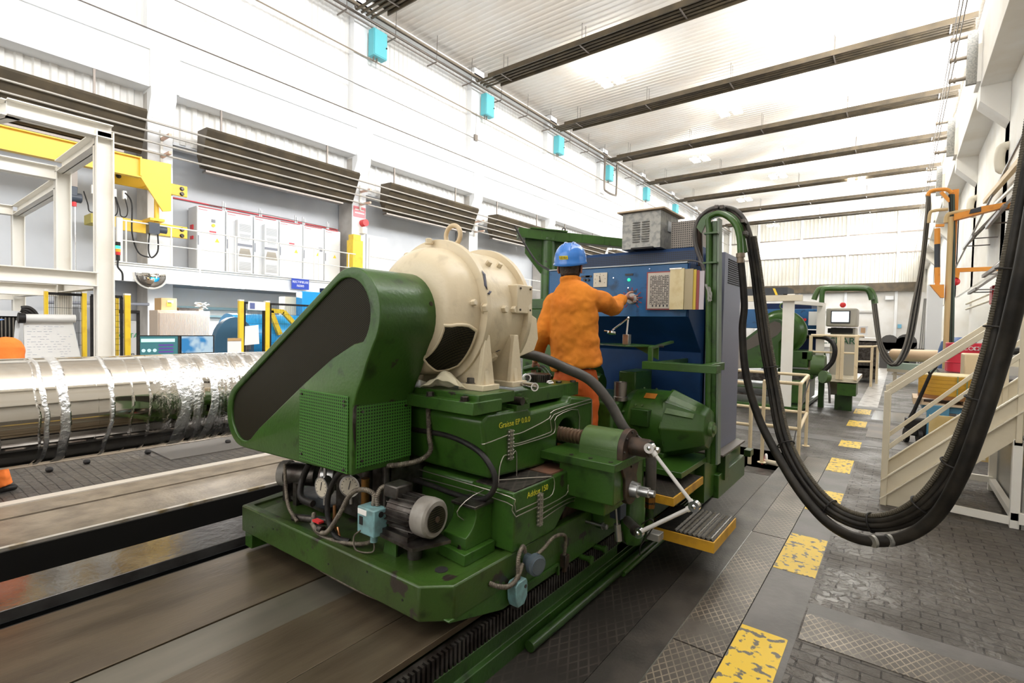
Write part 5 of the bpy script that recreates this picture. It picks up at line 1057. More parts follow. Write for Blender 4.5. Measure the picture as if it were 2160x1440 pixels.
for k in range(7): aa = math.radians(-120 + k * 40); c.cyl((mx + .05 * math.sin(aa), 3.975, mz_ + .05 * math.cos(aa)), (mx + .05 * math.sin(aa), 3.973, mz_ + .05 * math.cos(aa)), .003, n=8)
c.obj('dial_marks', INK, dp)
q = onp(1327, 590); MB().sphere((q.x, 3.98, q.z), .013, 12).obj('green_lamp', mat('green_lamp_lit', (.02, .9, .25), .3, emit=2.0), CC); MB().box(q.x - .035, q.x + .035, 3.98, 3.984, q.z + .035, q.z + .052).obj('name_tag', INK, CC)
for px, py in ((1295, 586), (1326, 607), (1345, 640), (1371, 567)): q = onp(px, py); MB().cyl((q.x, 3.985, q.z), (q.x, 3.975, q.z), .006, n=10).obj('stud', CHROME, CC)
for px, w_ in ((1235, .045), (1242, .03)): q = onp(px, 583); MB().box(q.x - w_, q.x + w_, 3.98, 3.984, q.z - .008, q.z + .008).cyl((q.x, 3.985, q.z - .03), (q.x, 3.965, q.z - .03), .012).obj('name_tag', INK, CC)
kq = onp(1333, 630); MB().lathe((kq.x, 3.985, kq.z), (0, -1, 0), [(0, .045), (.012, .045), (.02, .038), (.03, .038)], 28).obj('selector_knob', mat('pale_knob', (.5, .5, .48), .4), CC)
MB().box(kq.x - .04, kq.x + .04, 3.98, 3.984, kq.z + .052, kq.z + .07).obj('name_tag', INK, CC)
c = MB()
for k in range(11):
    aa = math.radians(-140 + k * 28); e = Vector((math.sin(aa), 0, math.cos(aa))); A = Vector((kq.x, 3.9835, kq.z)); c.bar(A + e * .06, A + e * .095, .007, .002, (0, 1, 0))
c.obj('red_scale', mat('dull_red_print', (.30, .03, .03), .5), CC)
t = thing('indicator_stand', 'dial indicator on a small magnetic stand on the green shelf', 'measuring tool', (-1.655, 3.6, 1.475))
MB().box(-1.685, -1.635, 3.60, 3.65, 1.475, 1.555).obj('magnet_base', STEEL, t, bevel=.003)
MB().cyl((-1.66, 3.62, 1.555), (-1.65, 3.62, 1.68), .007).cyl((-1.65, 3.62, 1.68), (-1.77, 3.6, 1.585), .007).sphere((-1.65, 3.62, 1.68), .013, 10).obj('arm', CHROME, t)
MB().lathe((-1.775, 3.6, 1.572), (0, -.25, -1), [(0, .035), (.016, .035)], 20).cyl((-1.80, 3.6, 1.575), (-1.84, 3.6, 1.578), .006).obj('dial', CHROME, t)
MB().prism([(-2.1, 3.72), (-1.60, 3.48), (-1.40, 3.72), (-1.75, 3.98)], 'z', 1.463, 1.475).obj('shelf', GREEN, CC, bevel=.002)
MB().prism([(-1.42, 1.463), (-1.62, 1.463), (-1.42, 1.37)], 'y', 3.66, 3.67).obj('shelf_bracket', GREEN, CC); MB().bar((-1.44, 3.56, 1.36), (-1.44, 3.56, 1.47), .03, .03).bar((-1.48, 3.55, 1.335), (-.955, 3.55, 1.335), .10, .055).bar((-1.05, 3.6, 1.335), (-1.05, 3.95, 1.335), .06, .055).bar((-1.44, 3.56, 1.46), (-1.44, 4.0, 1.50), .03, .02).bar((-1.44, 3.6, 1.335), (-1.44, 4.35, 1.335), .03, .04).obj('shelf_arm', GREEN, CC, bevel=.003)
# binders on the cabinet edge
def sheet3(nm, lab, x0, x1, z0, z1, m, skew=0, yy=3.93, tilt=0):
    return nm, lab, x0, x1, z0, z1, m
bt = thing('document_rack', 'rack of swinging document pockets at the right edge of the blue panel', 'document holder', (-1.4, 3.93, 1.76))
z0, z1 = onp(1370, 651).z, onp(1370, 577).z
MB().box(onp(1367, 600).x, onp(1424, 600).x, 3.955, 3.965, z0 - .01, z1 + .01).obj('red_pocket', mat('dull_red_frame', (.28, .05, .05), .5), bt)
ts = MB().box(onp(1370, 600).x, onp(1419, 600).x, 3.95, 3.955, z0, z1).obj('typed_sheet', mat('grey_sheet', (.52, .48, .42), .6), bt)
c = MB(); sx0, sx1 = onp(1375, 600).x, onp(1414, 600).x; rr = random.Random(9)
for k in range(17): 
    z = z1 - .03 - k * .014; c.box(sx0, sx1, 3.948, 3.95, z, z + .0012)
    for j in range(9): 
        if rr.random() < .6: xx = sx0 + .004 + j * (sx1 - sx0) / 9; c.box(xx, xx + .008, 3.947, 3.95, z + .003, z + .007)
for j in range(10): xx = sx0 + j * (sx1 - sx0) / 9; c.box(xx, xx + .001, 3.948, 3.95, z1 - .03 - 16 * .014, z1 - .03)
for j in range(5): c.box(sx0 + .02 + j * .03, sx0 + .03 + j * .03, 3.947, 3.95, z0 + .015, z0 + .03)
c.obj('printed_table', INK, ts, smooth=False)
xs = [1421, 1450, 1468, 1474, 1480, 1490]
for i, (mm, dy) in enumerate(((OLDPAPER, .0), (mat('tan_sheet', (.42, .35, .22), .6), .012), (mat('yellow_folder', (.62, .45, .06), .6), .02), (mat('dull_red_frame', (0, 0, 0)), .025), (mat('lilac_sheet', (.55, .5, .55), .6), .03))):
    x0, x1 = onp(xs[i], 600).x, onp(xs[i + 1], 600).x
    MB().box(x0, x1, 3.90 + dy, 3.912 + dy, z0 - .01, z1 + .02 - i * .006).obj(['yellowed_pocket', 'tan_pocket', 'yellow_pocket', 'red_edge', 'pale_pocket'][i], mm, bt)
MB().box(onp(1421, 600).x - .005, onp(1445, 600).x, 3.897, 3.90, z1 + .015, z1 + .025).obj('top_clip', STEEL, bt)
# transformer boxes on top
ZN = mat('galvanized_sheet', (.30, .29, .26), .4, .4, (.20, .2, .19), 25, .45, .6)
t = thing('transformer_box', 'grey galvanized louvred box with a tan lid on top of the blue cabinet', 'electrical box', (-1.75, 4.4, 2.3))
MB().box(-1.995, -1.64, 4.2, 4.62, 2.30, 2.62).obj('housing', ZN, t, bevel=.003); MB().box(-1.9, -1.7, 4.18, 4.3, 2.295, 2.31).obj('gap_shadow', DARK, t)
lv = MB()
for k in range(9):
    for x0 in (-1.895, -1.81): lv.prism([(4.2, 2.36 + k * .021), (4.188, 2.358 + k * .021), (4.2, 2.368 + k * .021)], 'x', x0, x0 + .068)
lv.obj('louvres', ZN, t, smooth=False)
MB().prism([(4.16, 2.622), (4.68, 2.622), (4.68, 2.634), (4.16, 2.634)], 'x', -2.03, -1.60).obj('lid', mat('tan_board', (.50, .38, .25), .6), t)
MB().box(-1.64, -1.635, 4.36, 4.44, 2.46, 2.55).obj('rating_plate', mat('plate_grey', (.45, .47, .5), .3, .5), t)
m, nt, b, o, s = base('wire_mesh_guard', .5, .3)
f = [mathn(nt, 'ABSOLUTE', mathn(nt, 'SUBTRACT', mathn(nt, 'FRACT', mathn(nt, 'MULTIPLY', s[q], 55)), .5)) for q in (0, 2)]
g = mathn(nt, 'LESS_THAN', mathn(nt, 'MAXIMUM', *f), .3); nt.links.new(mixc(nt, g, (.24, .21, .18), (.05, .045, .04)), b.inputs['Base Color'])
tag(MB().box(-1.585, -1.345, 4.3, 4.7, 2.296, 2.52).obj('mesh_guard_box', m, bevel=.002), 'grey mesh covered box right of the louvred box on the blue cabinet', 'electrical box')
# ---------------------------------------------------------------- cable mast
MA = thing('cable_mast', 'green mast with an arched pipe carrying the hanging cables', 'mast', (-1.08, 3.97, .585))
MB().bar((-1.085, 3.97, .585), (-1.13, 3.97, 2.42), .04, .045, (0, 1, 0)).obj('post', GREEN, MA); MB().bar((-1.055, 3.99, .585), (-1.10, 3.99, 2.44), .014, .08, (0, 1, 0)).obj('post_flange', mat('grey_green', (.17, .22, .16), .4), MA)
pts = [(-1.115, 3.93, .60), (-1.16, 3.93, 2.36)] + [tuple(P(*q, y=3.93)) for q in ((1494, 462), (1504, 453), (1518, 450), (1535, 457), (1549, 470), (1557, 487), (1561, 512), (1562, 540))]
MB().tube([Vector(pts[0]), Vector(pts[1])] + spline([Vector(p) for p in pts[1:]], 6)[1:], .021, 16).obj('arched_pipe', GREEN, MA)
MB().lathe(P(1562, 534, y=3.93), (.03, 0, -1), [(0, .03), (.03, .03), (.03, .024), (.07, .024)], 12).obj('hose_coupling', mat('rusty_coupling', (.22, .17, .12), .5, .4), MA)
for z in (2.10, 2.32): MB().box(-1.19, -1.09, 3.9, 3.96, z, z + .012).obj('clamp', GREEN, MA)
op = [P(*q, y=4.03) for q in ((1470, 480), (1478, 463), (1492, 451), (1516, 445), (1543, 449), (1562, 468), (1572, 500), (1577, 530))]
ip = [P(*q, y=4.03) for q in ((1480, 492), (1487, 476), (1498, 464), (1517, 457), (1538, 461), (1553, 478), (1561, 505), (1566, 535))]
MB().prism([(p.x, p.z) for p in spline(op, 4)] + [(p.x, p.z) for p in spline(ip, 4)[::-1]], 'y', 4.02, 4.05).obj('arch_saddle', GREEN, MA)
for q in ((1516, 441), (1527, 441), (1571, 470), (1575, 495)): p = P(*q, y=4.05); MB().box(p.x - .015, p.x + .015, 3.98, 4.12, p.z - .01, p.z + .018).obj('cable_clamp', BOLT, MA, bevel=.003)
hose('grey_cable', 'grey cable arching over the mast and down to the blue cabinet', [P(1493, 640, y=4.0), P(1484, 570, y=4.06), P(1466, 510, y=4.08), P(1470, 470, y=4.08), P(1490, 446, y=4.08), P(1516, 437, y=4.08), P(1550, 442, y=4.08), P(1572, 466, y=4.08), P(1584, 500, y=4.08)], .016, HOSEM, False, grp=None)
hose('brown_cable', 'dark brown cables hanging inside the mast arch', [P(1478, 560, y=4.2), P(1476, 500, y=4.12), P(1478, 470, y=4.1), P(1500, 448, y=4.1), P(1530, 440, y=4.1), P(1560, 460, y=4.1), P(1575, 500, y=4.08)], .022, mat('brown_cable', (.05, .03, .02), .5), False, grp=None)
hose('thin_cable', 'pair of thin pale cables curving off the top of the blue panel', [P(1395, 556, y=4.0), P(1450, 549, y=3.99), P(1480, 556, y=3.98), P(1486, 580, y=3.97)], .006, HOSEM, False, grp=None)
c = thing('rope_tie', 'tangled rope ends tied round the mast beside the documents', 'rope', P(1495, 615, y=3.9))
rr = random.Random(2)
for k in range(4): MB().tube([P(1490 + rr.uniform(-3, 12), 598 + rr.uniform(0, 38), y=3.88) for _ in range(5)], .0035, 6, 5).obj('rope', mat('grey_rope', (.3, .3, .28), .8), c)
# steps
def step(nm, lab, x0, x1, y0, y1, z0, z1, m):
    t = thing(nm, lab, 'step', ((x0 + x1) / 2, (y0 + y1) / 2, z0), 'yellow edged steps of the carriage')
    MB().box(x0, x1, y0, y1, z0, z1).obj('frame', YELD, t, bevel=.003); MB().box(x0 + .008, x1 - .008, y0 + .008, y1 - .008, z1 - .001, z1 + .003).obj('tread', m, t)
    return t
YELD = mat('dirty_yellow', (.62, .33, .02), .45, 0, (.35, .18, .02), 7, .45, .7)
step('step', 'upper step with a checker plate tread and dirty yellow edge', -1.46, -1.07, 3.08, 3.68, .50, .555, CHECK)
t = step('step', 'lower step with a rippled rubber mat and yellow edge, nearest the walkway', -1.30, -.86, 3.225, 3.76, .215, .285, BLACK)
c = MB(); n = 14; G = []
for i in range(n * 3):
    x = -1.12 + i * .25 / (n * 3 - 1); G.append([c.b.verts.new((x, 3.24 + j * .5 / 20, .292 + .008 * math.sin(i * 1.35) + .003 * math.sin(j * 2.6 + i))) for j in range(21)])
for A, B_ in zip(G, G[1:]):
    for j in range(20): c.b.faces.new((A[j], A[j + 1], B_[j + 1], B_[j]))
o = c.obj('ripple_mat', mat('worn_rubber_mat', (.07, .06, .045), .35, 0, (.15, .13, .09), 60, .5, .7), t); sd = o.modifiers.new('s', 'SOLIDIFY'); sd.thickness = .004
# big grey hose
hose('suction_hose', 'thick grey hose curving from the cream motor down past the operator', [(-2.12, 2.66, 1.44), P(1135, 752, y=2.75), P(1190, 775, y=2.84), P(1245, 802, y=2.92), P(1285, 848, y=2.98), P(1318, 905, y=3.02), P(1350, 935, y=3.08), P(1371, 958, y=3.08), P(1373, 1000, y=3.08), P(1371, 1035, y=3.08)], .034, mat('dusty_grey_hose', (.085, .075, .068), .5, 0, (.05, .045, .04), 8), False, grp=None)
t = thing('hose_fitting', 'brass threaded fitting at the bottom of the thick hose beside the upper step', 'fitting', P(1371, 1085, y=3.08))
a = P(1371, 1030, y=3.08); MB().lathe(a, (0, 0, -1), [(0, .036), (.05, .036), (.05, .03), (.12, .03)], 20).obj('ferrule', BOLT, t); MB().lathe(a - Vector((0, 0, .05)), (0, 0, -1), [(0, .042), (.03, .042), (.03, .03), (.045, .03), (.045, .038), (.07, .038)], 6).obj('brass_nut', mat('dark_brass', (0, 0, 0)), t)
MB().tube([a - Vector((0, 0, .1)), a - Vector((0, 0, .25)), a - Vector((.03, 0, .33))], .028, 14, 4).obj('elbow_pipe', GREEND, t)
# white push rods
t = thing('push_rod_linkage', 'white two rod linkage with ball joints at the carriage side', 'linkage', (-.9, 2.5, .5))
A, B_, C_ = Vector((-1.0, 2.5, .985)), P(1465, 1067, y=2.5), P(1347, 1123, y=2.5)
WR = mat('white_rod', (.62, .60, .58), .35, .2)
MB().cyl(A, B_, .0095).cyl(A, A.lerp(B_, .14), .014).cyl(B_, A.lerp(B_, .9), .013).obj('upper_rod', WR, t); MB().cyl(B_, C_, .011).cyl(B_, B_.lerp(C_, .12), .015).obj('lower_rod', WR, t)
for p in (A, B_, C_): MB().lathe(p - Vector((0, .016, 0)), (0, 1, 0), [(0, .016), (.0, .027), (.032, .027), (.032, .016)], 24).sphere(p, .02, 14).obj('ball_joint', CHROME, t)
MB().cyl(C_ + Vector((0, .01, 0)), C_ + Vector((-.12, .12, .0)), .026).cyl(C_, C_ + Vector((-.03, .02, .0)), .03).obj('actuator', BOLT, t)
t = thing('lever_switch', 'small black and blue switch block with a thin steel lever at the carriage side', 'switch box', P(1305, 1080, y=2.7))
a, c = P(1290, 1052, y=2.72), P(1312, 1085, y=2.72); MB().box(a.x, c.x, 2.7, 2.78, c.z - .03, a.z - .02).obj('housing', mat('dark_blue_grey', (.03, .04, .06), .5), t, bevel=.004)
a, c = P(1297, 1045, y=2.66), P(1302, 1110, y=2.66); MB().cyl(a, c, .006).cyl(P(1302, 1105, y=2.66), P(1305, 1140, y=2.66), .02).obj('lever', STEEL, t)
t = thing('grey_junction_box', 'small grey junction box with tangled wires left of the lower step', 'switch box', P(1380, 1130, y=2.9))
a, c = P(1367, 1120, y=2.92), P(1392, 1142, y=2.92); MB().box(a.x, c.x, 2.9, 2.98, c.z, a.z).obj('housing', ZN, t, bevel=.003)
MB().tube([a, P(1340, 1140, y=2.9), P(1318, 1145, y=2.85), P(1312, 1120, y=2.8)], .004, 6, 6).obj('wire', BLACK, t); MB().tube([a, P(1350, 1110, y=2.9), P(1372, 1095, y=2.9), P(1378, 1110, y=2.9), P(1352, 1150, y=2.88), P(1350, 1170, y=2.88)], .004, 6, 6).obj('wire', BLACK, t)
# ---------------------------------------------------------------- green overhead arm behind the operator
t = thing('overhead_arm', 'green riveted horizontal arm on a round column behind the operator', 'machine arm', (-3.2, 4.8, .4))
A, B_ = P(1092, 491, z=2.68), P(1330, 516, z=2.60); dd = (B_ - A)
MB().bar(A, B_, .14, .10).obj('arm_beam', GREEN, t, bevel=.003)
MB().bar(A + dd * .1 + Vector((0, 0, .06)), A + dd * .42 + Vector((0, 0, .06)), .17, .014).bar(A + dd * .0 + Vector((0, 0, -.055)), A + dd * .42 + Vector((0, 0, -.06)), .18, .012).obj('arm_flange', GREEN, t)
for k in (.08, .2, .32, .44, .55, .75): MB().bar(A + dd * k - Vector((0, 0, .05)), A + dd * k + Vector((0, 0, .05)), .15, .008, dd).obj('rib', GREEN, t)
MB().torus(A + dd * .40 + Vector((0, 0, .09)), (0, 1, 0), .022, .006, 16, 8).obj('eye_bolt', BOLT, t)
c = A + dd * .27; cx_, cy_ = c.x, c.y
MB().cyl((cx_, cy_, .4), (cx_, cy_, 2.63), .085, n=28).obj('column', GREEN, t)
e = dd.normalized(); e.z = 0; G = [(-.28, 2.63), (.28, 2.63), (.28, 2.52), (.09, 2.22), (-.09, 2.22), (-.28, 2.45)]
o = MB().prism(G, 'y', -.008, .008).obj('gusset', GREEN, t); o.data.transform(Matrix.Translation((cx_, cy_, 0)) @ Matrix.Rotation(math.atan2(e.y, e.x), 4, 'Z'))
MB().box(cx_ - .16, cx_ + .16, cy_ - .16, cy_ + .16, 1.80, 1.92).cyl((cx_ - .2, cy_ - .1, 1.8), (cx_ - .2, cy_ - .1, 2.02), .04).box(cx_ - .2, cx_ + .2, cy_ - .2, cy_ + .2, .37, 1.8).obj('column_base', GREEN, t, bevel=.01)
tag(MB().tube([A + Vector((0, -.05, .06)), P(1110, 520, y=4.55), P(1135, 555, y=4.5), P(1165, 572, y=4.3)], .012, 8, 8).obj('drooping_cable', BLACK), 'black cable drooping from the green arm to the blue cabinet', 'cable')
# ---------------------------------------------------------------- hanging cable bundle
CAB = mat('dirty_black_cable', (.010, .0085, .007), .5, 0, (.024, .02, .015), 9, spec=.25)
def bundle(path, offs, r, names, labs, mats_, flexi=()):
    """path: (px, py, depth); offs: list of (side, near, scale)"""
    ctr = spline([PD(*p) for p in path], 10); n = len(ctr)
    for i, (a, b_) in enumerate(offs):
        pts = []
        for k, c in enumerate(ctr):
            d = (ctr[min(k + 1, n - 1)] - ctr[max(k - 1, 0)]).normalized(); v = (c - EYE).normalized(); sd = d.cross(v).normalized(); nr = sd.cross(d)
            t_ = k / (n - 1); sp = r[0] + (r[1] - r[0]) * t_; wob = .15 * math.sin(t_ * 7 + i * 1.7)
            pts.append(c + sd * (a + wob) * sp + nr * (b_ + wob * .5) * sp)
        rad = [(.62 if i not in flexi else .6) * (r[0] + (r[1] - r[0]) * k / (n - 1)) for k in range(n)]
        if i in flexi:
            o = flex(names, pts, sum(rad) / n * .9, mats_[i], None, n=14, sm=2, pitch=.013)
        else: o = MB().tube(pts, rad, 12, 0).obj(names, mats_[i])
        tag(o, labs[i], 'cable', 'cables of the hanging bundle')
MAIN = [(1584, 500, 4.0), (1594, 560, 3.98), (1605, 650, 3.95), (1616, 730, 3.9), (1632, 820, 3.85), (1652, 920, 3.7), (1690, 1000, 3.5), (1745, 1065, 3.3), (1810, 1098, 3.15), (1880, 1098, 3.0), (1945, 1065, 2.85), (2003, 995, 2.75), (2048, 895, 2.65), (2092, 757, 2.58), (2118, 650, 2.55), (2140, 545, 2.5), (2160, 440, 2.5), (2180, 330, 2.5), (2200, 200, 2.5)]
offs = [(-1.3, 0), (-.3, .7), (.6, .9), (1.3, .1), (.4, -.5), (-.5, -.7)]
labs = ['outer black cable on the right side of the hanging bundle', 'black cable in the middle of the hanging bundle, facing the viewer', 'black cable of the hanging bundle, just left of its middle', 'ribbed grey conduit on the inner edge of the hanging bundle', 'thin cable at the back of the hanging bundle', 'dark cable hidden at the back of the hanging bundle']
bundle(MAIN, offs, (.023, .034), 'hanging_cable', labs, [CAB, CAB, CAB, mat('ribbed_grey_conduit', (.085, .072, .05), .5, spec=.3), CAB, CAB], flexi=(3,))
LOW = [(1563, 548, 3.97), (1570, 640, 3.95), (1566, 700, 3.95), (1574, 790, 3.9), (1600, 880, 3.8), (1640, 960, 3.62), (1690, 1040, 3.4), (1750, 1105, 3.2), (1820, 1138, 3.0), (1900, 1135, 2.85), (1970, 1092, 2.72), (2022, 1010, 2.6), (2066, 900, 2.52), (2112, 757, 2.46), (2140, 650, 2.4), (2164, 545, 2.36), (2186, 420, 2.36)]
tag(MB().tube(spline([PD(*p) for p in LOW], 8), [.026 + .012 * (k / 128) for k in range(129)], 16).obj('heavy_hose', CAB), 'heaviest black hose, hanging lowest below the cable bundle', 'hose')
for i, k in enumerate((35, 52, 71, 84, 100, 112, 124, 136, 148)):
    ctr = spline([PD(*p) for p in MAIN], 10); d = (ctr[k + 1] - ctr[k - 1]).normalized()
    tag(MB().torus(ctr[k], d, .052 + .012 * k / 170, .005, 24, 6).obj('cable_tie', BLACK), f'black tie around the hanging cable bundle, {ORD[i]} along it from the green mast', 'cable tie', 'ties around the cable bundle')
for q in ((1845, 1142, 2.93), (1878, 1140, 2.88)):
    tag(MB().lathe(PD(q[0] - 5, q[1], q[2]), PD(q[0] + 5, q[1] - 1, q[2]) - PD(q[0] - 5, q[1], q[2]), [(0, .035), (.016, .035)], 20).obj('hose_clip', ZN), 'left steel clip' * (q[0] < 1860) + 'right steel clip' * (q[0] > 1860) + ' on the lowest part of the heavy hose', 'clip')
# ================================================================ PEOPLE
SKIN = mat('skin', (.48, .24, .17), .5, 0, (.40, .18, .13), 12); HAIR = mat('dark_brown_hair', (.035, .022, .015), .7, 0, (.06, .04, .03), 60, bump=.5)
FLEECE = mat('orange_fleece', (.74, .24, .018), .9, 0, (.60, .165, .010), 4, .35, .7, bump=.15, bscale=150); TROUS = mat('orange_work_trousers', (.70, .13, .015), .75, 0, (.55, .09, .01), 6, .4, .7)
def skinned(name, J, E_, rt, m, parent, sub=2, folds=0):
    ks = list(J); me = bpy.data.meshes.new(name); me.from_pydata([J[k][:3] if not isinstance(J[k][0], Vector) else tuple(J[k][0]) for k in ks], [(ks.index(a), ks.index(b_)) for a, b_ in E_], [])
    o = bpy.data.objects.new(name, me); COL.objects.link(o); md = o.modifiers.new('skin', 'SKIN'); md.use_smooth_shade = True; md.branch_smoothing = .6
    for i, k in enumerate(ks):
        r = J[k][1:] if isinstance(J[k][0], Vector) else J[k][3:]
        sv = me.skin_vertices[0].data[i]; sv.radius = (r[0], r[1] if len(r) > 1 else r[0]); sv.use_root = (k == rt)
    s_ = o.modifiers.new('sub', 'SUBSURF'); s_.levels = s_.render_levels = sub
    if folds:
        tx = bpy.data.textures.new(name, 'CLOUDS'); tx.noise_scale = .11; dm = o.modifiers.new('folds', 'DISPLACE'); dm.texture = tx; dm.strength = folds; dm.mid_level = .5; dm.texture_coords = 'LOCAL'
    me.materials.append(m); attach(o, parent); return o
def hand(J, E_, wrist, w, d, side, s=1.0, curl=.5):
    """add a palm, four fingers and a thumb to a joint set. w wrist point, d pointing direction, side palm width direction"""
    d = d.normalized(); side = side.normalized(); dn = d.cross(side).normalized()
    J['palm'] = (w + d * .045 * s, .033 * s, .017 * s); J['knuck'] = (w + d * .085 * s, .036 * s, .015 * s); E_ += [(wrist, 'palm'), ('palm', 'knuck')]
    for i, l in enumerate((.072, .082, .076, .06)):
        b_ = w + d * .088 * s + side * (.027 - i * .018) * s; p = 'knuck'; dirv = d.copy()
        for q in range(3):
            dirv = (dirv + dn * curl * (.5 + .25 * q)).normalized(); b_ = b_ + dirv * l * s * (.45, .33, .24)[q]; k = f'f{i}{q}'; J[k] = (b_, (.0095 - q * .0012) * s); E_.append((p, k)); p = k
    b_ = w + d * .035 * s + side * .032 * s + dn * .01; J['th0'] = (b_, .014 * s); J['th1'] = (b_ + (d * .6 + side * .5 + dn * .3) * .035 * s, .011 * s); J['th2'] = (b_ + (d * 1.3 + side * .5 + dn * .6) * .04 * s, .009 * s)
    E_ += [('palm', 'th0'), ('th0', 'th1'), ('th1', 'th2')]
V = Vector
def person(label, hd, neck, ch, pel, shL, elL, wrL, shR, elR, wrR, feet, face, grp=None):
    t = thing('person', label, 'person', V((pel.x, pel.y, feet[0].z)))
    J = {'pel': (pel, .08, .08), 'belly': (pel.lerp(ch, .45), .08, .075), 'chest': (ch + V((0, 0, -.04)), .08, .07), 'neckb': (neck + V((0, 0, -.01)), .05), 'neckt': (neck.lerp(hd, .45), .052)}
    E_ = [('pel', 'belly'), ('belly', 'chest'), ('chest', 'neckb'), ('neckb', 'neckt')]
    J['jaw'] = (hd + V((0, 0, -.07)) + face * .02, .066, .062); J['head'] = (hd + V((0, 0, .0)), .075, .088); J['crown'] = (hd + V((0, 0, .07)), .068, .078); E_ += [('neckt', 'jaw'), ('jaw', 'head'), ('head', 'crown')]
    for s_, a, b_, c in (('L', shL, elL, wrL), ('R', shR, elR, wrR)):
        J['sh' + s_] = (a.lerp(ch, .12), .035); J['el' + s_] = (b_, .042); J['wr' + s_] = (c, .027, .022); E_ += [('chest', 'sh' + s_), ('sh' + s_, 'el' + s_), ('el' + s_, 'wr' + s_)]
    kn = []
    for i, (s_, f) in enumerate((('L', feet[0]), ('R', feet[1]))):
        hp = pel + V((-.09 if i == 0 else .09, 0, -.07)); k = hp.lerp(f, .48) + face * .03; kn.append((hp, k, f + V((0, 0, .09))))
        J['hip' + s_] = (hp, .06); J['kn' + s_] = (k, .05); J['an' + s_] = (f + V((0, 0, .09)), .04); E_ += [('pel', 'hip' + s_), ('hip' + s_, 'kn' + s_), ('kn' + s_, 'an' + s_)]
    return t, J, E_, kn
# operator
hd = P(1203, 562, y=3.33); neck = P(1203, 592, y=3.30); ch = P(1206, 648, y=3.28); pel = P(1214, 785, y=3.30)
shL, elL, wrL = P(1164, 634, y=3.28), P(1146, 706, y=3.22), P(1128, 762, y=3.34)
shR, elR, wrR = P(1255, 628, y=3.30), P(1292, 648, y=3.58), V((kq.x - .015, 3.86, kq.z + .005))
face = V((.35, 1, 0)).normalized()
OP, J, E_, kn = person('person in an orange fleece and blue helmet turning a knob on the blue panel', hd, neck, ch, pel, shL, elL, wrL, shR, elR, wrR, (V((-2.05, 3.32, .37)), V((-1.83, 3.28, .37))), face)
hand(J, E_, 'wrR', wrR, V((.25, 1, -.05)), V((0, .05, 1)), .95, .65)
body = skinned('body', J, E_, 'pel', SKIN, OP)
J2 = {'wrist': (wrL + (wrL - elL).normalized() * -.01, .026, .022)}; E2 = []; hand(J2, E2, 'wrist', wrL, (wrL - elL) + V((0, .12, 0)), V((1, .2, .1)), .95, .35); skinned('left_hand', J2, E2, 'wrist', SKIN, OP)
def lp(a, b_, t): return a.lerp(b_, t)
def oval(c, cen, ax, side, a, b_, n=24):
    """ring of a garment: half widths a sideways, b_ front to back"""
    ax = ax.normalized(); s_ = (side - ax * side.dot(ax)).normalized(); f_ = ax.cross(s_)
    return [c.b.verts.new(cen + s_ * (a * (abs(math.cos(t)) ** .85) * (1 if math.cos(t) > 0 else -1)) + f_ * (b_ * math.sin(t))) for t in [2 * math.pi * i / n for i in range(n)]]
def garment(name, rings, limbs, m, parent, vox=.009, folds=.012, fs=.10):
    """rings: (centre, side, half width, half depth) from hem to collar; limbs: lists of (point, radius); merged into one continuous surface"""
    c = MB(); R_ = []
    for i, (p, sd, a, b_) in enumerate(rings):
        ax = rings[min(i + 1, len(rings) - 1)][0] - rings[max(i - 1, 0)][0]; R_.append(oval(c, p, ax, sd, a, b_))
    if R_: c.loft(R_)
    for L in limbs:
        ps = spline([V(q[0]) for q in L], 4); rs = [L[min(i // 4, len(L) - 1)][1] + (L[min(i // 4 + 1, len(L) - 1)][1] - L[min(i // 4, len(L) - 1)][1]) * (i % 4) / 4 for i in range(len(ps))]
        c.tube(ps, rs, 16); c.sphere(ps[0], rs[0], 14)
    o = c.obj(name, m, parent); rm = o.modifiers.new('join', 'REMESH'); rm.mode = 'VOXEL'; rm.voxel_size = vox; rm.use_smooth_shade = True
    sm = o.modifiers.new('soft', 'SMOOTH'); sm.iterations = 7; sm.factor = .6
    tx = bpy.data.textures.new(name, 'CLOUDS'); tx.noise_scale = fs; dm = o.modifiers.new('folds', 'DISPLACE'); dm.texture = tx; dm.strength = folds; dm.mid_level = .5
    return o
sd = V((1, -.12, .0))
garment('fleece_jacket', [(pel + V((0, 0, .03)), sd, .215, .145), (lp(pel, ch, .12), sd, .222, .15), (lp(pel, ch, .35), sd, .205, .135), (lp(pel, ch, .7), sd, .205, .13), (ch + V((0, 0, .02)), sd, .21, .125), (lp(ch, neck, .55), sd, .185, .105), (lp(ch, neck, .82), sd, .12, .085), (neck + V((0, 0, -.012)), sd, .074, .072), (neck + V((0, 0, .008)), sd, .084, .082), (neck + V((0, 0, .035)), sd, .080, .08)],
    [[(shL + V((.03, 0, -.01)), .078), (lp(shL, elL, .5), .072), (elL, .066), (lp(elL, wrL, .5), .056), (lp(elL, wrL, .88), .047)],
     [(shR + V((-.03, 0, -.01)), .080), (lp(shR, elR, .5), .075), (elR, .070), (lp(elR, wrR, .5), .055), (lp(elR, wrR, .86), .045)]], FLEECE, OP, folds=.04, fs=.13)
def trousers(pel, kn, parent, m, nm='work_trousers', sd=V((1, -.12, 0))):
    return garment(nm, [(pel + V((0, 0, -.14)), sd, .165, .12), (pel + V((0, 0, -.05)), sd, .178, .125), (pel + V((0, 0, .05)), sd, .165, .118)],
        [[(h + V((0, 0, -.02)), .098), (h.lerp(k, .5), .088), (k, .078), (k.lerp(f, .5), .07), (f + V((0, 0, -.02)), .068)] for h, k, f in kn], m, parent, folds=.022)
trousers(pel + V((0, 0, -.02)), kn, OP, TROUS)
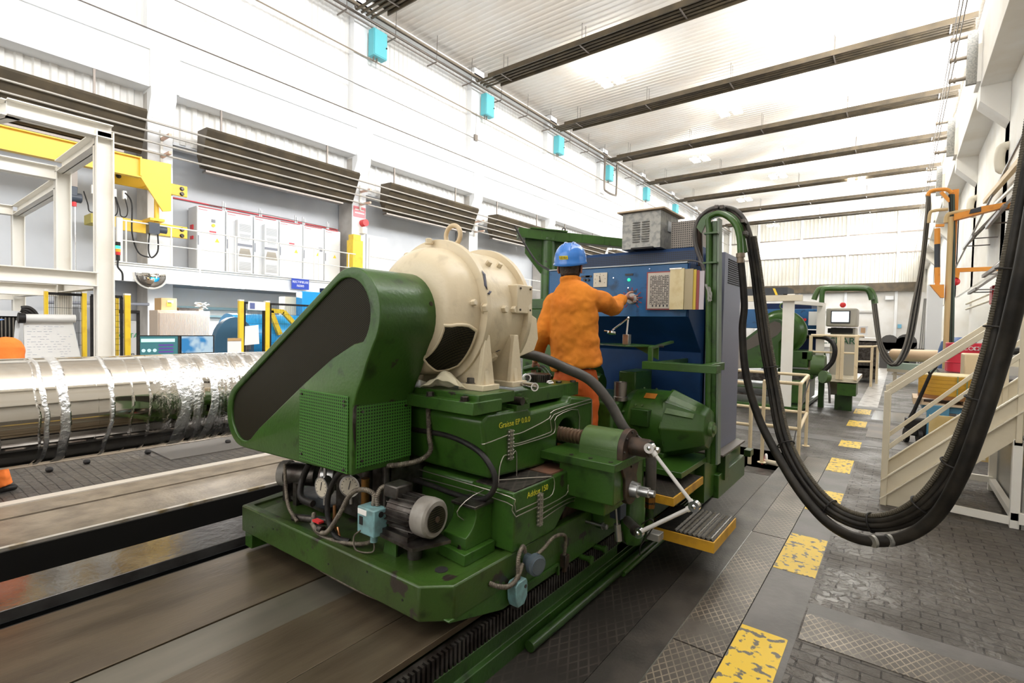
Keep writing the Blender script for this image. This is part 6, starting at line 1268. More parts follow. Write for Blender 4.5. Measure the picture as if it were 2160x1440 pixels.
def boots(feet, face, parent):
    for f in feet:
        skinned('boot', {'a': (f + V((0, 0, .10)), .055), 'h': (f + V((0, 0, .045)), .05, .045), 'm': (f + face * .1 + V((0, 0, .04)), .048, .038), 't': (f + face * .2 + V((0, 0, .032)), .045, .03)}, [('a', 'h'), ('h', 'm'), ('m', 't')], 'h', BLACK, parent)
boots((V((-2.05, 3.32, .37)), V((-1.83, 3.28, .37))), face, OP)
def headgear(hd, face, parent, lean=V((0, 0, 1))):
    a = math.atan2(face.y, face.x) - math.pi / 2; R_ = Matrix.Rotation(a, 4, 'Z')
    c = MB(); rows = []
    for j in range(9):                                       # hair: band round the back and sides
        z = -.075 + j * .018; rows.append([c.b.verts.new(Matrix.Translation(hd) @ R_ @ V(((.081 - .012 * max(0, 3 - j) / 3) * math.cos(th), (.096 - .014 * max(0, 3 - j) / 3) * math.sin(th) + .0, z))) for th in [math.radians(165 + i * 10.3) for i in range(21)]])
    for A, B_ in zip(rows, rows[1:]):
        for i in range(20): c.b.faces.new((A[i], A[i + 1], B_[i + 1], B_[i]))
    o = c.obj('hair', HAIR, parent); sd = o.modifiers.new('s', 'SOLIDIFY'); sd.thickness = .012
    for s_ in (-1, 1):
        o = MB().torus((0, 0, 0), (1, 0, .0), .02, .008, 20, 8).sphere((0, 0, 0), .017, 10, (.4, .8, 1.1)).obj('ear', SKIN, parent); o.data.transform(Matrix.Translation(hd - V((0, 0, .02))) @ R_ @ Matrix.Translation((.086 * s_, -.005, 0)) @ Matrix.Rotation(.3 * s_, 4, 'Z') @ Matrix.Diagonal((.9, .85, 1.25, 1)))
        o = MB().sphere((0, 0, 0), .013, 12).obj('eye', mat('eye_white', (.7, .68, .65), .2), parent); o.data.transform(Matrix.Translation(hd + V((0, 0, .005))) @ R_ @ Matrix.Translation((.031 * s_, .082, 0)))
    o = MB().sphere((0, 0, 0), .013, 12, (.8, 1.1, 1.6)).obj('nose', SKIN, parent); o.data.transform(Matrix.Translation(hd + V((0, 0, -.02))) @ R_ @ Matrix.Translation((0, .092, 0)))
    o = MB().sphere((0, 0, 0), .02, 12, (1.2, .4, .35)).obj('mouth', mat('lips', (.35, .12, .1), .5), parent); o.data.transform(Matrix.Translation(hd + V((0, 0, -.062))) @ R_ @ Matrix.Translation((0, .083, 0)))
    # helmet
    c = MB(); rows = []
    for j in range(11):
        ph = j / 10 * math.pi / 2; row = []
        for i in range(48):
            th = i / 48 * 2 * math.pi; k = math.cos(ph) ** .82; z = .145 * math.sin(ph) ** .9 + .03
            rdg = 1 + .02 * (abs(math.cos(th)) < .18) * math.sin(ph * 2)
            row.append(c.b.verts.new((.122 * k * math.cos(th) * rdg, .145 * k * math.sin(th) + .0, z + (.012 * math.sin(th) if j == 0 else 0))))
        rows.append(row)
    br = []
    for i in range(48):
        th = i / 48 * 2 * math.pi; f = 1.05 + .28 * max(0, math.sin(th)) ** 3; br.append(c.b.verts.new((.124 * 1.05 * math.cos(th), .147 * f * math.sin(th), .018 + .012 * math.sin(th) - .012 * max(0, -math.sin(th)))))
    rows = [br] + rows
    for A, B_ in zip(rows, rows[1:]):
        for i in range(48): c.b.faces.new((A[i], A[(i + 1) % 48], B_[(i + 1) % 48], B_[i]))
    h = c.obj('helmet', HELM, parent); sd = h.modifiers.new('s', 'SOLIDIFY'); sd.thickness = .004
    T = Matrix.Translation(hd + V((0, 0, .005))) @ R_ @ Matrix.Rotation(math.radians(6), 4, 'X'); h.data.transform(T)
    for q in (-.03, .03):
        c = MB().tube([T @ V((q + .0, .145 * math.cos(ph) ** .82 * math.cos(0) * s2 * .93, .145 * math.sin(ph) ** .9 + .033)) for s2, ph in [(-1, .5), (-1, .8), (-1, 1.1), (-1, 1.35), (1, 1.35), (1, 1.1), (1, .8), (1, .5)]], .004, 6, 4); c.obj('helmet_ridge', HELM, h)
    return T, h
T, HM = headgear(hd, V((-.32, 1, 0)).normalized(), OP)
o = MB().box(-.034, .034, -.002, .002, -.013, .013).obj('helmet_sticker', mat('yellow_sticker', (.75, .6, .02), .5), HM); o.data.transform(T @ Matrix.Rotation(.02, 4, 'Z') @ Matrix.Translation((-.02, -.1455, .058)) @ Matrix.Rotation(-.15, 4, 'Z') @ Matrix.Rotation(.25, 4, 'X'))
mxs = (T @ Matrix.Translation((-.02, -.149, .058)) @ Matrix.Rotation(-.13, 4, 'Z')); text('sticker_text', 'U2 Ke', .022, mxs.to_translation(), (mxs.to_3x3() @ FRONT), INK, HM)
# handwheel under the left hand
t = thing('handwheel', 'dark green lever handle under the operator\'s left hand', 'lever', wrL + V((0, 0, -.05)))
h0 = wrL + V((0, .06, -.065))
MB().tube([h0 + V((-.14, .0, -.01)), h0 + V((-.04, 0, .015)), h0 + V((.06, -.02, .01)), h0 + V((.16, -.06, -.06))], .024, 12, 6).obj('grip', GREEND, t); MB().cyl(h0 + V((0, 0, 0)), V((h0.x, h0.y, .37)), .02).obj('stem', GREEND, t)
# person at the left edge
hd = P(-56, 686, x=-6.15); neck = P(-60, 712, x=-6.15); ch = P(-28, 768, x=-6.2) ; pel = P(-60, 880, x=-6.25); f0 = P(8, 1040, z=0); f1 = V((-6.25, .25, 0))
shR, elR, wrR = P(12, 740, x=-6.05), P(22, 830, x=-5.9), P(-30, 860, x=-5.8); shL, elL, wrL = P(-85, 740, x=-6.3), P(-110, 830, x=-6.2), P(-60, 870, x=-5.9)
face2 = V((-.2, 1, 0)).normalized()
O2, J, E_, kn = person('person in orange work clothes and blue helmet at the left edge', hd, neck, ch, pel, shL, elL, wrL, shR, elR, wrR, (f0, f1), face2)
hand(J, E_, 'wrR', wrR, (wrR - elR), V((0, 1, .1)), .95, .5); skinned('body', J, E_, 'pel', SKIN, O2)
J2 = {'wrist': (wrL, .026, .022)}; E2 = []; hand(J2, E2, 'wrist', wrL, (wrL - elL), V((0, 1, .1)), .95, .4); skinned('left_hand', J2, E2, 'wrist', SKIN, O2)
sd2 = V((1, .2, 0))
garment('fleece_jacket', [(pel + V((0, 0, .03)), sd2, .19, .14), (lp(pel, ch, .4), sd2, .185, .135), (lp(pel, ch, .8), sd2, .205, .14), (ch + V((0, 0, .03)), sd2, .20, .14), (lp(ch, neck, .6), sd2, .13, .12), (neck + V((0, 0, .02)), sd2, .075, .075)],
    [[(shL, .10), (lp(shL, elL, .5), .085), (elL, .072), (wrL, .048)], [(shR, .125), (lp(shR, elR, .5), .10), (elR, .08), (wrR, .05)]], mat('bright_orange_fleece', (.95, .22, .03), .85, bump=.2), O2)
trousers(pel, kn, O2, mat('orange_trousers_light', (.85, .20, .03), .8)); boots((f0 + V((0, -.1, 0)), f1), face2, O2); headgear(hd, face2, O2)
# ================================================================ RIGHT SIDE
YN, YF = 5.85, 6.62
pn = lambda px, py, y=YN: P(px, py, y=y)
ST = thing('access_stairs', 'cream painted steel stairs with handrails at the right', 'stairs', (0, 6.2, 0))
def line_at(a, b_, x): t = (x - a.x) / (b_.x - a.x); return a.z + (b_.z - a.z) * t
hr = (pn(1872, 830), pn(2160, 652)); mr = (pn(1874, 943), pn(2048, 822)); s1 = (pn(1873, 1006), pn(2160, 827)); s2 = (pn(1861, 1052), pn(2160, 867)); s3 = (pn(1902, 1074), pn(2160, 918))
XE = 1.75
for y, k in ((YN, 1), (YF, -1)):
    MB().box(-.085, -.035, y - .025, y + .025, 0, hr[0].z + .02).obj('rail_post', BEIGE, ST, bevel=.004)
    MB().bar((-.06, y, hr[0].z), (XE, y, line_at(*hr, XE)), .045, .045).obj('handrail', BEIGE, ST, bevel=.004)
    MB().bar((-.06, y, line_at(*mr, -.06)), (XE, y, line_at(*mr, XE)), .035, .035).obj('middle_rail', BEIGE, ST, bevel=.004)
    A, B_ = line_at(*s1, -.06), line_at(*s1, XE); C_, D_ = line_at(*s2, -.06), line_at(*s2, XE); E0, E1 = line_at(*s3, -.06), line_at(*s3, XE); sl = (E1 - E0) / (XE + .06); x0 = -.06 + (0 - E0) / sl
    MB().prism([(-.07, A), (XE, B_), (XE, D_), (-.07, max(C_, .0))], 'y', y - .006, y + .006).obj('stringer', BEIGE, ST)
    MB().prism([(-.085, A - .012), (XE, B_ - .012), (XE, B_), (-.085, A)], 'y', y - .035, y + .0).prism([(-.085, C_ - .006), (XE, D_ - .006), (XE, D_ + .006), (-.085, C_ + .006)], 'y', y - .035, y).obj('stringer_flange', mat('pale_edge_paint', (.85, .78, .62), .4), ST)
    MB().prism([(-.085, 0), (x0, 0), (XE, E1), (XE, D_), (-.085, C_)], 'y', y + .012, y + .02).obj('lower_plate', BEIGE, ST)
nst = 8
for i in range(nst):
    z = .18 + i * .19; x = -.06 + (z - line_at(*s2, -.06)) / ((line_at(*s2, XE) - line_at(*s2, -.06)) / (XE + .06))
    MB().box(x - .02, x + .20, YN + .02, YF - .02, z - .03, z).obj('tread', BEIGE, ST, bevel=.003)
MB().box(.80, .84, YN - .02, YN + .02, .72, 2.0).box(.80, .84, YF - .02, YF + .02, .72, 2.0).obj('rail_post', BEIGE, ST, bevel=.004)
PF = thing('stair_platform', 'cream framed platform stand with a pale yellow board under the stairs at the right edge', 'platform', (1.5, 6.2, 0))
MB().box(.79, .85, YN, YN + .06, 0, .74).box(.79, .85, YF + .5, YF + .56, 0, .74).obj('post', OFFW, PF, bevel=.003)
MB().bar((.36, YN + .05, .07), (.82, YN + .05, .05), .05, .06).bar((.82, YN, .10), (.82, YF + .53, .10), .05, .06).bar((.4, YF + .5, .12), (.82, YF + .5, .12), .05, .06).bar((.82, YN, .72), (.82, YF + .53, .72), .05, .05).obj('floor_beam', OFFW, PF)
MB().box(.30, .82, YF + .56, YF + .58, .28, .72).obj('yellow_board', mat('pale_yellow_board', (.75, .58, .28), .6, 0, (.65, .48, .2), 5), PF)
MB().box(.86, 1.9, YN + .0, YF + .6, 0, 1.0).obj('silver_side', mat('brushed_grey_side', (.38, .37, .34), .35, .5), PF)
MB().box(.84, 1.9, YN - .03, YN + .06, .05, .14).obj('skirt', OFFW, PF)
for nm, x, y, lab in (('leaf_litter', 1.02, 5.1, 'small crumpled pale scrap on the paving at the far right'),):
    tag(MB().box(.78, .86, 5.0, 5.06, .001, .012).obj('paper_scrap', PAPER), lab, 'litter')
# --- guard rail round the pit
def guard(nm, lab, pts, posts, hs, m=RAILC, r=.021, cat='guard rail', grp='cream tube guard rails'):
    t = thing(nm, lab, cat, (posts[0][0], posts[0][1], 0), grp)
    for i, h in enumerate(hs):
        p = [V((x, y, h)) for x, y in pts]; MB().tube(p, r, 12).obj('top_rail' if i == 0 else 'middle_rail', m, t)
    for x, y in posts: MB().cyl((x, y, 0), (x, y, hs[0]), r).cyl((x, y, 0), (x, y, .008), .05).obj('rail_post', m, t)
    return t
h1, h2 = P(1684, 812, x=-.885).z, P(1681, 909, x=-.885).z
guard('guard_rail', 'cream tube guard rail turning round the right end of the pit', [(-1.28, 6.72), (-.90, 6.72), (-.885, 6.74), (-.98, 8.1), (-1.0, 8.14), (-3.2, 8.3)], [(-.885, 6.72), (-.98, 8.12), (-2.3, 8.23), (-1.27, 6.72)], (h1, h2))
h3, h4 = P(1560, 806, y=6.55).z, P(1560, 893, y=6.55).z
t = thing('guard_rail', 'short cream tube rail with a rounded corner left of the hanging cables', 'guard rail', (-1.37, 6.55, 0), 'cream tube guard rails')
MB().tube(spline([V((-2.6, 6.6, h3)), V((-1.6, 6.56, h3)), V((-1.43, 6.55, h3 - .02)), V((-1.375, 6.55, h3 - .1))], 6) + [V((-1.372, 6.55, 0))], .022, 12).obj('bent_rail', RAILC, t); MB().cyl((-2.6, 6.6, h4), (-1.37, 6.55, h4), .02).obj('middle_rail', RAILC, t)
t = thing('pit_pipes', 'red and white pipe fittings in the pit beyond the bed', 'pipe', (-1.3, 6.8, -.1))
for i in range(2): MB().torus(P(1608 + i * 8, 968, z=-.06), (1, .3, 0), .06, .014, 20, 8).obj('flange_ring', PAPER if i else RED, t)
MB().cyl(P(1612, 972, z=-.08), P(1640, 978, z=-.05), .03).obj('pipe_stub', BEIGE, t); MB().box(-1.5, -1.1, 6.7, 7.0, -.62, -.14).obj('pipe_block', BOLT, t)
tag(MB().tube([P(1708, 800, y=7.9), P(1690, 860, y=7.6), P(1668, 960, y=7.0)], .008, 8, 8).obj('slack_rope', HOSEM), 'thin grey rope hanging beside the guard rail corner', 'rope')
# --- grey distribution box behind the mast
t = thing('wall_switch_box', 'pale grey switch box with yellow warning marks right of the green mast', 'electrical box', P(1530, 770, y=7.5))
a, c = P(1524, 702, y=7.5), P(1553, 778, y=7.5)
MB().box(a.x - .3, c.x - .12, 7.5, 7.9, c.z - .02, a.z).box(c.x - .12, c.x, 7.45, 7.9, c.z, a.z).obj('housing', mat('old_grey_box', (.34, .31, .27), .5, 0, (.25, .22, .2), 6), t, bevel=.006)
MB().box(c.x - .1, c.x - .02, 7.445, 7.45, c.z + .28, c.z + .31).prism([(c.x - .09, c.z + .05), (c.x - .03, c.z + .05), (c.x - .06, c.z + .14)], 'y', 7.443, 7.45).obj('warning_mark', WARN, t)
MB().cyl((a.x - .1, 7.7, 0), (a.x - .1, 7.7, c.z), .05).obj('stand', BOLT, t)
for dx in (0, .05): MB().tube([(a.x - .2 + dx, 7.7, a.z), (a.x - .2 + dx, 7.7, a.z + .12), (a.x - .32 + dx, 7.7, a.z + .22)], .016, 8, 5).obj('conduit', HOSEM, t)
t = thing('grey_sign_post', 'grey column with a green plate lettered SIAR behind the mast', 'post', P(1535, 690, y=9))
a, c = P(1528, 640, y=9), P(1545, 700, y=9); MB().box(a.x, c.x, 9, 9.15, 0, a.z + .2).obj('column', mat('old_grey_box', (0, 0, 0)), t); MB().box(a.x + .04, c.x - .0, 8.98, 9, c.z + .15, a.z).obj('green_plate', mat('dark_green_plate', (.02, .12, .05), .5), t)
mm = FRONT @ Matrix.Rotation(-math.pi / 2, 3, 'Z'); text('plate_text', 'SIAR', .13, ((a.x + c.x) / 2 + .02, 8.975, (a.z + c.z) / 2 + .08), mm, PAPER, t)
# ================================================================ SECOND GRINDING MACHINE (same kind, farther down the hall)
G2 = thing('grinding_machine', 'second green grinding machine in the background behind the cable bundle', 'grinding machine', (-2.3, 11.8, 0))
Y2 = 11.6
q2 = lambda px, py, y=Y2: P(px, py, y=y)
def boxpx(mb, x0, y0, x1, y1, ya, yb, y=None):
    a, c = P(x0, y0, y=y or ya), P(x1, y1, y=y or ya); return mb.box(min(a.x, c.x), max(a.x, c.x), ya, yb, min(a.z, c.z), max(a.z, c.z))
b1 = MB(); boxpx(b1, 1470, 838, 1690, 868, 11.3, 15); b1.obj('bed_skirt', GREEN, G2, bevel=.01)
b1 = MB(); boxpx(b1, 1470, 808, 1665, 822, 11.5, 13.5); boxpx(b1, 1630, 800, 1692, 852, 11.6, 13.5); b1.obj('base_plate', GREEN, G2, bevel=.01)
b1 = MB(); boxpx(b1, 1480, 820, 1660, 840, 11.6, 13.4); boxpx(b1, 1500, 776, 1700, 810, 11.9, 13); b1.obj('dark_machinery', BOLT, G2)
o2 = [q2(*p) for p in ((1555, 776), (1555, 738), (1560, 722), (1600, 692), (1618, 678), (1632, 672), (1644, 673), (1654, 682), (1658, 696), (1652, 712), (1643, 722), (1643, 776))]
MB().prism([(p.x, p.z) for p in o2], 'y', Y2, Y2 + .4).obj('belt_guard', GREEN, G2, bevel=.01)
o2 = [q2(*p) for p in ((1558, 742), (1562, 727), (1602, 698), (1620, 684), (1634, 677), (1646, 681), (1650, 694), (1640, 706), (1612, 722), (1560, 746))]
MB().prism([(p.x, p.z) for p in o2], 'y', Y2 - .01, Y2).obj('mesh_panel', mat('brown_far_mesh', (.13, .11, .09), .6), G2)
MB().prism([(p.x, p.z) for p in [q2(*p) for p in ((1608, 736), (1634, 736), (1634, 770), (1608, 770))]], 'y', Y2 - .008, Y2).obj('perforated_grille', PERFX, G2)
c0 = P(1648, 700, y=12.1); 
MB().lathe((c0.x, 11.95, c0.z), (0, 1, 0), [(0, .25), (.05, .38), (.15, .44), (.16, .48), (.22, .48), (.22, .43), (.8, .42)], 40).obj('drive_motor', GREEN, G2)
MB().torus((c0.x + .02, 12.15, c0.z + .55), (0, 1, 0), .07, .018, 20, 8).obj('lifting_eye', GREEN2, G2)
b1 = MB(); boxpx(b1, 1648, 738, 1704, 776, 12.0, 13); boxpx(b1, 1690, 740, 1712, 760, 12, 12.8); boxpx(b1, 1640, 776, 1715, 800, 12.1, 13); b1.obj('upper_slide', GREEN, G2, bevel=.02)
a = P(1712, 770, y=12.2); MB().cyl((a.x, 12.2, a.z), (a.x + .25, 12.2, a.z), .22, n=28).obj('nut_housing', GREEN2, G2)
MB().tube([P(1700, 710, y=12.4), P(1740, 712, y=12.2), P(1760, 730, y=12), P(1757, 760, y=12), P(1738, 782, y=12)], .045, 12, 6).obj('suction_hose', BLACK, G2)
b1 = MB(); boxpx(b1, 1573, 652, 1722, 694, 13.4, 14.5); b1.obj('control_panel', BLUE, G2, bevel=.01); b1 = MB(); boxpx(b1, 1598, 640, 1712, 652, 13.6, 14.6); boxpx(b1, 1600, 694, 1722, 740, 13.8, 14.6); b1.obj('cabinet', DBLUE, G2)
b1 = MB(); boxpx(b1, 1706, 657, 1724, 686, 13.3, 13.35); b1.obj('document_pocket', PAPER, G2)
b1 = MB()
for px, py in ((1606, 663), (1612, 668), (1607, 674), (1680, 665), (1690, 672), (1698, 674)): q = P(px, py, y=13.39); b1.cyl(q, q + V((0, -.02, 0)), .035, n=10)
b1.obj('push_buttons', RED, G2)
t = thing('ball_lamp_head', 'small round olive lamp head beside the second machine', 'lamp', P(1742, 795, y=11.2)); q = P(1740, 795, y=11.2)
MB().lathe(q, (-.7, -.7, .1), [(-.1, .03), (-.06, .10), (0, .12), (.05, .12), (.05, .1)], 24).obj('head', GREEN2, t); MB().tube([q, P(1748, 810, y=11.2), P(1750, 850, y=11.2)], .02, 8, 5).obj('arm', HOSEM, t)
# mast of the second machine with cables
MG2 = thing('cable_mast', 'green arched cable mast of the second machine', 'mast', P(1727, 800, y=12.6))
pth = [P(*q, y=12.6) for q in ((1733, 800), (1733, 700), (1733, 640), (1735, 616), (1742, 609), (1770, 609), (1820, 609), (1833, 615), (1839, 632))]
MB().tube(pth[:3] + spline(pth[2:], 4)[1:], .05, 12).obj('arched_pipe', GREEN, MG2); MB().tube(spline([P(*q, y=12.7) for q in ((1717, 632), (1724, 615), (1735, 608), (1780, 606), (1828, 608), (1842, 622), (1846, 640))], 5), .055, 10).obj('arch_saddle', GREEN2, MG2)
MB().box(pth[0].x - .05, pth[0].x + .05, 12.55, 12.7, 0, 1.2).obj('post', GREEN, MG2)
CP2 = [(1843, 632, 13.0), (1849, 680, 13.0), (1855, 720, 13.0), (1868, 752, 13.0), (1885, 768, 13.1), (1902, 755, 13.2), (1918, 715, 13.3), (1932, 640, 13.4), (1945, 560, 13.5), (1954, 480, 13.6), (1958, 435, 13.7), (1958, 410, 13.8)]
for i in range(5): tag(MB().tube(spline([PD(p[0] + (i - 2) * 2.6 * (1.3 if 2 < k < 8 else .7), p[1] + (i % 2) * 3, p[2] + .03 * i) for k, p in enumerate(CP2)], 6), .024, 8).obj('hanging_cable', mat('dusty_grey_cable', (.16, .145, .12), .6) if i in (0, 2, 4) else CAB), 'dark cable of the far bundle looping between the second mast and the orange column', 'cable', 'cables of the far hanging bundle')
# white gantry over the second machine
t = thing('gantry', 'cream gantry frame with striped dark bars above the second machine', 'gantry', P(1660, 860, z=0))
b1 = MB(); boxpx(b1, 1652, 620, 1668, 858, 10.7, 10.73); b1.obj('post', OFFW, t); b1 = MB(); boxpx(b1, 1724, 640, 1736, 792, 12.3, 12.33); b1.obj('post', OFFW, t)
b1 = MB(); boxpx(b1, 1500, 625, 1692, 634, 10.6, 10.7); b1.obj('cross_beam', BEIGE, t); b1 = MB(); A, B_ = P(1665, 637, y=10.9), P(1736, 642, y=12.4); b1.bar(A, B_, .08, .07); b1.obj('side_beam', OFFW, t)
b1 = MB(); boxpx(b1, 1612, 607, 1661, 622, 10.7, 11.4); boxpx(b1, 1525, 610, 1606, 624, 10.75, 11.4); b1.obj('dark_bar', mat('charcoal_bar', (.04, .045, .055), .5), t); b1 = MB()
for px in (1598, 1630, 1537):
    a = [P(px, 608, y=10.69), P(px + 5, 608, y=10.69), P(px + 11, 622, y=10.69), P(px + 6, 622, y=10.69)]; b1.prism([(p.x, p.z) for p in a], 'y', 10.68, 10.69)
b1.obj('yellow_stripe', YEL, t)
# operator console
t = thing('control_console', 'beige grey operator console with a lit screen beyond the second machine', 'control console', P(1775, 835, y=13))
b1 = MB(); boxpx(b1, 1752, 690, 1800, 836, 13.1, 13.7); b1.obj('pedestal', mat('warm_grey_console', (.48, .45, .38), .5), t, bevel=.02)
b1 = MB(); boxpx(b1, 1743, 650, 1807, 689, 12.9, 13.6); b1.obj('head', mat('warm_grey_console', (0, 0, 0)), t, bevel=.03)
b1 = MB(); boxpx(b1, 1753, 655, 1793, 682, 12.88, 12.9); b1.obj('bezel', INK, t); b1 = MB(); boxpx(b1, 1755, 657, 1790, 679, 12.87, 12.88); b1.obj('screen', mat('white_screen', (.8, .9, .9), emit=1.2), t)
b1 = MB(); boxpx(b1, 1746, 692, 1798, 703, 13.0, 13.1); b1.obj('keyboard_recess', DARK, t); text('console_text', 'LISBAR', .2, P(1769, 719, y=13.08), FRONT, mat('dark_green_plate', (0, 0, 0)), t)
b1 = MB(); b1.sphere(P(1778, 643, y=13.2), .06, 12); b1.obj('alarm_light', RED, t)
t = thing('platform_railing', 'cream railed operator platform on a green block beside the console', 'guard rail', P(1790, 830, y=12.2), 'cream tube guard rails')
for (x0, x1, y) in ((1711, 1810, 12.2),):
    a, c = P(x0, 707, y=y), P(x1, 707, y=y); zt = a.z; zb = P(1770, 800, y=y).z
    MB().cyl((a.x, y, zt), (c.x, y, zt), .03).cyl((c.x, y, zt), (c.x, y + 1.6, zt), .03).obj('top_rail', RAILC, t); MB().cyl((a.x, y, (zt + zb) / 2 + .1), (c.x, y, (zt + zb) / 2 + .1), .02).obj('middle_rail', RAILC, t)
    for px in (1711, 1770, 1778, 1808): q = P(px, 707, y=y); MB().box(q.x - .03, q.x + .03, y - .03, y + .03, zb, zt).obj('rail_post', RAILC, t)
b1 = MB(); boxpx(b1, 1735, 795, 1808, 808, 12.2, 14); b1.obj('platform_deck', BEIGE, t); b1 = MB(); boxpx(b1, 1766, 808, 1805, 836, 12.2, 12.8); b1.obj('green_block', GREEN, t); q = P(1785, 836, y=12.4)
MB().box(q.x - .2, q.x + .1, 12.4, 12.6, 0, q.z + .02).obj('block_foot', GREEND, t)
t = thing('machine', 'dark machine with a small framed screen and cream rails beyond the console', 'machine', P(1830, 780, z=0))
b1 = MB(); boxpx(b1, 1808, 718, 1846, 800, 20, 22); b1.obj('dark_body', BOLT, t); b1 = MB(); boxpx(b1, 1810, 712, 1850, 722, 20, 22); boxpx(b1, 1808, 770, 1850, 778, 20, 21); b1.obj('sloping_top', OFFW, t)
b1 = MB(); boxpx(b1, 1812, 688, 1829, 707, 20.2, 20.5); b1.obj('screen_frame', CABG, t); b1 = MB(); boxpx(b1, 1816, 691, 1825, 702, 20.18, 20.2); b1.obj('screen', mat('amber_screen', (.55, .35, .2), .5), t)
q = P(1820, 710, y=20.4); MB().cyl((q.x, 20.4, .9), (q.x, 20.4, q.z), .05).obj('screen_post', PIPE, t)
t = thing('guard_rail', 'low cream guard rail beside the far dark machine', 'guard rail', P(1840, 785, z=0), 'cream tube guard rails')
a, c = P(1808, 731, y=18.5), P(1840, 731, y=18.5)
MB().cyl(a, c, .035).cyl(a + V((0, 0, -.45)), c + V((0, 0, -.45)), .03).obj('top_rail', RAILC, t); MB().cyl((c.x, 18.5, 0), c, .035).cyl((c.x + .1, 19.8, 0), (c.x + .1, 19.8, c.z), .035).cyl(c, (c.x + .1, 19.8, c.z), .03).obj('rail_post', RAILC, t)
# --- roll on a rack, far
t = thing('paper_roll_rack', 'cream rack carrying a long tan roll in the far middle', 'rack', P(1930, 795, z=0))
a, c = P(1884, 748, y=21.5), P(1985, 752, y=20.6)
TAN = mat('tan_roll', (.66, .48, .30), .5)
b1 = MB().cyl(a, c, .2, n=28); o = b1.obj('rack_roll', TAN, t); MB().cyl(a - (c - a).normalized() * .15, a, .1, n=16).obj('roll_journal', STEEL, t)
zz = a.z - .24
MB().bar((a.x, a.y, zz - .12), (c.x, c.y, zz - .12), .5, .2).obj('pale_green_cover', mat('pale_green', (.45, .58, .48), .6), t)
MB().bar((a.x, a.y, zz - .27), (c.x, c.y, zz - .27), .5, .1).bar((a.x, a.y - .25, .25), (c.x, c.y - .25, .25), .05, .05).obj('rack_beam', BEIGE, t)
for p in (a.lerp(c, .06), a.lerp(c, .94)):
    for dy in (-.22, .22): MB().box(p.x - .05, p.x + .05, p.y + dy - .05, p.y + dy + .05, 0, zz - .25).obj('leg', BEIGE, t)
t = thing('machine_parts', 'dark rail and old machine parts in front of the far wall', 'machine parts', P(1950, 740, z=0))
a, c = P(1878, 738, y=28), P(1975, 738, y=28); MB().bar(a, c, .1, .12).bar((a.x + .1, 28, 0), (a.x + .1, 28, a.z), .1, .1).bar((c.x - .1, 28, 0), (c.x - .1, 28, a.z), .1, .1).obj('rail', BOLT, t)
for px, r in ((1876, .35), (1912, .38), (1905, .25)): q = P(px, 722, y=29); MB().cyl((q.x, 29, q.z), (q.x, 29.8, q.z), r).box(q.x - r, q.x + r, 29, 29.8, 0, q.z).obj('old_motor', mat('far_dark_grey', (.09, .085, .08), .6), t)
t = thing('ladder', 'dark ladder and rods leaning on the far right wall', 'ladder', P(1950, 735, z=0))
for k in range(4):
    a, c = P(1938 + k * 5, 735, y=36), P(1950 + k * 3, 630, y=38); MB().bar((a.x, 36, 0), c, .06, .06).obj('rail', mat('far_dark_grey', (0, 0, 0)), t)
tag(MB().box(P(1893, 690, y=60).x, P(1902, 690, y=60).x, 65.9, 65.98, 2.2, 2.6).obj('wall_sign', mat('light_blue_sign', (.2, .5, .7), .5)), 'small light blue sign on the far lower wall', 'sign')
t = thing('wall_lamp', 'small grey lamp on the lower far end wall', 'lamp', P(1876, 628, y=65.9)); q = P(1876, 628, y=65.7); MB().box(q.x - .35, q.x + .35, 65.6, 66, q.z - .2, q.z + .2).obj('lamp_head', CABG, t)
# --- orange crane column with hoses
t = thing('hose_column', 'cream and orange column with arched pipes and bundled hoses on the right', 'column', P(1998, 790, y=14))
q0 = P(1998, 700, y=14).x; q = lambda px, py: P(px, py, y=14)
MB().cyl((q0, 14, 0), (q0 - .02, 14, q(1998, 458).z), .052, n=20).obj('round_column', mat('tan_column', (.62, .45, .22), .5), t)
MB().box(q(2003, 600).x - .02, q(2012, 600).x + .02, 14.1, 14.3, 0, q(2006, 398).z).obj('orange_mast', ORANGE, t)
MB().tube(spline([q(1996, 470), q(1998, 456), q(2010, 449), q(2060, 443), q(2100, 436)], 5), .045, 12).obj('pipe_arm', mat('tan_column', (0, 0, 0)), t); MB().tube(spline([q(1959, 470), q(1962, 449), q(1972, 444), q(2000, 441)], 5), .032, 10).obj('pipe_arm', mat('tan_column', (0, 0, 0)), t)
MB().tube(spline([q(1957, 413), q(1962, 404), q(1978, 400), q(1998, 400), q(2008, 408)], 5), .038, 12).obj('orange_arch', ORANGE, t)
for i in range(4): MB().tube(spline([q(2004 + i * 2, 410), q(2007 + i * 1.5, 500), q(2004 + i * 2, 620), q(2003 + i * 2, 700), q(2001 + i * 2, 785)], 6), .03, 8).obj('hose', mat('green_black_hose', (.05, .08, .06), .5) if i % 2 else CAB, t)
MB().prism([(p.x, p.z) for p in (q(1961, 601), q(1991, 601), q(1991, 628), q(1984, 628))], 'y', 13.9, 14.1).obj('bracket', ORANGE, t)
for a, c, mm in ((482, 515, ORANGE), (515, 564, mat('charcoal_bar', (0, 0, 0))), (564, 596, ORANGE)): MB().cyl(q(1977, c), q(1977, a), .05, n=18).obj('striped_cylinder', mm, t)
MB().bar(q(1973, 476), q(1992, 475), .08, .05).cyl(q(1977, 596), q(1977, 602), .04).obj('cylinder_mount', ORANGE, t)
MB().prism([(p.x, p.z) for p in (q(2012, 453), q(2043, 445), q(2070, 437), q(2140, 425), q(2140, 440), q(2108, 441), q(2012, 466))], 'y', 13.9, 14.1).obj('crane_arm', ORANGE, t)
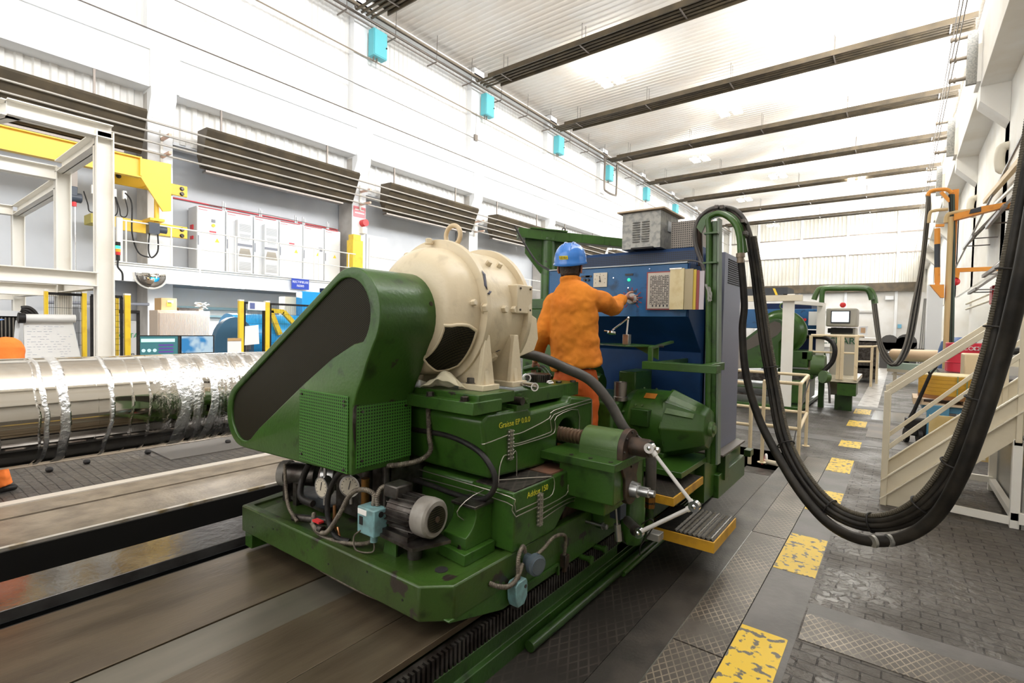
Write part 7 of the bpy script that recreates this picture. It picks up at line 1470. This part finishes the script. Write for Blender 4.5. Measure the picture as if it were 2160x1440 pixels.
MB().prism([(p.x, p.z) for p in (q(2046, 444), q(2068, 438), q(2068, 448), q(2043, 453))], 'y', 13.88, 13.9).obj('dark_stripe', mat('charcoal_bar', (0, 0, 0)), t)
MB().bar(q(1985, 405), q(2004, 425), .05, .06).obj('brace', ORANGE, t)
q5 = lambda px, py: P(px, py, y=17)
t = thing('orange_hook_block', 'orange crane arm end with a red hook ball behind the hose column', 'crane hook', q5(2018, 590)); MB().prism([(p.x, p.z) for p in (q5(2010, 560), q5(2024, 575), q5(2022, 588), q5(2010, 582))], 'y', 16.9, 17.1).bar(q5(2012, 570), V((2.15, 17, q5(2012, 570).z)), .1, .1).obj('arm_end', ORANGE, t); MB().sphere(q5(2015, 594), .1, 14).obj('hook_ball', RED, t)
# --- drums, stack, pallet jack
t = thing('drum_bund', 'low dark bund under the red drums', 'bund', P(2030, 790, y=12.6)); b1 = MB(); boxpx(b1, 1985, 785, 2110, 800, 12.2, 13.6); b1.obj('bund_top', BOLT, t); q = P(2040, 795, y=12.3); MB().box(q.x - .4, q.x + 1.2, 12.3, 13.5, 0, q.z).obj('bund_body', CONC, t)
zb = P(2030, 786, y=12.7).z
for i, (px, lab) in enumerate(((2036, 'red oil drum with white lettering, left of the two'), (2083, 'red oil drum mostly hidden behind the cables, right of the two'))):
    q = P(px, 740, y=12.9); t = thing('oil_drum', lab, 'drum', (q.x, 12.9, zb), 'red drums on the bund'); zt = P(2036, 723, y=12.9).z; H = zt - zb
    MB().lathe((q.x, 12.9, zb), (0, 0, 1), [(0, .28), (.01, .29), (H * .32, .285), (H * .335, .3), (H * .35, .285), (H * .64, .285), (H * .655, .3), (H * .67, .285), (H - .01, .29), (H, .28)], 36).obj('drum_body', mat('drum_red', (.66, .03, .06), .35), t)
    text('drum_text', 'CIMCOOL', .10, (q.x, 12.61, zb + H * .82), FRONT, PAPER, t)
t = thing('barrel', 'dark blue rounded container behind the red drums', 'barrel', P(2015, 722, y=13.8)); q = P(2022, 722, y=15.2); MB().lathe((q.x, 15.2, 0), (0, 0, 1), [(0, .35), (1.25, .35), (1.45, .3), (1.55, .1)], 28).obj('barrel_body', mat('barrel_blue', (.03, .10, .28), .4), t)
t = thing('bin', 'cream square bin right of the red drum', 'bin', P(2060, 790, y=10.6)); b1 = MB(); boxpx(b1, 2035, 746, 2073, 830, 10.6, 11.2); b1.obj('bin_body', mat('cream_bin', (.66, .52, .32), .5), t, bevel=.02); q = P(2050, 830, y=10.8); MB().box(q.x - .15, q.x + .2, 10.7, 11.1, 0, q.z).obj('bin_foot', BOLT, t)
t = thing('disc_stack', 'stack of yellow discs strapped on a pale pallet behind the stairs', 'stack', P(2010, 850, y=9.8)); q = P(2012, 800, y=9.8)
zt, zb = P(2012, 795, y=9.6).z, P(2012, 845, y=9.6).z; nl = 6; hh = (zt - zb) / nl
for k in range(nl): MB().cyl((q.x, 9.95, zb + k * hh + .001), (q.x, 9.95, zb + (k + 1) * hh - .001), .40, n=48).obj('disc', mat('ochre_disc', (.62, .33, .03), .45) if k else mat('brown_disc', (.33, .14, .04), .5), t, bevel=.002)
MB().cyl((q.x, 9.95, zt), (q.x, 9.95, zt + .012), .38, n=48).obj('top_sheet', OLDPAPER, t)
for dx in (.02, .12): MB().box(q.x + dx, q.x + dx + .012, 9.53, 9.56, zb, zt + .01).obj('strap', mat('green_strap', (.2, .28, .15), .5), t)
MB().box(q.x - .46, q.x + .35, 9.55, 10.35, zb - .09, zb - .06).box(q.x - .46, q.x - .34, 9.56, 10.3, zb - .06, zb).box(q.x + .1, q.x + .25, 9.56, 10.3, zb - .06, zb).obj('pallet', mat('pale_wood', (.66, .5, .33), .6), t)
t = thing('pallet_jack', 'blue and black pallet jack carrying the yellow disc stack', 'pallet jack', (q.x, 10, 0))
MB().box(q.x - .35, q.x + .4, 9.6, 10.4, zb - .19, zb - .09).box(q.x - .30, q.x - .05, 9.52, 9.66, .12, zb - .08).obj('fork_body', mat('jack_blue', (.10, .28, .42), .4), t, bevel=.01)
MB().box(q.x - .24, q.x - .16, 9.515, 9.52, .3, .42).obj('white_mark', PAPER, t)
for dx in (-.55, -.40): MB().lathe((q.x + dx, 9.5, .1), (1, .2, 0), [(0, .06), (0, .1), (.05, .1), (.05, .06)], 24).obj('wheel', BLACK, t)
MB().box(q.x - .55, q.x - .3, 9.5, 9.7, .1, .35).obj('steering_head', BLACK, t, bevel=.02)
a, c, e_ = V((q.x - .48, 9.55, .35)), P(1962, 790, y=9.5), P(1962, 762, y=9.5)
MB().tube([a, a.lerp(c, .2), c], [.035, .025, .022], 10).obj('tiller', BLACK, t); MB().tube(spline([c, P(1955, 775, y=9.5), P(1957, 760, y=9.5), P(1973, 758, y=9.5), P(1976, 772, y=9.5), P(1966, 785, y=9.5), c], 4), .014, 8).obj('handle', BLACK, t)
MB().tube([(q.x - .1, 9.7, .3), (q.x + .25, 9.65, .18), (q.x + .35, 9.8, .05)], .06, 10, 4).obj('corrugated_pipe', mat('old_grey_box', (0, 0, 0)), t)
# --- right wall windows, louvres, pipes
q6 = lambda px, py, x=2.85: P(px, py, x=x)
for i in range(0, 6):
    y = 11.35 + .9 + BAY * (i - 1)
    struct(MB().box(2.86, 2.9, y + .4, y + 5.3, 2.9, 5.2).obj(f'window_{i + 2}', mat('bright_daylight_pane', (0, 0, 0)), smooth=False))
FG = mat('frame_grey', (.22, .2, .18), .5)
for i, (pa, pb, dz, lab) in enumerate((((2062, 462), (2118, 492), .75, 'tilted grey framed awning window under the orange crane arm'), ((2018, 520), (2052, 530), .75, 'tilted grey framed awning window beside the top of the far right columns'), ((2072, 560), (2110, 588), .65, 'tilted awning window above the small red box on the right wall'), ((2044, 610), (2060, 618), .5, 'small awning window lowest on the right wall'))):
    A, B_ = P(*pa, x=1.55), P(*pb, x=1.55); t = thing('awning_window', lab, 'window', B_, 'tilted awning windows on the right wall')
    z = (A.z + B_.z) / 2; y0, y1 = min(A.y, B_.y), max(A.y, B_.y); y1 = min(y1, y0 + 2.6); L = V((0, y1 - y0, 0)); lo = V((1.55, y0, z)); hi = V((2.1, y0, z + dz))
    sf = MB().bar(lo, lo + L, .06, .07).bar(hi, hi + L, .06, .07).bar(lo, hi, .05, .05).bar(lo + L, hi + L, .05, .05).bar(lo.lerp(hi, .5), lo.lerp(hi, .5) + L, .035, .035).bar(lo + L * .5, hi + L * .5, .035, .035).obj('sash_frame', FG, t)
    n_ = (hi - lo).cross(L).normalized() * .012; c = MB(); c.face([lo + n_, hi + n_, hi + L + n_, lo + L + n_]); o = c.obj('pane', mat('dusty_pane', (.42, .4, .37), .4), sf, smooth=False); sd_ = o.modifiers.new('s', 'SOLIDIFY'); sd_.thickness = .006
    MB().bar(lo + L * .2, lo + L * .2 + V((.55, 0, 0)), .03, .03).bar(lo + L * .8, lo + L * .8 + V((.55, 0, 0)), .03, .03).obj('stay_bar', FG, t)
struct(MB().box(2.1, 2.2, -8, 66, 3.4, 8.2).obj('wall_right_infill', mat('cream_wall_paint', (0, 0, 0))))
for i, (y, z) in enumerate(((11.6, 5.6), (18.5, 5.9), (25.3, 6.0))):
    t = thing('wall_pipe', f'cream insulated pipe elbow wrapped round the {ORD[i]} right column', 'pipe', (2.0, y, z), 'cream pipe elbows on the right columns')
    MB().tube(spline([V((3.0, y - .3, z)), V((2.1, y - .3, z)), V((1.95, y - .3, z + .1)), V((1.95, y - .3, z + .5)), V((2.1, y - .3, z + .62)), V((3.0, y - .3, z + .62))], 5), .11, 12).obj('pipe', mat('cream_insulation', (.75, .7, .58), .6), t)
tag(MB().tube([(1.9, 4, 6.6), (1.9, 33, 4.3)], .03, 8).obj('slanting_cable', PIPE), 'long dark cable slanting down along the right wall', 'cable')
for i in range(3):
    y = 18.2 + i * 6.85
    t = thing('insulator_bracket', f'bracket with three arms carrying conductor wires on the right beam, {ORD[i]} from the viewer', 'bracket', (1.4, y, 8.6), 'conductor brackets on the right beam')
    MB().box(1.2, 1.42, y, y + .12, 8.3, 9.7).obj('back_plate', ZN, t)
    for z in (8.5, 9.05, 9.6): MB().cyl((1.2, y + .06, z), (.85, y + .06, z), .05).lathe((1.0, y + .06, z), (-1, 0, 0), [(0, .08), (.05, .08), (.05, .05), (.1, .05), (.1, .07), (.14, .07)], 12).obj('insulator', mat('dull_brown_pipe', (0, 0, 0)), t)
for i, z in enumerate((8.56, 9.11, 9.66)): tag(MB().cyl((.9, 4, z), (.9, 60, z), .012, n=6).obj('conductor_wire', PIPE), 'thin conductor wire under the right roof edge, ' + ('lowest', 'middle', 'highest')[i] + ' of three', 'cable', 'conductor wires')
t = thing('red_box', 'small red box with pipes on the second right column', 'electrical box', P(2098, 622, x=2.08)); q = P(2098, 622, x=2.06); MB().box(1.98, 2.1, q.y - .25, q.y + .25, q.z - .25, q.z + .25).obj('housing', RED, t, bevel=.02)
MB().cyl((2.04, q.y + .2, q.z + .08), (2.04, q.y + 7, q.z + .08), .035).cyl((2.04, q.y + .2, q.z - .12), (2.04, q.y + 7, q.z - .12), .035).obj('pipe', BEIGE, t)
for i, (px, py0, py1, mm) in enumerate(((2026, 560, 745, mat('green_pipe', (.12, .4, .05), .5)), (2008, 580, 745, PIPE), (2052, 600, 740, BEIGE))):
    q = P(px, py1, x=2.7); tag(MB().cyl((2.7, q.y, 0), (2.7, q.y, P(px, py0, x=2.7).z), .05).obj('riser_pipe', mm), ['thin green riser pipe on the right wall', 'grey riser pipe on the right wall, farthest from the viewer', 'cream riser pipe nearest the red box'][i], 'pipe', 'riser pipes')
for i, (px, py) in enumerate(((1900, 745), (1830, 775))): pass
t = thing('steel_bars', 'pair of brown and white steel bars slanting over the right walkway', 'steel bars', (1.6, 6, 4))
MB().bar(P(2160, 330, x=1.9), P(2078, 425, x=1.9), .10, .12).obj('brown_bar', mat('tan_column', (0, 0, 0)), t); MB().bar(P(2160, 318, x=1.95), P(2078, 420, x=1.95), .05, .05).bar(P(2160, 372, x=1.9), P(2100, 430, x=1.9), .05, .06).obj('white_bar', OFFW, t)
t = thing('machine_parts', 'dark machine parts and cables behind the stairs at the right edge', 'machine parts', (1.6, 8.5, 0))
MB().box(1.2, 1.9, 8.2, 9.4, 0, 1.0).obj('body', BOLT, t, bevel=.03); MB().torus((1.15, 8.3, 1.15), (0, 1, 0), .28, .04, 28, 8).obj('coiled_cable', BLACK, t); MB().box(1.0, 1.9, 8.1, 8.2, 1.25, 1.33).obj('bench_edge', BEIGE, t)
t = thing('cabinet', 'tall white cabinet against the far right columns', 'cabinet', P(1975, 730, y=26)); b1 = MB(); boxpx(b1, 1958, 600, 1984, 745, 27, 28); b1.obj('cabinet_body', CABG, t)
q = P(1970, 745, y=27); MB().box(q.x - .3, q.x + .3, 27.1, 27.9, 0, q.z + .02).obj('cabinet_base', CABG, t)
# rubbish bits on the walkway
# ---------------------------------------------------------------- every separate piece of such parts becomes a part of its own
SPLIT = {'post', 'cross_beam', 'side_lug', 'hanger', 'leg', 'rail_post', 'clamp', 'cable_gland', 'feet', 'support', 'tray_post', 'red_socket', 'cable_clamp', 'lamp_frame', 'led_panel', 'easel_leg', 'frame', 'floor_beam', 'rear_base', 'push_buttons', 'dark_bar',
         'name_tag', 'foot_plate', 'rail', 'old_motor', 'rear_beam', 'brace', 'insulator', 'support_plate', 'slide_plate', 'dark_machinery', 'bed_skirt', 'base_plate', 'upper_slide', 'adjusting_screw', 'screw_bracket', 'pipe', 'fork_body', 'pallet', 'rear_sill', 'clamp_arm', 'end_rail', 'mesh_frame', 'trolley', 'magnet_base', 'shelf_arm', 'white_bar', 'thin_cable', 'sloping_top', 'middle_rail', 'top_rail', 'stringer_flange', 'rack_beam', 'yellow_stripe', 'cabinet', 'hanging_rod', 'valve_block', 'copper_fitting', 'warning_mark', 'arm'}
def islands(me):
    par = list(range(len(me.vertices)))
    def f(a):
        while par[a] != a: par[a] = par[par[a]]; a = par[a]
        return a
    for e in me.edges:
        a, b_ = f(e.vertices[0]), f(e.vertices[1])
        if a != b_: par[a] = b_
    G = {}
    for i in range(len(par)): G.setdefault(f(i), []).append(i)
    L = []
    for vs in G.values():
        cs = [me.vertices[i].co for i in vs]; L.append([set(vs), [min(c[k] for c in cs) - .012 for k in range(3)], [max(c[k] for c in cs) + .012 for k in range(3)]])
    ch = True
    while ch:
        ch = False
        for i in range(len(L)):
            for j in range(i + 1, len(L)):
                if all(L[i][1][k] <= L[j][2][k] and L[j][1][k] <= L[i][2][k] for k in range(3)):
                    L[i] = [L[i][0] | L[j][0], [min(L[i][1][k], L[j][1][k]) for k in range(3)], [max(L[i][2][k], L[j][2][k]) for k in range(3)]]; del L[j]; ch = True; break
            if ch: break
    return [g[0] for g in L]
for o in list(SC.objects):
    if o.type != 'MESH' or o.parent is None or o.name.split('.')[0] not in SPLIT or len(o.data.vertices) > 6000 or any(md_.type == 'BOOLEAN' for md_ in o.modifiers): continue
    gs = islands(o.data)
    if len(gs) < 2 or len(gs) > 12: continue
    src = o.data
    for gi, g in enumerate(gs):
        bm = bmesh.new(); bm.from_mesh(src); bm.verts.ensure_lookup_table()
        bmesh.ops.delete(bm, geom=[v for v in bm.verts if v.index not in g], context='VERTS')
        me = src.copy(); bm.to_mesh(me); bm.free()
        q = o if gi == 0 else o.copy()
        if gi: COL.objects.link(q)
        q.data = me
